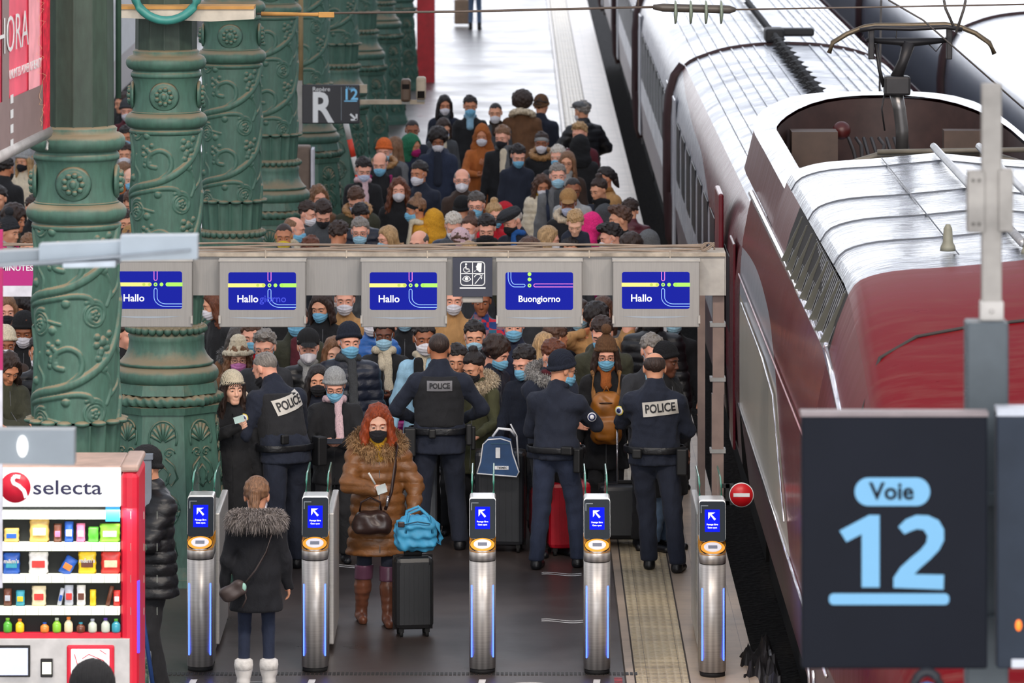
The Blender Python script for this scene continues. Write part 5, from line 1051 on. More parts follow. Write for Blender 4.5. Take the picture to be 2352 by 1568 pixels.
for w in (.45,): m.tube([(CXT-w, 38.2, 3.505), (CXT-w, 46.2, 3.515)], .006, 4)
LP(m.build('roof_seams', seam_m), roof)
m = MB()
for w in (-.02, .35): m.tube([(CXT+w, 38.2, 3.58), (CXT+w, 46.3, 3.6)], .03, 8)
LP(m.build('roof_conduit', flat('conduit_grey', '#9a9ca0', .35, .6)), roof)
for x_, y_ in ((CXT-.5, 38.5), (CXT+.02, 38.2)): LP(MB().lathe([(.055, 0), (.05, .03), (.035, .06), (.03, .15), (.015, .18)], 14, x_, y_, 3.5).build('roof_marker', flat('cone_olive', '#6f6f62', .5)), roof)
# seam curve and windscreen on the nose
def on_nose(w, D, o=.006):
    s = sec(D); pr = s['rf'][::-1]+s['sl'][::-1][1:]+s['sd'][::-1][1:]; return np.interp(w, [p[0] for p in pr], [p[1] for p in pr])+o
LP(MB().tube([(CXT-sec(D)['sd'][-1][0]-.005, D, sec(D)['sd'][-1][1]) for D in (34.6, 35.2, 35.8, 36.5, 37.2, 38.05)], [.008, .014, .02, .024, .028, .03], 8).build('gutter_end', flat('chrome', '#d9d6da')), nose)
m = MB(); m.tube([(CXT-w, D, on_nose(w, D, .004)) for w, D in ((1.33, 34.9), (1.3, 35.6), (1.24, 36.0), (1.1, 36.35), (.85, 36.55), (.5, 36.65), (0, 36.68), (-.6, 36.6))], .014, 6); LP(m.build('hood_seam', seam_m if 0 else flat('seam_black', '#1a1212', .7)), nose)
m = MB(); W_s = [(x, D) for D in (35.9, 35.5, 35.0, 34.5, 34.0) for x in (-.1, .2, .5, .75, .95)]; m.add([(CXT+x, D, on_nose(abs(x), D, .012)) for x, D in W_s], [(j*5+i, j*5+i+1, (j+1)*5+i+1, (j+1)*5+i) for j in range(4) for i in range(4)], True); LP(m.build('windscreen', win_m), nose)
# pantograph well
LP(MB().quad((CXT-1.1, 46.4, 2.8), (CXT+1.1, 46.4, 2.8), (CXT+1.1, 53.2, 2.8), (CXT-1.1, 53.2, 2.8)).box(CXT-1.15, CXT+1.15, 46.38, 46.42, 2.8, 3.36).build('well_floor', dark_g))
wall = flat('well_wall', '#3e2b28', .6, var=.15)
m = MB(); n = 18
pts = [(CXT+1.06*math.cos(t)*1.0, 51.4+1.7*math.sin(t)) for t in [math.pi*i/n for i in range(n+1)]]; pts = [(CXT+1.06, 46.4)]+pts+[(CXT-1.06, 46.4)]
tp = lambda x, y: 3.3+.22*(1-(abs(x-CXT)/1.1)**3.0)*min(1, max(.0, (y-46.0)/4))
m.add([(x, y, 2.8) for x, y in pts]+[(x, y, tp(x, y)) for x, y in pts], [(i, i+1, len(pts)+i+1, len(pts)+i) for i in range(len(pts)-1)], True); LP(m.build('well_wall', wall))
cw = metal_roof('cowl_silver', '#757a82', '#b0b4bb', .2)
m = MB(); o2 = [(CXT+1.20, 46.4), (CXT+1.20, 49.5)]+[(CXT+1.2*math.copysign(abs(math.cos(t))**.5, math.cos(t)), 52+2.6*math.sin(t)**.8) for t in [math.pi*i/n for i in range(n+1)]]+[(CXT-1.2, 49.5), (CXT-1.2, 46.4)]
i2 = [pts[0], (CXT+1.06, 49.5)]+pts[1:-1]+[(CXT-1.06, 49.5), pts[-1]]
rows = []; side_rows = []
for f, fz in ((-.75, 0), (-.1, .8)): side_rows.append([(CXT+(ox-CXT)*(1-f*.12), oy-f*.12*(1 if oy > 52 else 0), 2.9+(tp(ix, iy)+.03-2.9)*fz) for (ox, oy), (ix, iy) in zip(o2, i2)])
for f, fz in ((-.1, .8), (.15, .9), (.4, .96), (.7, .99), (1, 1)): rows.append([(CXT+(ox-CXT)*1.012+(ix-ox)*f if f < 0 else ox+(ix-ox)*f, oy+(iy-oy)*f if f >= 0 else oy+.012, 2.9+(tp(ix, iy)+.03-2.9)*fz) for (ox, oy), (ix, iy) in zip(o2, i2)])
vs = [v for rw in rows for v in rw]; L_ = len(o2); m.add(vs, [(j*L_+i, j*L_+i+1, (j+1)*L_+i+1, (j+1)*L_+i) for j in range(4) for i in range(L_-1)], True)
LP(m.build('cowl', cw)); m = MB(); m.add([v for rw in side_rows for v in rw], [(i, i+1, L_+i+1, L_+i) for i in range(L_-1)], True); LP(m.build('cowl_side', nose_red)); m = MB(); m.add([(x, y, 2.35) for x, y in o2]+[(x, y, 2.9) for x, y in o2], [(i, i+1, L_+i+1, L_+i) for i in range(L_-1)], True); LP(m.build('cowl_skirt', coach_side if 0 else nose_red))
for x in (-.9, .5): LP(MB().box(CXT+x, CXT+x+.42, 52.2-abs(x)*.4, 52.24, 2.85, 3.3).build('well_panel', flat('well_brown', '#4c3a30', .6)))
m = MB().ball((CXT-.42, 52.3, 3.28), .085, 12, 10); LP(m.build('horn_red', flat('horn_red', '#4a1412', .4)))
m = MB()
random.seed(3)
for i in range(8):
    x = CXT-.35+i*.07; m.tube([(x, 52.4, 3.2), (x+.03, 52.1, 3.1+.06*math.sin(i*2)), (x+.05*math.cos(i), 51.9, 2.98), (x, 51.6, 2.86)], .018, 6)
for i in range(4): m.tube([(CXT-.9, 48+i*.8, 2.95), (CXT, 48.2+i*.8, 3.05), (CXT+.9, 48+i*.8, 2.95)], .05, 8)
LP(m.build('well_pipes', flat('pipe_dark', '#2c2624', .6)))
LP(MB().tube([(CXT-1.0, 47.6, 3.0), (CXT-.8, 47.6, 3.3), (CXT-.4, 47.6, 3.42), (CXT+.5, 47.6, 3.45), (CXT+1.0, 47.6, 3.3), (CXT+1.15, 47.6, 3.0)], .03, 8).tube([(CXT-.4, 47.5, 3.46), (CXT+.9, 47.5, 3.48)], .022, 8).build('folded_collector', flat('pole_olive', '#6b655a', .5)))
m = MB()
for x, y, h in ((-1.03, 46.9, .26), (-.98, 48.9, .28)): m.box(CXT+x-.18, CXT+x+.16, y-.22, y+.22, 3.12, 3.14+h*.2)
LP(m.build('cowl_tabs', cw))
# pantograph
DP = 49.1; pg = empty('pantograph', (CXT, DP, 3.5), 'raised dark pantograph with curved horns above the locomotive', 'pantograph'); q = lambda px, py, d=DP: (PD(px, py, d).x-CXT, d-DP, PD(px, py, d).z-3.5)
dk = flat('panto_dark', '#2c2a2c', .45, .4); br = flat('panto_brass', '#6f6250', .45, .6)
MB().tube([q(1904, 122), q(1912, 98), q(1945, 78), q(1985, 62), q(2010, 58), q(2092, 58), q(2170, 56), q(2200, 60), q(2240, 76), q(2272, 98), q(2284, 124)], .022, 8).build('collector_bow', br, pg)
MB().tube([q(1975, 70, DP-.25), q(2010, 64, DP-.25), q(2092, 66, DP-.25), q(2175, 62, DP-.25), q(2210, 68, DP-.25)], .02, 8).build('contact_strip', dk, pg)
m = MB(); m.tube([q(1990, 92), q(2092, 97), q(2180, 92)], [.02, .04, .02], 8); m.build('cross_bar', dk, pg)
for px in (2001, 2180): MB().box(q(px, 80)[0]-.025, q(px, 80)[0]+.025, -.04, .04, q(px, 136)[2], q(px, 62)[2], .008).build('spring_box', dk, pg)
MB().tube([q(2088, 97), q(2075, 140), q(2056, 185)], [.06, .045, .055], 10).build('upper_arm', dk, pg)
MB().tube([q(2056, 205), q(2066, 250), q(2072, 300), (q(2072, 310)[0], 0, -.3)], [.06, .055, .055, .055], 12).build('lower_arm', flat('arm_steel', '#6e6c6c', .3, .8), pg)
MB().box(q(2030, 0)[0], q(2090, 0)[0], -.1, .1, q(0, 218)[2], q(0, 174)[2], .02).build('knuckle', dk, pg)
MB().tube([q(2012, 100), q(2020, 160), q(2030, 200)], .016, 6).tube([q(2032, 215), q(2025, 250), q(2032, 300)], .008, 5).tube([q(1985, 80), q(1975, 90), q(1990, 98)], .006, 5).tube([q(2060, 66), q(2058, 90), q(2068, 105), q(2092, 100)], .006, 5).tube([q(2130, 98), q(2150, 118), q(2168, 95)], .006, 5).build('tie_rod', dk, pg)
# contact wires and droppers
r = empty('contact_wire', (CXT, 48, 0), 'thin contact wire crossing diagonally behind the pantograph with two droppers', 'wire'); qq = lambda px, py, d=48: (PD(px, py, d).x-CXT, d-48, PD(px, py, d).z)
MB().tube([qq(2040, 0), qq(2120, 46), qq(2352, 250)], .008, 5).build('wire_run', flat('wire_grey', '#4c4744', .5), r)
for pts_ in ([qq(2168, 0), qq(2172, 20), qq(2190, 60)], [qq(2218, 0), qq(2214, 20), qq(2196, 75)], [qq(2024, 0, 60), qq(2020, 230, 60)]): MB().tube(pts_, .012, 6).build('dropper', flat('wire_grey', '#4c4744'), r)
# open plug door on the first coach
o = MB().box(-.05, .0, 0, .95, .35, 2.62, .02).build('open_coach_door', flat('door_red', '#6d1d28', .3)); o.location = (1.98, 53.2, 0); tag(o, 'dark red coach door standing open from the first coach side', 'door')
# dark tarpaulin heap on the track bed
bm = bmesh.new(); bmesh.ops.create_grid(bm, x_segments=26, y_segments=20, size=1)
for v in bm.verts:
    rr = max(abs(v.co.x), abs(v.co.y)); h_ = (1-rr**3)*.82; v.co = Vector((v.co.x*.26, v.co.y*1.0, max(0, h_+(.16*mnoise.noise(v.co*2.3)+.13*mnoise.noise(v.co*6))*(1-rr**4))))
me = bpy.data.meshes.new('tarpaulin'); bm.to_mesh(me); bm.free(); me.materials.append(flat('tarp', '#2b2a2d', .45, var=.25, bump=.4)); o = link('tarpaulin', me, None, (1.86, 42.6, -.72)); tag(o, 'crumpled black tarpaulin heaped at the platform edge beside the rightmost gate', 'tarpaulin')
# ---------------------------------------------------------------- foreground signs and lamps
s6 = FPX/22.0; F_ = lambda px, py, s=s6: ((px-1176)/s, CZ-(py+680)/s)
sgn_d = flat('sign_slate', '#151821', .6, Specular_IOR_Level=.12, var=.06, vs_=2); vb = flat('voie_blue', '#74a9cc', .6, emit=.06, var=0, Specular_IOR_Level=.2)
xa, za = F_(1842, 955); xb, zb_ = F_(2268, 1536); r = empty('platform_number_sign', (xa, 22, 0), 'large dark sign reading Voie 12 in pale blue, lower right foreground', 'sign'); r.rotation_euler = (0, math.radians(.6), 0) if False else (0, 0, 0); w_ = xb-xa
MB().box(0, w_, 0, .1, zb_, za, .008).build('board', sgn_d, r); MB().box(-.004, w_+.004, -.004, .104, za-.002, za+.014).build('top_edge', flat('edge_taupe', '#86797a', .5), r)
u = lambda px, py, y=-.004: (F_(px, py)[0]-xa, y, F_(px, py)[1])
m = MB(); a0, a1 = u(1963, 1096), u(2136, 1161); q = rrect(a0[0], a1[0], a1[2], a0[2], (a0[2]-a1[2])/2-.001, 8); m.add([(x, -.005, z) for x, z in q], [tuple(range(len(q)))]); pl = m.build('pill', vb, r)
text('Voie', .092, u(2048, 1129, -.007), sgn_d, r, bold=.0022, depth=.001)
def glyphs(o, mt, par, y=-.005):
    g1 = MB().add([(x, y, z) for x, z in [o(*p_) for p_ in ((1928, 1218), (1996, 1182), (2020, 1182), (2020, 1348), (1979, 1348), (1979, 1226), (1944, 1244))]], [tuple(range(7))]).build('numeral', mt, par)
    out = [(2063, 1209), (2080, 1192), (2104, 1182), (2132, 1183), (2156, 1194), (2168, 1215), (2168, 1240), (2157, 1262), (2136, 1284), (2112, 1305), (2100, 1318), (2168, 1319), (2167, 1353), (2052, 1349), (2052, 1326), (2068, 1302), (2092, 1280), (2114, 1262), (2127, 1246), (2130, 1230), (2121, 1216), (2106, 1214), (2092, 1219), (2077, 1226)]
    m = MB(); L = [o(*p_) for p_ in out]; n = 12
    m.add([(x, y, z) for x, z in L], [(i, i+1, 23-i-1, 23-i) for i in range(11)]); m.build('numeral', mt, par)
glyphs(lambda a, b: (F_(a, b)[0]-xa, F_(a, b)[1]), vb, r)
m = MB(); a0, a1 = u(1904, 1362), u(2180, 1388); q = rrect(a0[0], a1[0], a1[2], a0[2], .018, 6); m.add([(x, -.005, z) for x, z in q], [tuple(range(len(q)))]); m.build('underline', vb, r)
xa2, za2 = F_(2292, 947); xb2, zb2 = F_(2700, 1540); r = empty('information_panel', (xa2, 22.05, 0), 'second blue-grey panel cut off by the right edge next to the Voie 12 sign', 'panel')
MB().box(0, xb2-xa2, 0, .1, zb2, za2, .008).build('board', flat('panel_slate', '#28303c', .55, Specular_IOR_Level=.2, var=.08), r); MB().box(0, xb2-xa2, -.004, .1, za2-.02, za2+.012).build('top_edge', flat('edge_light', '#b9bdc6', .4), r)
MB().box(F_(2326, 0)[0]-xa2, xb2-xa2, -.005, 0, F_(0, 1538)[1], F_(0, 1518)[1]).build('white_mark', flat('mark_white', '#d0d4dc', .4), r); MB().ball((F_(2342, 0)[0]-xa2, -.004, F_(0, 1440)[1]), .012, 10, 8, (1, .3, 1.8)).build('indicator_lamp', flat('lamp_orange', '#ff7a1c', .3, emit=2.0, var=0), r)
# pole carrying the signs
s7 = FPX/22.6; G_ = lambda px, py: ((px-1176)/s7, CZ-(py+680)/s7); xp = G_(2276, 0)[0]; r = empty('sign_pole', (xp, 22.6, 0), 'tall steel pole with bolted plates rising behind the Voie 12 sign', 'pole'); pg_ = flat('pole_steel', '#9a958f', .6, .3, var=.15); pd_ = flat('pole_slate', '#4f585e', .5, var=.1)
v = lambda px, py: (G_(px, py)[0]-xp, G_(px, py)[1])
MB().box(v(2254, 0)[0], v(2300, 0)[0], -.03, .03, v(0, 730)[1], v(0, 192)[1], .006).build('upper_tube', pg_, r); MB().box(v(2217, 0)[0], v(2313, 0)[0], -.08, .08, 0, v(0, 735)[1], .01).build('lower_box', pd_, r)
MB().box(v(2221, 0)[0], v(2260, 0)[0], -.045, .045, v(0, 532)[1], v(0, 392)[1], .004).build('bolted_plate', pg_, r); MB().box(v(2292, 0)[0], v(2325, 0)[0], -.045, .045, v(0, 530)[1], v(0, 388)[1], .004).build('bolted_plate', pg_, r)
MB().box(v(2250, 0)[0], v(2304, 0)[0], -.036, .036, v(0, 735)[1], v(0, 690)[1], .006).ball((0, -.04, v(0, 712)[1]), .01, 8, 6).build('socket', flat('socket_pale', '#bdb8b2', .5), r)
m = MB(); [m.ball((v(px, 0)[0], -.047, v(0, py)[1]), .007, 8, 6) for px in (2233, 2247) for py in (412, 512)]; m.build('bolts', flat('bolt', '#6a6660', .4), r)
m = MB(); [m.box(v(2262, 0)[0], v(2290, 0)[0], -.12, .06, v(0, py+14)[1], v(0, py-14)[1]) for py in (1138, 1420)]; m.build('sign_clamp', pd_, r)
q = F_(2112, 1500); r = empty('blue_fixture', (q[0], 21.6, 0), 'out-of-focus bright blue object with a black rounded cap below the Voie 12 numerals', 'fixture')  # unidentified blurred thing, modelled as blue cloth under a black loop, unlit
MB().tube([(.03*math.cos(t)*1.6, 0, F_(0, 1535)[1]+.055*math.sin(t)) for t in [i*math.pi/10 for i in range(11)]], .018, 8).build('cap', flat('cap_black', '#1d1e24', .6), r); MB().lathe([(.062, -.2), (.055, -.06), (.03, 0), (0, .01)], 16, 0, 0, F_(0, 1530)[1]).build('blue_body', flat('cloth_blue', '#3f93d6', .6), r)
# blurred grey lamp rails at the left
lg = flat('lamp_grey', '#8c959c', .5, var=.04); lw = flat('lamp_pale', '#a0abb4', .45, var=.04); s8 = FPX/25; H_ = lambda px, py: ((px-1176)/s8, CZ-(py+680)/s8)
r = empty('lamp_rail', (H_(230, 0)[0], 25, H_(0, 575)[1]), 'out-of-focus pale grey lamp rail in three stepped pieces across the left columns', 'lamp rail')
def hb2(px0, px1, py0a, py0b, py1a, py1b, y0, nm, mt):
    p = [H_(px0, py0a), H_(px1, py0b), H_(px1, py1b), H_(px0, py1a)]; m = MB(); pts = [(x-r.location.x, y0, z-r.location.z) for x, z in p]+[(x-r.location.x, y0+.12, z-r.location.z) for x, z in p]; m.add(pts, [(0, 1, 2, 3), (7, 6, 5, 4), (0, 4, 5, 1), (1, 5, 6, 2), (2, 6, 7, 3), (3, 7, 4, 0)]); return m.build(nm, mt, r)
hb2(-30, 275, 580, 566, 612, 606, 0, 'rail_body', lg); hb2(92, 285, 560, 552, 600, 594, -.05, 'rail_body', lw); hb2(280, 456, 538, 536, 594, 590, -.1, 'rail_body', lw); hb2(150, 270, 598, 592, 608, 606, -.14, 'diffuser', flat('lamp_white', '#c4ced8', .4)); hb2(0, 440, 604, 566, 609, 572, -.12, 'rail_seam', flat('seam_grey', '#8a929a', .5))
r = empty('lamp_rail', (H_(80, 0)[0], 25, H_(0, 1025)[1]), 'out-of-focus grey box lamp at the left edge above the vending machine', 'lamp rail'); hb2(-40, 170, 988, 988, 1064, 1068, 0, 'lamp_body', lg)
MB().ball((H_(52, 0)[0]-r.location.x, -.01, H_(0, 1024)[1]-r.location.z), .03, 12, 8, (.8, .2, 1.6)).build('lamp_glow', flat('lamp_lit', '#ffffff', .3, emit=1.6, var=0), r)
r = empty('edge_banner', (PD(-2, 600, 33).x, 33, 0), 'narrow magenta and white banner edge at the far left', 'banner'); zf = lambda py: CZ-(py+680)/(FPX/33)
MB().box(-.5, .02, 0, .03, zf(850), zf(528)).build('magenta_panel', flat('banner_magenta', '#a8005c', .5, emit=.04), r); MB().box(-.5, .018, 0, .03, zf(1350), zf(850)).build('white_panel', flat('board_white', '#d5d6e2'), r)
# advertising banner running away from the camera, top left
A0, A1 = PD(104, 296, 38.0), PD(-30, 385, 35.6); zb_ = A0.z; yaw_dir = Vector((A0.x-A1.x, A0.y-A1.y, 0)); L_ = yaw_dir.length*1.25; dirv = yaw_dir.normalized(); ang = math.atan2(dirv.y, dirv.x)
r = empty('advertising_banner', (A0.x, A0.y, zb_), 'large red and pink perfume-shop banner with white lettering, top left corner', 'banner', rz=ang); HB = 1.7
def bq(x0, x1, z0, z1, nm, mt, o=.0): return MB().quad((x0, -.03-o, z0), (x1, -.03-o, z0), (x1, -.03-o, z1), (x0, -.03-o, z1)).build(nm, mt, r)
MB().box(-L_, 0, -.02, .06, 0, HB, .005).build('panel', flat('banner_pink', '#e2566e', .45, emit=.12, var=.15, vs_=2), r)
bq(-L_, 0, 0, .32, 'taupe_footer', flat('banner_taupe', '#85706f', .5, var=.05)); bq(-.3, 0, .0, HB, 'crimson_edge', flat('banner_crimson', '#d8203f', .5, emit=.1, var=.35, vs_=14), .002); bq(-.92, -.45, .32, HB, 'pale_band', flat('banner_pale', '#f0a3ae', .5, emit=.1), .002); bq(-2.0, -1.72, .32, HB, 'rose_band', flat('banner_taupe', '#85706f'), .001)
text('SEPHORA', .34, (-.95, -.036, .72), sw, r, bold=-.003, xs=1.3, depth=.001, align='RIGHT'); text('UNLIMITED POWER OF BEAUTY', .085, (-.4, -.036, .47), sw, r, xs=1.1, depth=.001, align='RIGHT')
for k in range(4): bq(-1.68, -1.56, .0+k*.095, .055+k*.095, 'white_dash', sw, .003)
random.seed(4); m = MB(); zz = [(-.42+random.gauss(0, .1), .05+i*HB/80) for i in range(80)]
for (a0, z0), (a1, z1) in zip(zz, zz[1:]): m.quad((a0, -.036, z0), (a0+.014, -.036, z0), (a1+.014, -.036, z1), (a1, -.036, z1))
m.build('gold_glitter', flat('glitter', '#e8b48c', .4, emit=.2), r)
MB().tube([(-L_, 0, -.02), (.02, 0, -.02)], .05, 10).build('bottom_tube', flat('tube_grey', '#a9a7a8', .4), r); MB().tube([(0.02, 0, 0), (.05, 0, -.06), (.12, 0, -.1), (.06, 0, -.14)], .012, 6).build('tie', flat('rope_white', '#bcbcb8', .6), r)
# thin green pole between the first columns
o = MB().tube([(0, 0, 0), (0, 0, 3.2)], .02, 8).build('drain_pipe', flat('pipe_green', '#3c5a4c', .5), None, tuple(PD(272, 225, 39.3))); tag(o, 'thin dark green pipe running up beside the nearest column shaft', 'pipe')
# ---------------------------------------------------------------- vending machine
DV = 36.7; sv = FPX/DV; V_ = lambda px, py: ((px-1176)/sv, CZ-(py+680)/sv); vx, _ = V_(318, 0); r = empty('vending_machine', (vx, DV, 0), 'red snack vending machine with lit white header, lower left corner', 'vending machine')
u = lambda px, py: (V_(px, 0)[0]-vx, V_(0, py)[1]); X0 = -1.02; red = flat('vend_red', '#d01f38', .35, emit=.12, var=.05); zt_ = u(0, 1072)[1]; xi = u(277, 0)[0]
lit = flat('header_lit', '#ffffff', .4, emit=.9, var=0)
MB().box(X0, xi, .06, .72, 0, zt_, .01).build('cabinet', flat('vend_beige', '#b79c90', .5), r)
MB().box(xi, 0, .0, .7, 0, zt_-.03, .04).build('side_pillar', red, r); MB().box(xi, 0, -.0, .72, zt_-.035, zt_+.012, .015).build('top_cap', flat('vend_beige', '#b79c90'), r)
MB().box(X0, xi, -.015, .06, u(0, 1163)[1], zt_-.01, .004).build('header', lit, r)
m = MB().lathe([(0, -.012), (.06, -.012), (.098, -.0), (.098, .004), (0, .004)], 32); o = m.build('logo_ball', red, r); o.rotation_euler = (math.pi/2, 0, 0); lx, lz = u(36, 1118); o.location = (lx, -.022, lz)
m = MB(); ribbon(m, [(lx+x, lz+z) for x, z in ((.03, .07), (.0, .075), (-.018, .055), (-.01, .03), (.025, .012), (.058, -.02), (.07, -.062))], .026, -.038); m.build('logo_swirl', lit, r)
text('selecta', .13, (u(155, 1120)[0], -.017, u(0, 1120)[1]), flat('ink_blue', '#23214a', .4, var=0), r, xs=1.25, bold=.001)
cv = flat('cavity', '#0e1210', .7, var=0); rl = flat('price_rail', '#eef2e2', .4, emit=.5, var=0); zc0, zc1 = u(0, 1453)[1], u(0, 1163)[1]
MB().box(X0, xi, .0, .05, zc0-.035, zc0, .003).build('red_ledge', red, r); MB().box(X0, xi, .055, .062, zc0, zc1).build('cavity_back', cv, r)
for py in (1182, 1255, 1328, 1402):
    x_, z_ = u(0, py); o = MB().box(X0, xi-.005, -.02, .055, z_-.026, z_+.026, .003).build('price_rail', rl, r); m = MB(); [m.box(X0+.12+k*.085, X0+.123+k*.085, -.0215, -.019, z_-.024, z_+.024) for k in range(13)]; m.build('tag_divider', flat('tag_grey', '#8f958c', .5), o)
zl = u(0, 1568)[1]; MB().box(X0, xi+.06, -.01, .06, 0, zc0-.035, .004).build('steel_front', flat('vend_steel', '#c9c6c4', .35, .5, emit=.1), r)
MB().box(X0, u(70, 0)[0], -.03, -.01, u(0, 1553)[1], u(0, 1480)[1], .004).build('touch_frame', flat('lens_black', '#111111'), r); MB().box(X0, u(65, 0)[0], -.034, -.029, u(0, 1548)[1], u(0, 1486)[1]).build('touch_screen', flat('touch_lilac', '#b9c4e6', .3, emit=.7, var=.04), r)
MB().box(u(94, 0)[0], u(122, 0)[0], -.04, -.01, u(0, 1553)[1], u(0, 1510)[1], .006).build('card_terminal', flat('lens_black', '#111111'), r); MB().box(u(98, 0)[0], u(119, 0)[0], -.044, -.039, u(0, 1545)[1], u(0, 1518)[1]).build('terminal_face', rl, r)
MB().box(u(154, 0)[0], u(263, 0)[0], -.03, -.01, u(0, 1600)[1], u(0, 1480)[1], .012).build('hatch_frame', red, r); MB().box(u(164, 0)[0], u(252, 0)[0], -.034, -.029, u(0, 1600)[1], u(0, 1488)[1], .006).build('hatch_panel', flat('hatch_pale', '#f3eef0', .4, emit=.5), r)
m = MB(); ribbon(m, [u(172, 1500), u(185, 1545)], .005, -.037); ribbon(m, [u(190, 1510), u(205, 1500), u(240, 1515), u(205, 1535)], .005, -.037); ribbon(m, [u(230, 1490), u(245, 1500)], .005, -.037); m.build('hatch_drawing', red, r)
MB().box(-.012, .004, .02, .06, u(0, 1500)[1], u(0, 1335)[1]).build('blue_light', flat('vend_blue', '#3a2cff', .3, emit=4, var=0), r)
MB().box(u(243, 0)[0], u(276, 0)[0], -.026, -.02, u(0, 1196)[1], u(0, 1163)[1]).build('blue_sticker', flat('sticker_blue', '#2f9ad2', .4, emit=.4, var=.0), r)
l_ = area('cavity_lamp', (vx-.5, DV-.05, u(0, 1170)[1]+.0), (math.radians(12), 0, 0), 1.0, .04, 4, (1, 1, .96)); l_.parent = None
cols = dict(blue='#2458b4', gold='#c8a45a', pink='#e07aa0', green='#58b03c', lime='#8ac83c', white='#e8e4e0', red='#d23a34', yellow='#f2cc2c', brown='#6a3c2c', silver='#b8bcc8', cream='#ead8b4', teal='#3a9ab0', orange='#e8863a', clear='#c8d0c0', purple='#5a3a9a')
def bag(px, py0, py1, wpx, c, lab, tx=None, tilt=0, kind='bag', g=None):
    (xa, z0), (xb, z1) = u(px-wpx/2, py1), u(px+wpx/2, py0); w, h = xb-xa, z1-z0; X = vx+(xa+xb)/2
    if kind == 'bottle':
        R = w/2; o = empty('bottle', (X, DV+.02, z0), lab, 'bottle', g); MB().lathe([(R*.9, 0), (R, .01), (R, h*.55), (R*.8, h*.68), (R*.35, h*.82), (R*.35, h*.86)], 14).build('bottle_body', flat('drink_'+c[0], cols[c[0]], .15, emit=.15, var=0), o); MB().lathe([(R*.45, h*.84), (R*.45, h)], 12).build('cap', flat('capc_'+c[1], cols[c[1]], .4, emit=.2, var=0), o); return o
    nx, nz = 8, 8; vs = []; t = .016
    for s_ in (-1, 1):
        for j in range(nz+1):
            for i in range(nx+1):
                a_, b_ = i/nx, j/nz; vs.append(((a_-.5)*w*(1+.04*math.sin(j*2)), s_*t*(math.sin(math.pi*a_)*math.sin(math.pi*b_))**.6 if s_ < 0 else t*.5*(math.sin(math.pi*a_)*math.sin(math.pi*b_))**.6, b_*h))
    n_ = (nx+1)*(nz+1); m = MB(); m.add(vs, [(o_+j*(nx+1)+i, o_+j*(nx+1)+i+1, o_+(j+1)*(nx+1)+i+1, o_+(j+1)*(nx+1)+i) for o_ in (0, n_) for j in range(nz) for i in range(nx)], True)
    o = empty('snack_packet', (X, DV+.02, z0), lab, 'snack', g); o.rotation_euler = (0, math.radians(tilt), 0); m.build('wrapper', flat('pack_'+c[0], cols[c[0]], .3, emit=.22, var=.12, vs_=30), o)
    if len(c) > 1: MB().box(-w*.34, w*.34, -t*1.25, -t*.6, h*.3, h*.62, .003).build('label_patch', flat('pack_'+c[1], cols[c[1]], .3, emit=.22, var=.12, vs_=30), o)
    if tx: text(tx, w*.34, (0, -t*1.4, h*.62), white, o, bold=.001)
    return o
VG = 'snacks behind the vending machine glass'
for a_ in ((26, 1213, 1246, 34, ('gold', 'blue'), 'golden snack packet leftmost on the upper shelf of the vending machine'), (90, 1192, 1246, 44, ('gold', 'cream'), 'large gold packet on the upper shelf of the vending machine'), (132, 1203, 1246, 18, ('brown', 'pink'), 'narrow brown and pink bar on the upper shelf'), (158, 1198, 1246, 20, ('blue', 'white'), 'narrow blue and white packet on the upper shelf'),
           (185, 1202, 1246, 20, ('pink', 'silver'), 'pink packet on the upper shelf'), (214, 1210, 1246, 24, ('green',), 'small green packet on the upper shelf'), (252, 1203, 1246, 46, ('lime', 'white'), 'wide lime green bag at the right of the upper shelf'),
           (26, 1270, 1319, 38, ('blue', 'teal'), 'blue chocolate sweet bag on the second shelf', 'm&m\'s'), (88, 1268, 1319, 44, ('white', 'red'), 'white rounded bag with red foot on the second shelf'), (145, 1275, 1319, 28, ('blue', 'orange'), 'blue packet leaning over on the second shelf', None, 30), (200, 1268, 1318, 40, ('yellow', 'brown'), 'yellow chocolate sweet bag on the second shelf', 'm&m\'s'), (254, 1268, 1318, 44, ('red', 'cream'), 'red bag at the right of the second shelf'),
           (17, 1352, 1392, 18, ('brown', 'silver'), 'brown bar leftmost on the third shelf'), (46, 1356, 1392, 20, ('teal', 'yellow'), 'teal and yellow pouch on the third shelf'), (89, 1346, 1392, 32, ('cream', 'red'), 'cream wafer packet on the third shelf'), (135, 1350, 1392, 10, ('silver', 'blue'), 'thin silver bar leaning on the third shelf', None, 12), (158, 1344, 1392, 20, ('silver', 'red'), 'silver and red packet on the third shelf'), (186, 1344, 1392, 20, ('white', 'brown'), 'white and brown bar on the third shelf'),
           (213, 1354, 1392, 14, ('yellow',), 'small yellow bar on the third shelf'), (246, 1345, 1392, 10, ('brown',), 'dark brown bar leaning on the third shelf', None, 14), (268, 1356, 1392, 16, ('red', 'white'), 'small red packet at the right end of the third shelf')): bag(*a_, g=VG)
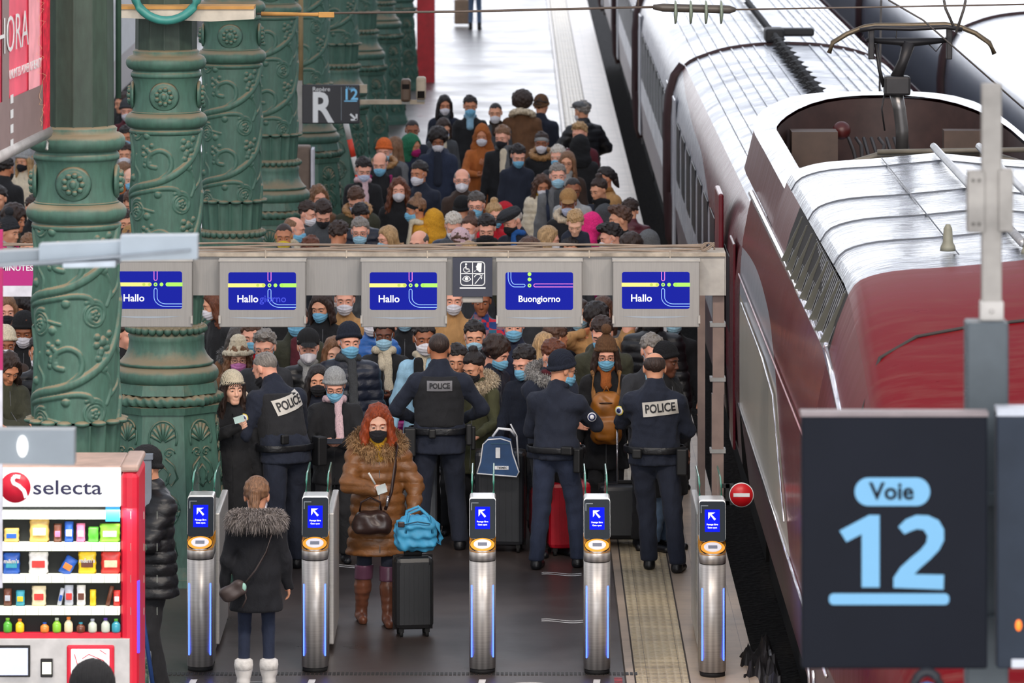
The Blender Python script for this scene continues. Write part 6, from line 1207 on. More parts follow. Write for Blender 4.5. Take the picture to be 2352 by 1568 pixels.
for px, py, c, lb in ((17, 1420, ('green', 'lime'), 'dark green bottle leftmost on the drinks shelf'), (45, 1422, ('yellow', 'orange'), 'yellow drink bottle with orange cap on the bottom shelf'), (102, 1430, ('orange', 'blue'), 'orange drink bottle with blue cap on the bottom shelf'), (130, 1420, ('lime', 'clear'), 'pale lime bottle with clear cap on the bottom shelf'), (157, 1418, ('cream', 'orange'), 'cream drink bottle with orange cap on the bottom shelf'), (185, 1430, ('brown', 'teal'), 'cola bottle with blue cap on the bottom shelf'), (212, 1422, ('clear', 'silver'), 'clear bottle with silver cap on the bottom shelf'), (242, 1420, ('clear', 'purple'), 'clear bottle with dark blue cap on the bottom shelf'), (266, 1422, ('teal', 'green'), 'pale teal bottle with green cap at the right of the bottom shelf')): bag(px, py, 1452, 20, c, lb, kind='bottle', g='drinks behind the vending machine glass')
# ---------------------------------------------------------------- the waiting crowd (head-top pixel, height, look)
GB = 'travellers crowded on the platform behind the sign beam'; GN = 'travellers crowded before the gates'; GL = 'travellers left of the columns'
def pc(px, py, H, label, g=GB, **k): return person(px, py, H, label, group=g, **k)
hb = lambda s, c: (s, c)
# far end of the queue, against the bright floor
pc(1021, 221, 1.68, 'woman in dark navy jacket with white mask, farthest back on the left', hair=hb('long', 'hblack'), mask='mwhite', coat=('navy', 'jacket'), skin='s2', fem=1, arms=('phone', 'down'), ex=('scarf:dgrey',), look=(8, 12))
pc(1080, 222, 1.76, 'man in black coat with blue mask pulled over his jaw, farthest row', hair=hb('short', 'hblack'), mask='mb2', coat=('black', 'jacket'), skin='s2', look=(3, 8), wd=1.06, ex=('neck:sky',))
pc(1138, 237, 1.72, 'man with short dark hair and white mask below a ruddy face, brown scarf', hair=hb('crop', 'hblack'), mask='mwhite', coat=('dgrey', 'jacket'), skin='s1', look=(-4, 10), ex=('neck:dbrown',))
pc(1200, 214, 1.86, 'woman seen from behind in long brown shearling coat with cream collar and big dark hair', hair=hb('afro', 'hdark'), mask=None, coat=('brown', 'long'), yaw=176, look=(0, 0), fem=1, ex=('fur:cream',), wd=1.12)
pc(1243, 222, 1.78, 'person seen from behind in navy coat with pointed brown cap, beside the shearling coat', hair=hb('short', 'hdark'), hat=('beanie', 'brown'), mask=None, coat=('navy', 'jacket'), yaw=165, wd=1.1)
pc(1338, 234, 1.78, 'man walking away in black quilted coat and grey flat cap, farthest right', hair=hb('short', 'hgrey'), hat=('flatcap', 'grey'), mask='mwhite', coat=('black', 'puffer'), yaw=200, look=(20, 5), wd=1.14, arms=('hipf', 'hipf'))
pc(947, 276, 1.74, 'man with dark brown skin, white mask and navy jacket left of the far rows', hair=hb('crop', 'hblack'), mask='mwhite', coat=('navy', 'jacket'), skin='s3', look=(5, 10))
pc(1019, 274, 1.6, 'woman with dark hair bent over a patterned scarf behind the curly-haired man', hair=hb('bob', 'hdark'), mask='mlav', coat=('dgrey', 'jacket'), skin='s1', look=(25, 25), fem=1, ex=('scarf:cream',))
pc(1107, 290, 1.68, 'woman in rust orange headscarf and coat with white mask', hair=None, hat=('headscarf', 'rust'), mask='mwhite', coat=('rust', 'long'), skin='s2', look=(-3, 8), fem=1, arms=('chest', 'phone'))
pc(1154, 291, 1.76, 'brown-haired man in black coat and grey scarf with black mask', hair=hb('short', 'hlb'), mask='mblack', coat=('black', 'long'), skin='s5', look=(-22, 14), ex=('scarf:grey', 'shirt:cream'), wd=1.06)
pc(1244, 306, 1.66, 'woman in white headband and tan hood over black coat with white mask', hair=hb('short', 'hdark'), hat=('band', 'lgrey'), mask='mwhite', coat=('black', 'jacket'), skin='s3', look=(-6, 8), ex=('fur:tan',), fem=1)
pc(1331, 284, 1.76, 'fair-haired man in red scarf raising a phone behind the black hood', hair=hb('quiff', 'hblond'), mask=None, coat=('maroon', 'jacket'), skin='s5', look=(-18, 12), arms=('down', 'chest'), ex=('neck:red',))
pc(1333, 315, 1.66, 'person in black hooded coat seen from behind, below the raised phone', hair=None, hat=('hood', 'black'), mask=None, coat=('black', 'long'), yaw=170, wd=1.12)
pc(1006, 298, 1.76, 'man with big dark curly hair, white mask and open grey-blue parka', hair=hb('curly', 'hblack'), mask='mwhite', coat=('navy2', 'jacket'), skin='s3', look=(2, 22), ex=('shirt:navy', 'hood'), wd=1.12)
pc(882, 323, 1.68, 'person in orange beanie with pale blue mask and fur hood', hair=hb('short', 'hbrown'), hat=('beanie', 'orange'), mask='mblue', coat=('charcoal', 'jacket'), skin='s5', look=(-6, 14), ex=('fur:tan',))
pc(905, 317, 1.65, 'woman with long grey-brown hair and grey wool coat turned left beside the orange beanie', hair=hb('vlong', 'hlb'), mask='mwhite', coat=('grey', 'long'), yaw=-55, look=(-12, 6), fem=1)
pc(946, 313, 1.6, 'person in green hood with crimson face mask', hair=None, hat=('hood', 'green'), mask='magenta', coat=('navy2', 'jacket'), skin='s2', yaw=40, look=(12, 10))
pc(835, 364, 1.72, 'dark-haired man with pink scarf and white mask by the green column', hair=hb('short', 'hblack'), mask='mlav', coat=('black', 'jacket'), skin='s5', look=(12, 24), ex=('scarf:lpink',))
pc(873, 350, 1.74, 'bald man with blue mask and magenta backpack straps over black jacket', hair=hb('ring', 'hdg'), mask='mb2', coat=('black', 'jacket'), skin='s5', look=(-8, 22), ex=('straps:magenta',), wd=1.05)
pc(963, 373, 1.74, 'young dark-haired man in navy jacket with white mask turned left', hair=hb('short', 'hblack'), mask='mwhite', coat=('navy', 'jacket'), skin='s2', yaw=-20, look=(-12, 8), wd=1.12)
pc(1061, 387, 1.78, 'bald older man with white mask and glasses in brown hooded coat', hair=hb('ring', 'hgrey'), mask='mwhite', mk='ffp', coat=('dbrown', 'jacket'), skin='s5', look=(0, 5), ex=('glasses', 'hood'))
pc(1190, 334, 1.64, 'man with flat dark fringe bowed over pale blue mask, navy coat', hair=hb('short', 'hblack'), mask='mb2', coat=('navy', 'jacket'), skin='s5', look=(14, 26), wd=1.0)
pc(1281, 336, 1.62, 'white-haired person with light blue mask peering from behind', hair=hb('short', 'hwhite'), mask='mb2', coat=('charcoal', 'jacket'), skin='s5', look=(-20, 12))
pc(1303, 350, 1.68, 'woman with long light brown hair and sunglasses, no mask', hair=hb('vlong', 'hlb'), mask=None, coat=('dbrown', 'jacket'), skin='s1', look=(-10, 8), fem=1, ex=('glasses', 'neck:lgrey'))
pc(1281, 378, 1.8, 'grey-haired man with light blue mask and grey jacket, backpack strap showing', hair=hb('short', 'hgrey'), mask='mblue', coat=('grey', 'jacket'), skin='s5', look=(4, 4), ex=('straps:navy2', 'shirt:dgrey'))
pc(1246, 403, 1.5, 'girl with curly brown hair, white mask and mustard scarf over cream coat', hair=hb('wavy', 'hbrown'), mask='mwhite', coat=('cream', 'puffer'), skin='s2', look=(8, 24), fem=1, ex=('neck:mustard',))
pc(1316, 409, 1.72, 'man with dark brown skin and glasses above the orange cap', hair=hb('crop', 'hblack'), mask=None, coat=('lgrey', 'jacket'), skin='s3', look=(5, 14), ex=('glasses',))
pc(1390, 386, 1.68, 'woman with dark ponytail and white mask in tan scarf', hair=hb('pony', 'hblack'), mask='mwhite', coat=('tan', 'jacket'), skin='s2', yaw=-50, look=(-18, 6), fem=1, ex=('neck:camel',))
pc(1376, 412, 1.66, 'woman with brown hair gathered back, face lowered into black scarf', hair=hb('bun', 'hdark'), mask=None, coat=('navy', 'jacket'), skin='s1', yaw=-30, look=(-15, 18), fem=1, ex=('scarf:black', 'neck:black'))
pc(1305, 440, 1.7, 'person in light orange cap and sheepskin collar with lavender mask', hair=hb('short', 'hblack'), hat=('cap', 'tan'), mask='mlav', coat=('black', 'jacket'), skin='s3', look=(-2, 14), ex=('fur:cream',), wd=1.1)
pc(1447, 460, 1.66, 'person in maroon coat at the platform edge, seen from behind', hair=hb('short', 'hdark'), mask=None, coat=('maroon', 'puffer'), yaw=190, look=(0, 25), lean=12)
pc(1391, 476, 1.66, 'person in dark grey hood, face hidden, beside the quiffed man', hair=None, hat=('hood', 'dgrey'), mask=None, coat=('charcoal', 'puffer'), yaw=150, wd=1.1)
pc(1425, 477, 1.76, 'young man with brown quiff in left profile, bare-faced, black jacket', hair=hb('quiff', 'hbrown'), mask=None, coat=('black', 'jacket'), skin='s1', yaw=-70, look=(-8, 6), ex=('neck:black',))
pc(1404, 516, 1.72, 'man with dark wavy hair in left profile with white mask, foremost at the platform edge', hair=hb('quiff', 'hblack'), mask='mwhite', coat=('charcoal', 'jacket'), skin='s5', yaw=-60, look=(-15, 18), ex=('neck:lgrey',))
pc(1361, 495, 1.6, 'person in hot pink hood seen from behind', hair=None, hat=('hood', 'hotpink'), mask=None, coat=('magenta', 'jacket'), yaw=120, look=(0, 14))
adult = pc(1310, 549, 1.72, 'dark-haired man carrying a toddler on his shoulders', hair=hb('short', 'hblack'), mask=None, coat=('charcoal', 'jacket'), skin='s2', look=(0, 5))
pc(1321, 477, .95, 'blond toddler in navy jacket sitting on a man\'s shoulders', hair=hb('short', 'hblond'), mask=None, coat=('navy', 'jacket'), skin='s0', look=(-4, 32), arms=('phone', 'phone'), lean=12, hs=1.22, z0=1.02, D=adult['D']-.02, feet=((.16, -.32), (-.16, -.32)), wd=1.1)
pc(1450, 541, 1.7, 'person with round dark brown hair seen from behind above the beam\'s right end', hair=hb('curly', 'hdark'), mask=None, coat=('dgrey', 'jacket'), yaw=180, look=(0, 10), hs=.95)
pc(1490, 535, 1.66, 'person in grey fur-edged hood above the beam\'s right end', hair=None, hat=('hood', 'grey'), mask=None, coat=('grey', 'jacket'), yaw=170, ex=('fur:grey',))
pc(732, 428, 1.68, 'woman with long wavy brown hair and white mask beside the green column', hair=hb('wavy', 'hlb'), mask='mwhite', coat=('brown', 'jacket'), skin='s5', look=(16, 14), fem=1)
pc(818, 432, 1.72, 'brown-haired man bowed low inside a khaki fur-lined hood', hair=hb('short', 'hbrown'), mask='mlav', coat=('dolive', 'jacket'), skin='s5', look=(-10, 40), ex=('fur:tan', 'hood'), wd=1.14)
pc(916, 411, 1.72, 'woman with long auburn curls, big white mask and black coat', hair=hb('wavy', 'haub'), mask='mwhite', mk='ffp', coat=('black', 'jacket'), skin='s5', look=(0, 5), fem=1)
pc(957, 456, 1.66, 'woman in black headband and yellow-trimmed knit wrap with blue mask, facing left', hair=hb('bun', 'hlb'), hat=('band', 'black'), mask='mb2', coat=('yellow', 'knit'), skin='s2', yaw=-75, look=(-14, 10), fem=1, ex=('scarf:cream',))
pc(995, 486, 1.5, 'person in mustard yellow hooded coat seen from behind', hair=None, hat=('hood', 'yellow'), mask=None, coat=('yellow', 'jacket'), yaw=200, wd=1.06)
pc(707, 465, 1.65, 'man with dark brown hair turned right, white mask, behind the grey jacket', hair=hb('short', 'hdark'), mask='mwhite', coat=('dgrey', 'jacket'), skin='s5', yaw=40, look=(15, 12))
pc(742, 462, 1.78, 'dark-haired man in grey wool jacket looking straight down', hair=hb('short', 'hdark'), mask='mblack', coat=('dgrey', 'jacket'), skin='s5', look=(6, 42), wd=1.1)
pc(828, 470, 1.64, 'person with black hair bowed forward behind the grey-haired man in a blue mask', hair=hb('short', 'hblack'), mask='mblack', coat=('navy', 'puffer'), skin='s2', look=(-14, 35))
pc(1062, 456, 1.64, 'person in black knitted hat and black scarf seen from behind', hair=None, hat=('beanie', 'black'), mask=None, coat=('black', 'jacket'), yaw=160, wd=1.1)
pc(1094, 444, 1.74, 'man with dark grey hair, glasses and light blue mask in black coat', hair=hb('short', 'hdg'), mask='mb2', coat=('black', 'jacket'), skin='s5', look=(-10, 12), ex=('glasses',))
pc(1135, 468, 1.64, 'blond person with bun beside a red hood, blue mask', hair=hb('bun', 'hblond'), mask='mb2', coat=('red', 'jacket'), skin='s5', yaw=20, look=(14, 16), fem=1)
pc(1160, 470, 1.56, 'person in bright red hooded jacket hidden behind the flat cap', hair=None, hat=('hood', 'red'), mask=None, coat=('red', 'jacket'), yaw=150)
pc(1178, 478, 1.76, 'older man in dark flat cap and black mask with bright blue scarf', hair=hb('ring', 'hwhite'), hat=('flatcap', 'charcoal'), mask='mblack', coat=('navy', 'jacket'), skin='s5', yaw=-35, look=(-16, 22), lean=10, ex=('scarf:blue',), wd=1.12)
pc(675, 498, 1.7, 'older man with thin brown hair, mottled scarf and blue mask, turned right', hair=hb('bald', 'hlb'), mask='mb2', coat=('lgrey', 'knit'), skin='s5', yaw=60, look=(20, 14), ex=('neck:cream',))
pc(652, 514, 1.74, 'man with bright yellow mask in denim jacket, leftmost beside the column base', hair=hb('crop', 'hdark'), mask='myel', coat=('denim', 'jacket'), skin='s2', look=(0, 10), ex=('neck:black', 'shirt:cream'))
pc(827, 503, 1.74, 'grey-haired man in glasses and pale blue mask, hand raised to black coat', hair=hb('short', 'hgrey'), mask='mblue', coat=('black', 'jacket'), skin='s5', look=(-3, 10), arms=('chest', 'down'), ex=('glasses',))
pc(891, 522, 1.6, 'blonde woman in glasses with blue mask turned left', hair=hb('long', 'hblond'), mask='mblue', coat=('navy', 'jacket'), skin='s5', yaw=-40, look=(-16, 12), fem=1, ex=('glasses', 'fur:tan'))
pc(776, 512, 1.76, 'dark-haired man turned right in black jacket behind the bald head', hair=hb('quiff', 'hdark'), mask=None, coat=('black', 'jacket'), skin='s2', yaw=140, look=(20, 20))
pc(963, 529, 1.74, 'balding man with lavender-blue mask and brown fur hood', hair=hb('ring', 'hdg'), mask='mlav', coat=('brown', 'jacket'), skin='s5', yaw=-15, look=(-14, 12), ex=('fur:brown',))
pc(1042, 491, 1.7, 'person with white-blond hair bowed above a white mask, dark quilted coat', hair=hb('short', 'hwhite'), mask='mwhite', coat=('navy2', 'puffer'), skin='s5', look=(4, 28), wd=1.05)
pc(1080, 499, 1.72, 'brown-haired woman with domed white mask and grey scarf', hair=hb('bun', 'hbrown'), mask='mwhite', mk='ffp', coat=('charcoal', 'jacket'), skin='s5', yaw=-20, look=(-10, 6), fem=1, ex=('scarf:grey',))
pc(1118, 496, 1.76, 'man with short black hair buried to the nose in a thick black scarf', hair=hb('short', 'hblack'), mask='mblack', coat=('dolive', 'jacket'), skin='s5', look=(-3, 24), ex=('scarf:black', 'neck:black'))
pc(1217, 552, 1.7, 'person with round brown hair seen from behind, left of the blonde profile', hair=hb('curly', 'hbrown'), mask=None, coat=('charcoal', 'jacket'), yaw=180, hs=.97)
pc(1259, 523, 1.68, 'woman with long straight blonde hair in right profile with white mask', hair=hb('long', 'hblond'), mask='mwhite', coat=('dbrown', 'jacket'), skin='s5', yaw=70, look=(14, 14), fem=1)
pc(713, 545, 1.72, 'person with round auburn-brown hair seen from behind above the beam', hair=hb('short', 'haub'), mask=None, coat=('charcoal', 'jacket'), yaw=180)
pc(773, 558, 1.72, 'person with shiny bald pink head seen from behind at the beam top', hair=None, mask=None, coat=('dgrey', 'jacket'), skin='s0', yaw=180, look=(0, -5))
pc(1057, 531, 1.62, 'person in pale pink fluffy hat', hair=hb('short', 'hbrown'), hat=('beanie', 'lpink'), mask=None, coat=('lgrey', 'jacket'), yaw=165, hs=1.06)
pc(1026, 558, 1.66, 'person in dark grey knitted hat just above the beam', hair=None, hat=('beanie', 'dgrey'), mask=None, coat=('dgrey', 'jacket'), yaw=180)
pc(1078, 558, 1.68, 'person with greenish blond hair just above the accessible sign', hair=hb('long', 'hblond'), mask=None, coat=('charcoal', 'jacket'), yaw=180, fem=1)
# walkers at the far end of the platform
pc(1091, -113, 1.72, 'person walking away at the far top of the platform beside a wheeled case', hair=hb('short', 'hdark'), mask=None, coat=('dgrey', 'jacket'), yaw=180, pants='denim', wd=.9)
# between and below the display screens
pc(495, 668, 1.72, 'woman with long auburn hair in black coat between the two left screens', GN, hair=hb('vlong', 'haub'), mask='mwhite', coat=('black', 'jacket'), yaw=-60, look=(-20, 20), fem=1)
pc(547, 752, 1.64, 'woman with dark grey hair and white mask in fur-lined hood, eyes down', GN, hair=hb('bob', 'hdg'), mask='mwhite', coat=('brown', 'jacket'), skin='s0', look=(8, 20), fem=1, ex=('fur:grey',))
pc(547, 788, 1.62, 'woman in fluffy cream bucket hat with pink mask, glasses and brown coat', GN, hair=hb('wavy', 'hlb'), hat=('bucket', 'cream'), mask='mpink', coat=('brown', 'jacket'), skin='s0', look=(6, 12), fem=1, ex=('glasses', 'scarf:navy2'), arms=('phone', 'down'))
pc(608, 762, 1.76, 'grey-haired man with round glasses and bright blue mask in dark parka', GN, hair=hb('quiff', 'hgrey'), mask='mb2', coat=('charcoal', 'jacket'), skin='s5', look=(-8, 14), ex=('glasses', 'scarf:navy2'))
pc(578, 738, 1.78, 'person with light blue mask and red scarf, eyes hidden by the screen', GN, hair=hb('short', 'hbrown'), mask='mb2', coat=('charcoal', 'jacket'), skin='s5', ex=('neck:red',))
pc(681, 700, 1.8, 'man in olive-brown field jacket with maroon sweater, head behind the second screen', GN, hair=hb('short', 'hbrown'), mask='mb2', coat=('dolive', 'jacket'), skin='s5', ex=('shirt:maroon',), wd=1.12)
pc(708, 763, 1.72, 'man in black cap with domed white mask and black quilted jacket', GN, hair=hb('short', 'hgrey'), hat=('cap', 'black'), mask='mwhite', mk='ffp', coat=('black', 'puffer'), skin='s5', look=(4, 10), ex=('neck:lgrey',))
pc(738, 672, 1.74, 'dark-haired person with blue mask behind the white luggage handle', GN, hair=hb('bob', 'hdark'), mask='mb2', coat=('black', 'jacket'), skin='s1', look=(-20, 20), fem=1)
pc(792, 655, 1.76, 'person in tan wool coat behind the blue-black beanie', GN, hair=hb('short', 'hbrown'), mask='mwhite', coat=('tan', 'long'), skin='s5', arms=('fwd', 'fwd'))
pc(768, 778, 1.66, 'light-brown-haired woman with blue mask, burgundy scarf and shiny blue jacket', GN, hair=hb('long', 'hlb'), mask='mb2', coat=('blue', 'puffer'), skin='s0', look=(8, 10), fem=1, ex=('scarf:maroon',))
pc(802, 748, 1.8, 'young man in navy beanie with blue mask and grey quilted jacket', GN, hair=hb('crop', 'hbrown'), hat=('beanie', 'navy'), mask='mb2', coat=('navy', 'puffer'), skin='s5', look=(14, 8), ex=('scarf:dgrey',), wd=1.12)
pc(730, 842, 1.54, 'young woman with long dark hair and black mask, eyes on the camera', GN, hair=hb('long', 'hblack'), mask='mblack', coat=('navy', 'jacket'), skin='s1', look=(4, 4), fem=1)
phone_w = pc(769, 851, 1.6, 'woman in pale grey beanie with glasses and blue mask reading her phone', GN, hair=hb('crop', 'hbrown'), hat=('beanie', 'lgrey'), mask='mb2', coat=('black', 'jacket'), skin='s5', look=(2, 26), fem=1, arms=('phone', 'phone'), ex=('glasses', 'scarf:lpink'), wd=1.1, hem=.72)
pc(882, 735, 1.74, 'woman with dark brown skin, pale blue mask and long cream scarf', GN, hair=hb('short', 'hblack'), mask='mblue', coat=('black', 'jacket'), skin='s4', look=(0, 8), fem=1, ex=('scarf:cream', 'neck:cream'), arms=('phone', 'down'))
pc(975, 742, 1.8, 'man in pale denim and cream jacket over striped black sweater, white mask low', GN, hair=hb('short', 'hblack'), mask='mwhite', coat=('sky', 'jacket'), skin='s3', yaw=-20, look=(30, 6), ex=('shirt:black', 'neck:cream'), arms=('down', 'low'))
pc(855, 700, 1.78, 'person in bright blue jacket half hidden behind the third screen', GN, hair=hb('short', 'hdark'), mask='mwhite', coat=('blue', 'puffer'), skin='s5')
pc(1050, 794, 1.62, 'woman with black hair peeping from behind the centre officer\'s shoulder', GN, hair=hb('short', 'hblack'), mask=None, coat=('black', 'jacket'), skin='s1', fem=1, look=(-5, 14))
pc(1089, 812, 1.58, 'woman with top bun and black mask in olive parka with cream fur hood', GN, hair=hb('bun', 'hblack'), mask='mblack', coat=('olive', 'jacket'), skin='s1', yaw=-25, look=(-14, 22), fem=1, ex=('fur:cream', 'hood'), arms=('fwd', 'low'), hem=.62)
pc(1106, 660, 1.66, 'person in red and blue checked jacket, face hidden behind the beam', GN, hair=hb('short', 'hblack'), mask=None, coat=('blue', 'jacket'), coatmat='plaid', skin='s3', arms=('phone', 'phone'))
pc(1042, 655, 1.74, 'person in pale yellow satin jacket beneath the accessible sign', GN, hair=hb('short', 'hbrown'), mask='mwhite', coat=('tan', 'jacket'), skin='s5')
pc(1180, 712, 1.78, 'man in navy sweatshirt with backpack straps, face behind the fourth screen', GN, hair=hb('short', 'hbrown'), mask='mb2', coat=('navy2', 'jacket'), skin='s5', ex=('straps:black',), wd=1.12)
pc(1140, 778, 1.6, 'person with tousled dark brown hair bowed to the right with blue mask', GN, hair=hb('curly', 'hdark'), mask='mb2', coat=('navy', 'jacket'), skin='s5', yaw=50, look=(10, 24))
pc(1205, 797, 1.66, 'dark-haired man with sky blue mask in navy sweater, bowed left', GN, hair=hb('short', 'hblack'), mask='mb2', coat=('navy', 'knit'), skin='s5', yaw=-20, look=(-18, 24), arms=('low', 'low'))
pc(1250, 768, 1.68, 'person with long blond hair seen behind the brown fur hood', GN, hair=hb('long', 'hblond'), mask=None, coat=('navy', 'jacket'), yaw=170, fem=1)
pc(1274, 746, 1.7, 'brown-haired man in burnt orange jacket turned right', GN, hair=hb('short', 'hbrown'), mask=None, coat=('orange', 'jacket'), skin='s2', yaw=110, look=(10, 14), arms=('ear', 'down'), lean=12)
pc(1271, 784, 1.8, 'chestnut-haired man in navy parka with grey fur hood and headphones round his neck', GN, hair=hb('short', 'haub'), mask='mb2', coat=('navy', 'jacket'), skin='s5', yaw=25, look=(12, 20), ex=('fur:lgrey', 'hood', 'neck:maroon'), arms=('cross', 'cross'), wd=1.12)
pc(1370, 702, 1.72, 'dark curly-haired man holding a phone to his ear', GN, hair=hb('curly', 'hblack'), mask=None, coat=('tan', 'jacket'), skin='s2', look=(8, 14), arms=('down', 'ear'), hs=.92)
pc(1385, 684, 1.7, 'woman with brown hair, only eyes visible between the two right screens', GN, hair=hb('long', 'hbrown'), mask='mwhite', coat=('grey', 'jacket'), skin='s5', fem=1)
pc(1382, 731, 1.8, 'short-haired man in dark green parka with blue mask looking down', GN, hair=hb('short', 'hdark'), mask='mb2', coat=('dolive', 'jacket'), skin='s5', look=(-10, 28), ex=('hood',), wd=1.14)
bp = pc(1392, 780, 1.68, 'person in brown pompom beanie and wire glasses wearing a leather backpack in front', GN, hair=hb('bob', 'hdark'), hat=('pom', 'brown'), mask='mb2', coat=('black', 'jacket'), skin='s5', look=(2, 16), fem=1, ex=('glasses', 'straps:camel', 'neck:rust'), arms=('cross', 'down'), hem=.6)
pc(1445, 700, 1.66, 'person in tan and navy jacket partly hidden by the rightmost screen', GN, hair=hb('short', 'hdark'), mask='mwhite', coat=('tan', 'jacket'), skin='s5', yaw=160)
pc(1500, 690, 1.8, 'person in black puffer jacket with white drawstring, head behind the rightmost screen', GN, hair=hb('short', 'hblack'), mask='mblack', coat=('black', 'puffer'), skin='s5', wd=1.16)
pc(1498, 771, 1.8, 'grey-haired man in black buttoned coat holding a phone out', GN, hair=hb('short', 'hgrey'), mask='mb2', coat=('charcoal', 'jacket'), skin='s5', yaw=10, look=(8, 16), arms=('down', 'fwd'), wd=1.05)
pc(1527, 793, 1.72, 'man with dark skin and earring in black beanie behind the bald officer', GN, hair=hb('crop', 'hblack'), hat=('beanie', 'black'), mask=None, coat=('black', 'long'), skin='s4', yaw=50, look=(14, 10), wd=1.14, pants='denim')
cardw = pc(534, 858, 1.62, 'young woman in cream and black striped beanie holding up an identity card', GN, hair=hb('vlong', 'hdark'), hat=('beanie', 'cream'), mask=None, coat=('black', 'long'), skin='s0', look=(14, 6), fem=1, arms=('down', ((-.02, -.3, 1.32), (.9, 0, -.6), (0, 1, .2), 'grip')), yaw=8)
# fillers standing deeper in the crowd, seen only in the gaps
for px, py, H, cc, hc_, lb in ((640, 640, 1.72, 'black', 'hdark', 'person in black coat glimpsed just right of the second green column, under the beam'), (1090, 740, 1.7, 'charcoal', 'hblack', 'person in charcoal coat glimpsed below the checked jacket'), (930, 690, 1.74, 'black', 'hbrown', 'person in black coat mostly hidden behind the third screen'),
                       (1330, 690, 1.72, 'navy', 'hdark', 'person in navy coat glimpsed left of the curly-haired man with a phone'), (1548, 700, 1.66, 'black', 'hblack', 'person in black coat by the beam\'s right post'), (1235, 650, 1.7, 'charcoal', 'hdark', 'person in charcoal coat hidden behind the fourth screen')):
    pc(px, py, H, lb, GN, hair=hb('short', hc_), mask='mblue', coat=(cc, 'jacket'))
# left of the columns
pc(56, 346, 1.66, 'woman in black mask and cream collar left of the nearest column ring', GL, hair=hb('long', 'hblond'), hat=('beanie', 'lgrey'), mask='mblack', coat=('cream', 'jacket'), skin='s1', yaw=-30, fem=1)
pc(12, 362, 1.78, 'person in black coat at the left edge below the red banner', GL, hair=hb('short', 'hblack'), mask='mblack', coat=('black', 'long'), skin='s2', yaw=150, wd=1.2)
pc(34, 478, 1.72, 'person with frizzy brown hair turned right, above the patterned beanie', GL, hair=hb('afro', 'hdark'), mask=None, coat=('dolive', 'jacket'), skin='s2', yaw=60, fem=1)
pc(20, 506, 1.62, 'child-size person in black and white knitted bobble hat with pink strap', GL, hair=hb('short', 'hbrown'), hat=('pom', 'charcoal'), mask=None, coat=('lgrey', 'jacket'), skin='s1', yaw=60, ex=('straps:hotpink',))
pc(14, 681, 1.7, 'blond woman with black mask under the magenta board', GL, hair=hb('long', 'hlb'), mask='mblack', coat=('purple', 'jacket'), skin='s5', look=(10, 12), fem=1)
pc(50, 680, 1.68, 'woman with big dark wavy hair looking down under the magenta board', GL, hair=hb('wavy', 'hblack'), mask=None, coat=('navy2', 'jacket'), skin='s2', look=(-8, 30), fem=1, hs=1.1)
pc(55, 723, 1.68, 'woman in black beanie with long auburn curls and patterned white mask', GL, hair=hb('wavy', 'haub'), hat=('beanie', 'black'), mask='mwhite', coat=('black', 'jacket'), skin='s3', look=(-2, 22), fem=1, hs=1.08)
pc(12, 755, 1.66, 'person in cream knitted hat with pale mask at the left edge', GL, hair=hb('short', 'hbrown'), hat=('beanie', 'cream'), mask='mwhite', coat=('dbrown', 'jacket'), skin='s3', look=(14, 14))
pc(18, 812, 1.7, 'woman with long brown hair in olive wool coat, hands clasped, lower left', GL, hair=hb('wavy', 'hdark'), mask=None, coat=('dolive', 'long'), skin='s2', yaw=30, look=(0, 35), fem=1, arms=('cross', 'cross'))
pc(92, 775, 1.76, 'person in black quilted coat partly behind the nearest green column', GL, hair=hb('short', 'hblack'), mask='mwhite', coat=('black', 'longpuf'), skin='s2', wd=1.05)
pc(292, 232, 1.74, 'grey-capped person topmost in the gap between the two nearest columns', GL, hair=hb('short', 'hdg'), hat=('beanie', 'dgrey'), mask='mwhite', coat=('maroon', 'jacket'), skin='s5')
pc(289, 292, 1.7, 'dark-haired person with blue mask in the gap between the two nearest columns', GL, hair=hb('short', 'hblack'), mask='mb2', coat=('lgrey', 'jacket'), skin='s2')
pc(303, 385, 1.74, 'pink bald man with blue mask in the gap between the two nearest columns', GL, hair=hb('ring', 'hwhite'), mask='mb2', coat=('black', 'jacket'), skin='s0')
pc(303, 441, 1.74, 'bearded brown-haired man looking down in the gap between the two nearest columns', GL, hair=hb('short', 'hbrown'), mask=None, coat=('dgrey', 'jacket'), skin='s1', look=(0, 25))
pc(284, 375, 1.66, 'long-haired person at the left side of the gap between the two nearest columns', GL, hair=hb('long', 'hlb'), mask=None, coat=('rust', 'jacket'), skin='s1', fem=1, yaw=40)
pc(300, 525, 1.62, 'person in oatmeal knitted hat lowest in the gap between the two nearest columns', GL, hair=hb('short', 'hbrown'), hat=('beanie', 'tan'), mask=None, coat=('brown', 'jacket'), yaw=170)
pc(283, 215, 1.76, 'dark-haired person highest beside the thin green pole', GL, hair=hb('short', 'hdark'), mask=None, coat=('black', 'jacket'), skin='s1', yaw=-60)
pc(292, 735, 1.72, 'person in black coat between the nearest column and the second column base', GL, hair=hb('short', 'hdark'), mask=None, coat=('black', 'long'), skin='s5', yaw=40)
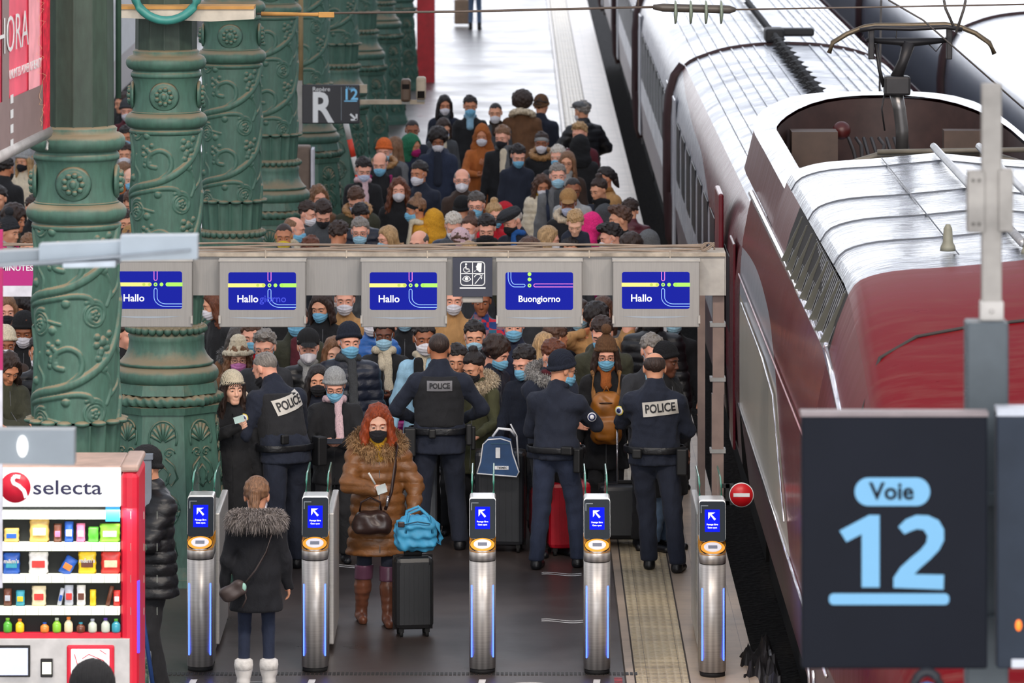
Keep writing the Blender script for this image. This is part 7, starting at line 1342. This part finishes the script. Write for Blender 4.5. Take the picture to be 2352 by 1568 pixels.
for px, py, H, cc, hc_, mk_, lb in ((78, 452, 1.7, 'black', 'hdark', 'mblue', 'person in black coat directly left of the nearest column medallion ring'), (-4, 430, 1.74, 'charcoal', 'hblack', None, 'dark-haired person cut by the left edge below the black-coated back'), (68, 540, 1.66, 'camel', 'hlb', None, 'person in camel coat just above the lamp rail at the left'),
                                     (287, 330, 1.68, 'maroon', 'hdark', 'mwhite', 'person in maroon coat in the gap just under the second column\'s upper rings'), (288, 484, 1.7, 'grey', 'hdark', 'mblack', 'person in grey coat above the oatmeal hat between the two nearest columns'), (40, 610, 1.66, 'dgrey', 'hbrown', 'mwhite', 'brown-haired person half covered by the magenta board')):
    pc(px, py, H, lb, GL, hair=hb('short', hc_), mask=mk_, coat=(cc, 'jacket'), skin='s1', yaw=(px % 5)*12-24)
# ---------------------------------------------------------------- people and bags in front
def project(pi, x, z, side, r0=.42):
    ys = np.linspace(side*r0, -side*.35, 260).astype(np.float32); d = pi['f'](np.full_like(ys, x), ys, np.full_like(ys, z)); i = np.argmax(d < 0); return float(ys[i]) if d[i] < 0 else float(side*.14)
def conform(pi, pts2, cx, cz, side, rot=0, off=.006):
    c, s = math.cos(rot), math.sin(rot); out = []
    for u_, w_ in pts2:
        x = cx-side*(u_*c-w_*s); z = cz+(u_*s+w_*c); out.append((x, project(pi, x, z, side)+side*off, z))
    return out
def patch(pi, W, H, cx, cz, side, rot, body, tsz, bgm, fgm, nm='back_patch', xs=.86, parent=None):
    nx, nz = 14, 5; P2 = [((i/nx-.5)*W, (j/nz-.5)*H) for j in range(nz+1) for i in range(nx+1)]
    m = MB().add(conform(pi, P2, cx, cz, side, rot, .013), [(j*(nx+1)+i, j*(nx+1)+i+1, (j+1)*(nx+1)+i+1, (j+1)*(nx+1)+i) for j in range(nz) for i in range(nx)], True); b = m.build(nm, bgm, parent or pi['root'])
    me = text_mesh(body, tsz, depth=0, bold=.0025, xs=xs); bm = bmesh.new(); bm.from_mesh(me); bmesh.ops.triangulate(bm, faces=bm.faces); bmesh.ops.subdivide_edges(bm, edges=[e for e in bm.edges if e.calc_length() > .03], cuts=1); bm.to_mesh(me); bm.free()
    co_ = conform(pi, [(v.co.x, v.co.z) for v in me.vertices], cx, cz, side, rot, .018)
    for v, c in zip(me.vertices, co_): v.co = c
    me.materials.clear(); me.materials.append(fgm); link('lettering', me, b)
pw = flat('patch_white', '#c8c4bc', .5, var=.04); pgr = flat('patch_grey', '#77777c', .5, var=.04); ink = flat('patch_ink', '#191a20', .6, var=0); duty = flat('duty_black', '#0e0f12', .55, var=.1)
def belt(pi, r0=.152, items=()):
    T = pi['T']; k = pi['k']; wd_ = 1.2
    so = [('+', rc(tuple(T(-.03, 0, .985)), tuple(T(.03, 0, .985)), r0*wd_*1.11, sq=(1.12, .9))), ('&', plane_z(T(0, 0, .955).z)), ('&', plane_z(T(0, 0, 1.015).z, False)), ('-', rc(tuple(T(-.03, 0, .985)), tuple(T(.03, 0, .985)), r0*wd_*1.02, sq=(1.12, .9)), .002)]
    b = link('duty_belt', mesh_np(*snet(sdf(so), tuple(T(-.3, -.28, .9)), tuple(T(.3, .28, 1.08)), .009), M['leather']), pi['root'], col=K['black'])
    for x, y, z, a, b_, c_, nm in items: q = T(x, y, z); MB().box(q.x-a, q.x+a, q.y-b_, q.y+b_, q.z-c_, q.z+c_, .012).build(nm, duty, pi['root'])
def vest(pi, wd_, col, top=1.43):
    T = pi['T']
    so = [('+', rc(tuple(T(0, .005, 1.33)), tuple(T(0, 0, 1.08)), .152*wd_, .15*wd_, sq=(1.18, .98))), ('d', fold_noise(.004, 5, 1, .1)), ('d', lambda X, Y, Z: -.003*(np.abs(np.sin(Z*34))**.4)), ('&', plane_z(T(0, 0, 1.02).z)), ('&', half(0, 0, 1, T(0, 0, top).z), .02)]
    pi['f'] = sdf([('+', pi['f']), ('+', sdf(so, .02), .01)]); return link('ballistic_vest', mesh_np(*snet(sdf(so, .02), tuple(T(-.34, -.36, .9)), tuple(T(.34, .36, 1.55)), .012), M['cloth']), pi['root'], col=K[col])
def badge(pi, p, r_, cs, ry=0, rz=0):
    for i, (c, q) in enumerate(zip(cs, (1, .8, .5))):
        o = MB().lathe([(0, 0), (r_*q, 0), (r_*q, .004), (0, .004)], 20).build('arm_badge' if i == 0 else 'badge_centre', flat('badge_'+c, {'yellow': '#d8c24a', 'white': '#e4e4ea', 'navy': '#1c2a5a', 'red': '#b8323c'}[c], .5, var=0), pi['root']); o.rotation_euler = (math.pi/2, 0, rz); o.location = Vector(p)+Vector((math.sin(rz)*-.0, 0, 0))+Matrix.Rotation(rz, 3, 'Z') @ Vector((0, -.003*i, 0))
def soles(): pass
GP = 'police officers standing before the gates'
# centre officer
o1 = person(1008, 771, 1.83, 'broad police officer in black vest seen from behind, centre, hands at his belt', yaw=182, hair=('crop', 'hdark'), mask=None, coat=('navy', 'jacket'), pants='navy', look=(4, 6), wd=1.2, arms=('hipf', 'hipf'), feet=((.17, .05), (-.17, -.1)), ex=('neck:navy',), skin='s2', shoes='boot', D=FPX/270, group=GP)
v_ = vest(o1, 1.18, 'black2'); patch(o1, .215, .085, 0, o1['T'](0, 0, 1.36).z, 1, 0, 'POLICE', .062, pgr, ink, parent=v_)
belt(o1, items=((.2, .08, .9, .05, .06, .12, 'holster'), (.23, .02, .72, .06, .06, .16, 'leg_pouch'), (-.2, .1, .96, .025, .03, .09, 'radio'), (-.23, .03, .92, .02, .02, .1, 'baton'), (.05, .18, .98, .03, .02, .04, 'pouch')))
# right officer
o2 = person(1503, 819, 1.79, 'balding police officer with white POLICE patch on navy jacket, right of the row', yaw=172, hair=('ring', 'hdark'), mask='mblue', coat=('navy', 'jacket'), pants='navy', look=(10, 12), wd=1.2, arms=('chest', 'fwd'), feet=((.05, -.06), (-.2, .1)), skin='s1', shoes='boot', D=FPX/276, group=GP, hem=.86)
patch(o2, .29, .12, -.06, o2['T'](0, 0, 1.33).z, 1, .1, 'POLICE', .098, pw, ink, xs=.78)
belt(o2, items=((-.2, .1, .9, .045, .06, .11, 'holster'), (.1, .18, .97, .04, .025, .04, 'pouch'))); badge(o2, (o2['arm'][1][0]*.45+o2['T'](.16, 0, 1.38)*.55)+Vector((.055, .075, 0)), .04, ('yellow', 'white', 'navy'), rz=math.pi-.4)
# officer in beanie
o3 = person(1290, 822, 1.76, 'police officer in navy beanie with glasses and blue mask, back turned, no lettering', yaw=160, hair=('crop', 'hdark'), hat=('beanie', 'navy'), mask='mb2', coat=('navy', 'jacket'), pants='navy2', look=(-38, 12), wd=1.14, lean=5, arms=('fwd', 'chest'), feet=((.12, .12), (-.17, -.1)), ex=('glasses', 'neck:navy'), shoes='boot', D=FPX/275, group=GP, hem=.9)
belt(o3, .148, items=((-.14, .16, .98, .05, .03, .035, 'pouch'), (-.2, .08, .9, .03, .05, .1, 'holster'))); badge(o3, (o3['arm'][-1][0]*.5+o3['T'](-.16, 0, 1.38)*.5)+Vector((-.06, .06, -.02)), .038, ('white', 'navy', 'white'), rz=math.pi+.5)
# officer leaning left
o4 = person(611, 862, 1.84, 'grey-haired police officer bending left with tilted white POLICE patch on black vest', yaw=212, hair=('crop', 'hgrey'), mask='mblack', coat=('navy', 'jacket'), pants='navy', look=(22, 22), wd=1.2, lean=24, arms=('fwd', ((.1, -.38, 1.2), (.6, .3, -.6), (0, .3, 1), 'pinch')), feet=((.12, .1), (-.14, -.12)), shoes='boot', D=FPX/275, group=GP, skin='s5', hem=.86)
v_ = vest(o4, 1.17, 'black2', 1.44); patch(o4, .29, .125, -.02, o4['T'](0, 0, 1.36).z, 1, .26, 'POLICE', .1, pw, ink, xs=.78, parent=v_)
belt(o4, items=((-.2, .08, .9, .045, .06, .12, 'holster'), (.1, .18, .98, .035, .02, .04, 'pouch'))); badge(o4, (o4['arm'][1][0]*.5+o4['T'](.16, 0, 1.38)*.5)+Vector((.07, .03, 0)), .04, ('yellow', 'white', 'navy'), rz=math.pi-.9)
# woman in the brown down coat
wl = person(868, 962, 1.68, 'red-haired woman walking in brown hooded down coat and tall boots, phone in hand', yaw=6, hair=('loose', 'hred'), mask='mblack', coat=('rust', 'longpuf'), pants='navy', fem=1, look=(-4, 16), wd=1.1, arms=(((.25, -.2, .93), (.7, .6, 0), (-.5, .2, -.8), 'grip'), ((.05, -.3, 1.12), (.9, .1, -.5), (-.2, .5, .8), 'pinch')), feet=((.07, -.18), (-.13, .06)), ex=('neck:mustard',), skin='s0', D=FPX/293, hem=.56, hs=1.04, tz=.42, slim=.85)
wl['coat'].color = srgb('#7f5128')
M_br = flat('boot_leather', '#7a4a36', .35, var=.2, bump=.3); M_bp = flat('boot_cuff', '#6a4258', .35, var=.1)
def boots(pi, lo_, hi_, mt, cuff=None, r0=.06, nm='boot'):
    for ch in [c for c in pi['root'].children if c.name.startswith('shoe')]:
        x, y, z = ch.location; tb = max(0, z); hp, kn, an = pi['leg'][1 if x > 0 else -1]; t_ = (hi_-an.z)/(kn.z-an.z); top = an+(kn-an)*t_; md = an+(kn-an)*t_*.5
        so = [('+', rc((x, y+.03, .035+tb), (x, y-.16, .03+tb), .04, .038)), ('+', rc((x, y+.015, .06+tb), tuple(md), .044, r0*.95), .04), ('+', rc(tuple(md), tuple(top), r0*.95, r0), .03), ('d', fold_noise(.004, 7, 1.4, .05)), ('&', plane_z(tb)), ('&', plane_z(hi_, False))]
        link(nm, mesh_np(*snet(sdf(so, .02), (x-.14, min(y, top.y)-.25, tb-.02), (x+.14, max(y, top.y)+.14, hi_+.03), .0085), mt), pi['root'], col=None)
        if cuff: link('boot_cuff', mesh_np(*snet(sdf([('+', rc(tuple(an+(kn-an)*t_*.68), tuple(top), r0+.006, r0+.008)), ('&', plane_z(hi_-.11)), ('&', plane_z(hi_+.005, False))]), (x-.14, top.y-.14, hi_-.15), (x+.14, top.y+.16, hi_+.03), .0085), cuff), pi['root'])
        bpy.data.objects.remove(ch)
boots(wl, .2, .45, M_br, M_bp, r0=.066)
T = wl['T']; hb_ = wl['root']; c0 = T(0, .04, 1.46)
so = [('+', tor(tuple(c0), .165, .045, .95, .42)), ('d', fold_noise(.012, 3, 1, .04)), ('-', rc(tuple(T(0, -.2, 1.4)), tuple(T(0, -.2, 1.6)), .09), .01)]; V, F = furry(*snet(sdf(so, .03), (c0.x-.3, c0.y-.28, c0.z-.2), (c0.x+.3, c0.y+.28, c0.z+.2), .011), .04, 8000); link('fur_trim', mesh_np(V, F, M['hair']), wl['root'], col=srgb('#b99468'))
m = MB(); m.tube([T(.12, .03, 1.47), T(.14, -.1, 1.42), T(.1, -.19, 1.3), T(.06, -.215, 1.1), T(.0, -.25, .96)], .014, 8)
def rootw(pi, p): return world(pi, p)
bp_ = rootw(wl, T(-.06, -.235, .86)); r = empty('handbag', tuple(bp_), 'dark brown leather handbag hanging in front of the brown down coat', 'bag', rz=math.radians(6))
so = [('+', bx((0, 0, 0), (.135, .06, .085), .05)), ('+', bx((0, 0, -.03), (.155, .07, .06), .05), .04), ('d', fold_noise(.012, 8, 1, .08))]
lb_ = flat('bag_leather', '#33221f', .35, var=.2, bump=.3); link('bag_body', mesh_np(*snet(sdf(so, .02), (-.22, -.14, -.16), (.22, .14, .14), .009), lb_), r)
MB().tube([(-.1, 0, .08), (-.09, -.01, .15), (-.02, -.02, .19), (.06, -.01, .15), (.07, 0, .08)], .008, 8).build('handle', lb_, r); inv = lambda p: rootw(wl, p)-bp_
MB().tube([Matrix.Rotation(-math.radians(6), 3, 'Z') @ inv(p) for p in (T(.12, .05, 1.5), T(.13, -.13, 1.45), T(.11, -.225, 1.3), T(.08, -.245, 1.1))]+[Vector((.1, 0, .09))], .013, 8).build('strap', lb_, r); MB().tube([(.12, -.02, .2), (.11, -.02, .12)], .012, 6).build('clasp', flat('chrome', '#d9d6da'), r)
q = wl['arm'][-1][1]; p = rootw(wl, q+Vector((.05, -.1, .02))); o = MB().box(-.04, .04, -.05, .05, -.004, .004, .003).build('smartphone', flat('phone_silver', '#c4cac6', .3, .3), None, tuple(p)); o.rotation_euler = (math.radians(35), math.radians(-20), 0); tag(o, 'pale phone held by the red-haired woman', 'phone')
p = rootw(wl, q+Vector((.0, -.1, .06))); o = MB().tube([(0, 0, 0), (-.05, -.02, .09)], .008, 8).build('white_tube', white, None, tuple(p)); tag(o, 'short white tube sticking up from the red-haired woman\'s phone hand', 'pen')
# her suitcase and the blue bag on it
def suitcase(px, py, s, W, Dp, Hh, col, label, rz=0, hard=True, handle=0, wheels=True, grp=None, mat=None):
    X, Dw = (px-1176)/s, FPX/s; r = empty('suitcase', (X, Dw, 0), label, 'suitcase', grp, rz); mt = mat or flat('case_'+col.strip('#'), col, .4, var=.12, vs_=4)
    sh = MB().box(-W/2, W/2, -Dp/2, Dp/2, .06, Hh, .04).build('shell', mt, r); m = MB()
    for k in range(-3, 4): m.box(k*W/8-.006, k*W/8+.006, -Dp/2-.005, Dp/2+.005, .1, Hh-.06)
    m.build('shell_ribs', mt, sh); MB().box(-W/2-.004, W/2+.004, -.008, .008, .05, Hh+.004).build('zip_seam', flat('seam_black', '#1a1212'), r)
    for sx in (-1, 1):
        for sy in (-1, 1):
            w2 = empty; o = MB().tube([(sx*(W/2-.05)-.012, sy*(Dp/2-.04), .028), (sx*(W/2-.05)+.012, sy*(Dp/2-.04), .028)], .027, 12).box(sx*(W/2-.05)-.02, sx*(W/2-.05)+.02, sy*(Dp/2-.04)-.02, sy*(Dp/2-.04)+.02, .035, .08, .006).build('wheel', flat('rubber', '#101012'), r)
    MB().box(-.07, .07, -.02, .02, Hh, Hh+.03, .008).build('carry_handle', flat('rubber', '#101012'), r)
    if handle:
        for sx in (-1, 1): MB().tube([(sx*.07, Dp/2-.05, Hh-.02), (sx*.07, Dp/2-.05, Hh+handle)], .009, 8).build('handle_tube', flat('chrome', '#d9d6da'), r)
        MB().box(-.09, .09, Dp/2-.07, Dp/2-.03, Hh+handle, Hh+handle+.03, .01).build('handle_grip', flat('rubber', '#101012'), r)
    return r
sc1 = suitcase(948, 1465, 297, .30, .24, .62, '#1c1d20', 'black ribbed hard suitcase on wheels beside the red-haired woman', rz=.15)
b0 = sc1.location; r = empty('duffel_bag', (b0.x+.02, b0.y-.0, .655), 'bright blue soft bag resting on top of the black suitcase', 'bag', rz=.15); cb = flat('nylon_blue', '#3f9cc8', .6, var=.12, vs_=8, bump=.3)
so = [('+', bx((0, 0, .12), (.155, .11, .115), .06)), ('+', bx((.02, 0, .2), (.12, .08, .07), .05), .05), ('d', fold_noise(.014, 12, 1, .09))]
link('bag_body', mesh_np(*snet(sdf(so, .02), (-.23, -.18, -.02), (.23, .18, .33), .009), cb), r)
for y_ in (-.07, .06): MB().tube([(-.09, y_-.03, .15), (-.06, y_-.01, .3), (.03, y_, .33), (.1, y_-.01, .27), (.12, y_-.04, .15)], .012, 8).build('handle', cb, r)
MB().tube([(.1, -.02, .25), (.17, -.05, .2), (.19, -.08, .1), (.17, -.09, .06)], .022, 8).build('strap', cb, r); MB().tube([(-.1, -.125, .22), (.0, -.13, .24), (.1, -.125, .22)], .005, 6).build('zip', flat('zip_dark', '#25506a'), r); MB().box(-.15, -.1, -.13, -.1, .2, .24, .006).build('buckle', flat('bag_leather', '#33221f'), r)
# girl
gl = person(590, 1122, 1.47, 'girl seen from behind in black parka with grey fur hood, jeans and white furry boots', yaw=181, hair=('pony', 'hlb'), mask='mwhite', coat=('black', 'jacket'), pants='navy2', fem=1, look=(-6, 8), wd=1.16, arms=(((.24, -.06, .86), (.5, .8, 0), (-1, 0, 0), 'relax'),)*2, hs=1.1, feet=((.11, 0), (-.11, 0)), ex=('hood',), D=FPX/313, hem=.66, slim=.74)
T = gl['T']; c0 = T(0, .045, 1.46)
so = [('+', tor(tuple(c0), .15, .05, .95, .2)), ('d', fold_noise(.012, 3, 1, .04))]; V, F = furry(*snet(sdf(so, .03), (c0.x-.28, c0.y-.28, c0.z-.2), (c0.x+.28, c0.y+.28, c0.z+.2), .011), .042, 9000); link('fur_trim', mesh_np(V, F, M['hair']), gl['root'], col=srgb('#a09a98'))
gl['coat'].color = srgb('#15171e'); MB().tube([tuple(gl['HM'] @ Vector((x, .118, .02))) for x in (-.018, 0, .018)], .012, 8).build('hair_tie', flat('tie_orange', '#e2582c'), gl['root'])
fb = flat('fur_white', '#e9e6e2', .9, var=.1, vs_=30, bump=.6); boots(gl, .09, .15, flat('boot_white', '#dcd9d6', .6), None); 
for s_ in (-1, 1): o = MB().lathe([(.05, 0), (.066, .01), (.07, .04), (.066, .075), (.05, .085)], 18, s_*.11*gl['k'], .03*gl['k'], .12).build('fur_cuff', fb, gl['root'])
hp_ = world(gl, T(.17, .19, .86)); r = empty('crossbody_bag', tuple(hp_), 'small grey-brown crossbody bag on the girl\'s left hip', 'bag', rz=.0)
so = [('+', bx((0, 0, 0), (.1, .045, .06), .04)), ('d', fold_noise(.008, 8, 1, .07))]; sl_ = snet(sdf(so, .02), (-.16, -.1, -.12), (.16, .1, .12), .009); o = link('bag_body', mesh_np(*sl_, flat('bag_taupe', '#4b403e', .5, var=.15)), r); o.rotation_euler = (0, -.5, 0)
gi = lambda p: world(gl, p)-hp_
MB().tube([gi(T(.1, .185, .9)), gi(T(.0, .205, 1.05)), gi(T(-.08, .2, 1.2)), gi(T(-.12, .16, 1.36)), gi(T(-.12, .05, 1.46))], .007, 6).build('strap', flat('bag_taupe', '#4b403e'), r); MB().tube([gi(T(.09, .2, .92)), gi(T(.07, .205, .8)), gi(T(.1, .2, .72))], .006, 6).build('strap_end', flat('bag_taupe', '#4b403e'), r); MB().ball(gi(T(.09, .22, .9)), .022, 10, 8, (1, .6, 1.5)).build('charm', flat('charm_mint', '#9fd0c0', .4), r)
# man in black at the left
mm = person(337, 1034, 1.76, 'man in black beanie and quilted jacket turned left behind the grey partition', yaw=-62, hair=('crop', 'hbrown'), hat=('beanie', 'black'), mask='mwhite', coat=('black', 'puffer'), pants='black2', look=(-10, 14), arms=('phone', 'phone'), wd=1.18, hem=.72)
# blurred head at the bottom edge
fh = person(212, 1535, 1.8, 'out-of-focus person in dark grey hat at the bottom edge before the vending machine', yaw=180, hair=None, hat=('beanie', 'black'), mask=None, coat=('black', 'jacket'), wd=1.3, hs=1.25, ex=('hood',))
# luggage among the officers
suitcase(1150, 1262, 270, .42, .3, .86, '#24262b', 'tall dark grey suitcase with a navy sports bag on it, behind the middle gate', handle=.0, rz=-.1)
s2_ = suitcase(1303, 1275, 271, .36, .3, .62, '#b01226', 'bright red suitcase with long handle behind the officer in the beanie', handle=.42, rz=.2)
suitcase(1258, 1268, 268, .3, .26, .5, '#9c1022', 'smaller red suitcase half hidden between the beanie officer\'s legs', rz=.1)
suitcase(1437, 1262, 268, .46, .34, .52, '#15171c', 'black suitcase with raised handle between the right officer and the fourth gate', handle=.45)
suitcase(955, 1235, 268, .36, .26, .76, '#5a5f66', 'grey ribbed suitcase partly hidden behind the blue soft bag', handle=.1)
suitcase(776, 1262, 268, .34, .26, .55, '#15171c', 'black suitcase standing behind the brown-coated woman, lower left of her', handle=.35)
p = P(915, 1000, 1.0); suitcase(925, 1228, 262, .3, .24, .92, '#c2187e', 'magenta suitcase behind the red-haired woman\'s shoulder', handle=.12)
suitcase(862, 1215, 255, .36, .24, 1.12, '#c02a34', 'red bag held high behind the red-haired woman', handle=0)
# navy sports bag
p = PD(1145, 1084, FPX/271.5); r = empty('sports_bag', tuple(p), 'navy sports bag with white piping and a small TESMEC label', 'bag', rz=-.05); nb_ = flat('bag_navy', '#1f4470', .6, var=.15, vs_=6, bump=.25); wp = flat('piping_white', '#e4e6ea', .5)
m = MB(); pr = [(-.17, 0), (.15, -.03), (.17, .02), (.12, .2), (.1, .33), (.02, .36), (-.08, .35), (-.12, .3), (-.14, .12)]; pr = [(x*1.05, z*.82) for x, z in pr]
m.add([(x, -.09, z) for x, z in pr]+[(x, .09, z) for x, z in pr], [tuple(range(9))]+[(i, (i+1) % 9, 9+(i+1) % 9, 9+i) for i in range(9)]+[tuple(range(9, 18))[::-1]]); m.build('bag_body', nb_, r)
MB().tube([(x, -.092, z) for x, z in pr+[pr[0]]], .006, 6).build('piping', wp, r); MB().tube([(.14, .05, .3), (.1, 0, .36), (0, 0, .37), (-.05, 0, .3)], .012, 6).tube([(.17, .06, .02), (.15, .06, .3), (.1, .06, .4)], .008, 6).build('handle', wp, r)
MB().box(-.02, .02, -.1, -.092, .13, .22, .004).build('tag', wp, r); MB().box(-.03, .09, -.097, -.092, .035, .065).build('label', wp, r); text('TESMEC', .024, (.035, -.0985, .05), ink, r, bold=.0004); MB().box(-.06, .1, -.095, -.09, .25, .257).build('zip', flat('zip_dark', '#25506a'), r)
# taupe shoulder bag and cream mask beside the leaning officer
q = PD(597, 1062, FPX/271); r = empty('shoulder_bag', tuple(q), 'big soft taupe shoulder bag hanging between the striped-beanie woman and the bending officer', 'bag')
so = [('+', rc((0, 0, .1), (0, 0, -.1), .1, .15, sq=(1.05, .6))), ('d', fold_noise(.014, 21, .5, .08))]; link('bag_body', mesh_np(*snet(sdf(so), (-.22, -.16, -.3), (.22, .16, .25), .011), flat('bag_khaki', '#57504a', .6, var=.2, bump=.3)), r); MB().tube([(-.06, 0, .15), (-.05, .02, .4), (.02, .04, .5), (.06, .02, .35), (.06, 0, .15)], .012, 8).build('strap', flat('bag_khaki', '#57504a'), r)
q = PD(565, 910, FPX/272); o = MB().ball((0, 0, 0), .06, 14, 8, (.55, .14, 1.1)).build('removed_face_mask', flat('mask_cream', '#e9d6bd', .7), None, tuple(q)); o.rotation_euler = (0, -.7, 0); tag(o, 'cream face mask pulled aside next to the woman in the striped beanie', 'mask')
# leather backpack worn on the chest of the person in the pompom beanie
T = bp['T']; q = world(bp, T(0, -.2, 1.2)); r = empty('backpack', tuple(q), 'mustard brown leather backpack worn in front of a black coat', 'backpack'); bl = flat('backpack_tan', '#a3641c', .42, var=.22, vs_=7, bump=.4)
so = [('+', bx((0, -.06, -.14), (.135, .09, .2), .08)), ('+', bx((0, -.05, .05), (.11, .075, .06), .05), .05), ('+', bx((0, -.13, -.2), (.1, .05, .1), .04), .02), ('d', fold_noise(.01, 15, 1, .09))]; link('bag_body', mesh_np(*snet(sdf(so, .02), (-.2, -.24, -.4), (.2, .08, .18), .009), bl), r)
MB().tube([(-.09, -.13, .02), (0, -.16, .03), (.09, -.13, .02)], .006, 6).build('zip', flat('bag_leather', '#33221f'), r); MB().tube([(-.03, -.05, .1), (0, -.05, .16), (.03, -.05, .1)], .008, 6).build('handle', bl, r)
# hand-held things
q = world(cardw, cardw['arm'][-1][1]+Vector((0.01, -.09, .08))); o = MB().box(-.043, .043, -.001, .001, -.028, .028, .001).build('identity_card', flat('card_mint', '#bcd6d2', .4), None, tuple(q)); o.rotation_euler = (0, -.3, 0); tag(o, 'pale identity card held up by the woman in the striped beanie', 'card')
q = world(phone_w, (phone_w['arm'][1][1]+phone_w['arm'][-1][1])/2+Vector((0, -.08, .03))); o = MB().box(-.075, .075, -.035, .035, -.004, .004, .003).build('smartphone', flat('phone_dark', '#2c3038', .2), None, tuple(q)); o.rotation_euler = (.5, 0, 0); tag(o, 'phone held by the woman in the pale grey beanie', 'phone')
q = PD(1415, 905, FPX/258); o = MB().box(-.018, .018, -.004, .004, -.07, .07, .003).build('smartphone', flat('phone_dark', '#2c3038'), None, tuple(q)); o.rotation_euler = (0, -.6, 0); tag(o, 'phone held by the grey-haired man in the black coat', 'phone')
# striped beanie detail
for z, r_ in ((.055, .101), (.075, .098)): 
    m = MB()
    for i in range(-6, 7): a_ = i*.17; p0 = cardw['HM'] @ Vector((r_*math.sin(a_), .012-r_*1.12*math.cos(a_), z-.02)); p1 = cardw['HM'] @ Vector((r_*math.sin(a_+.1), .012-r_*1.12*math.cos(a_+.1), z-.004)); m.tube([p0, p1], .0035, 5)
    m.build('beanie_stripe', ink, cardw['root'])
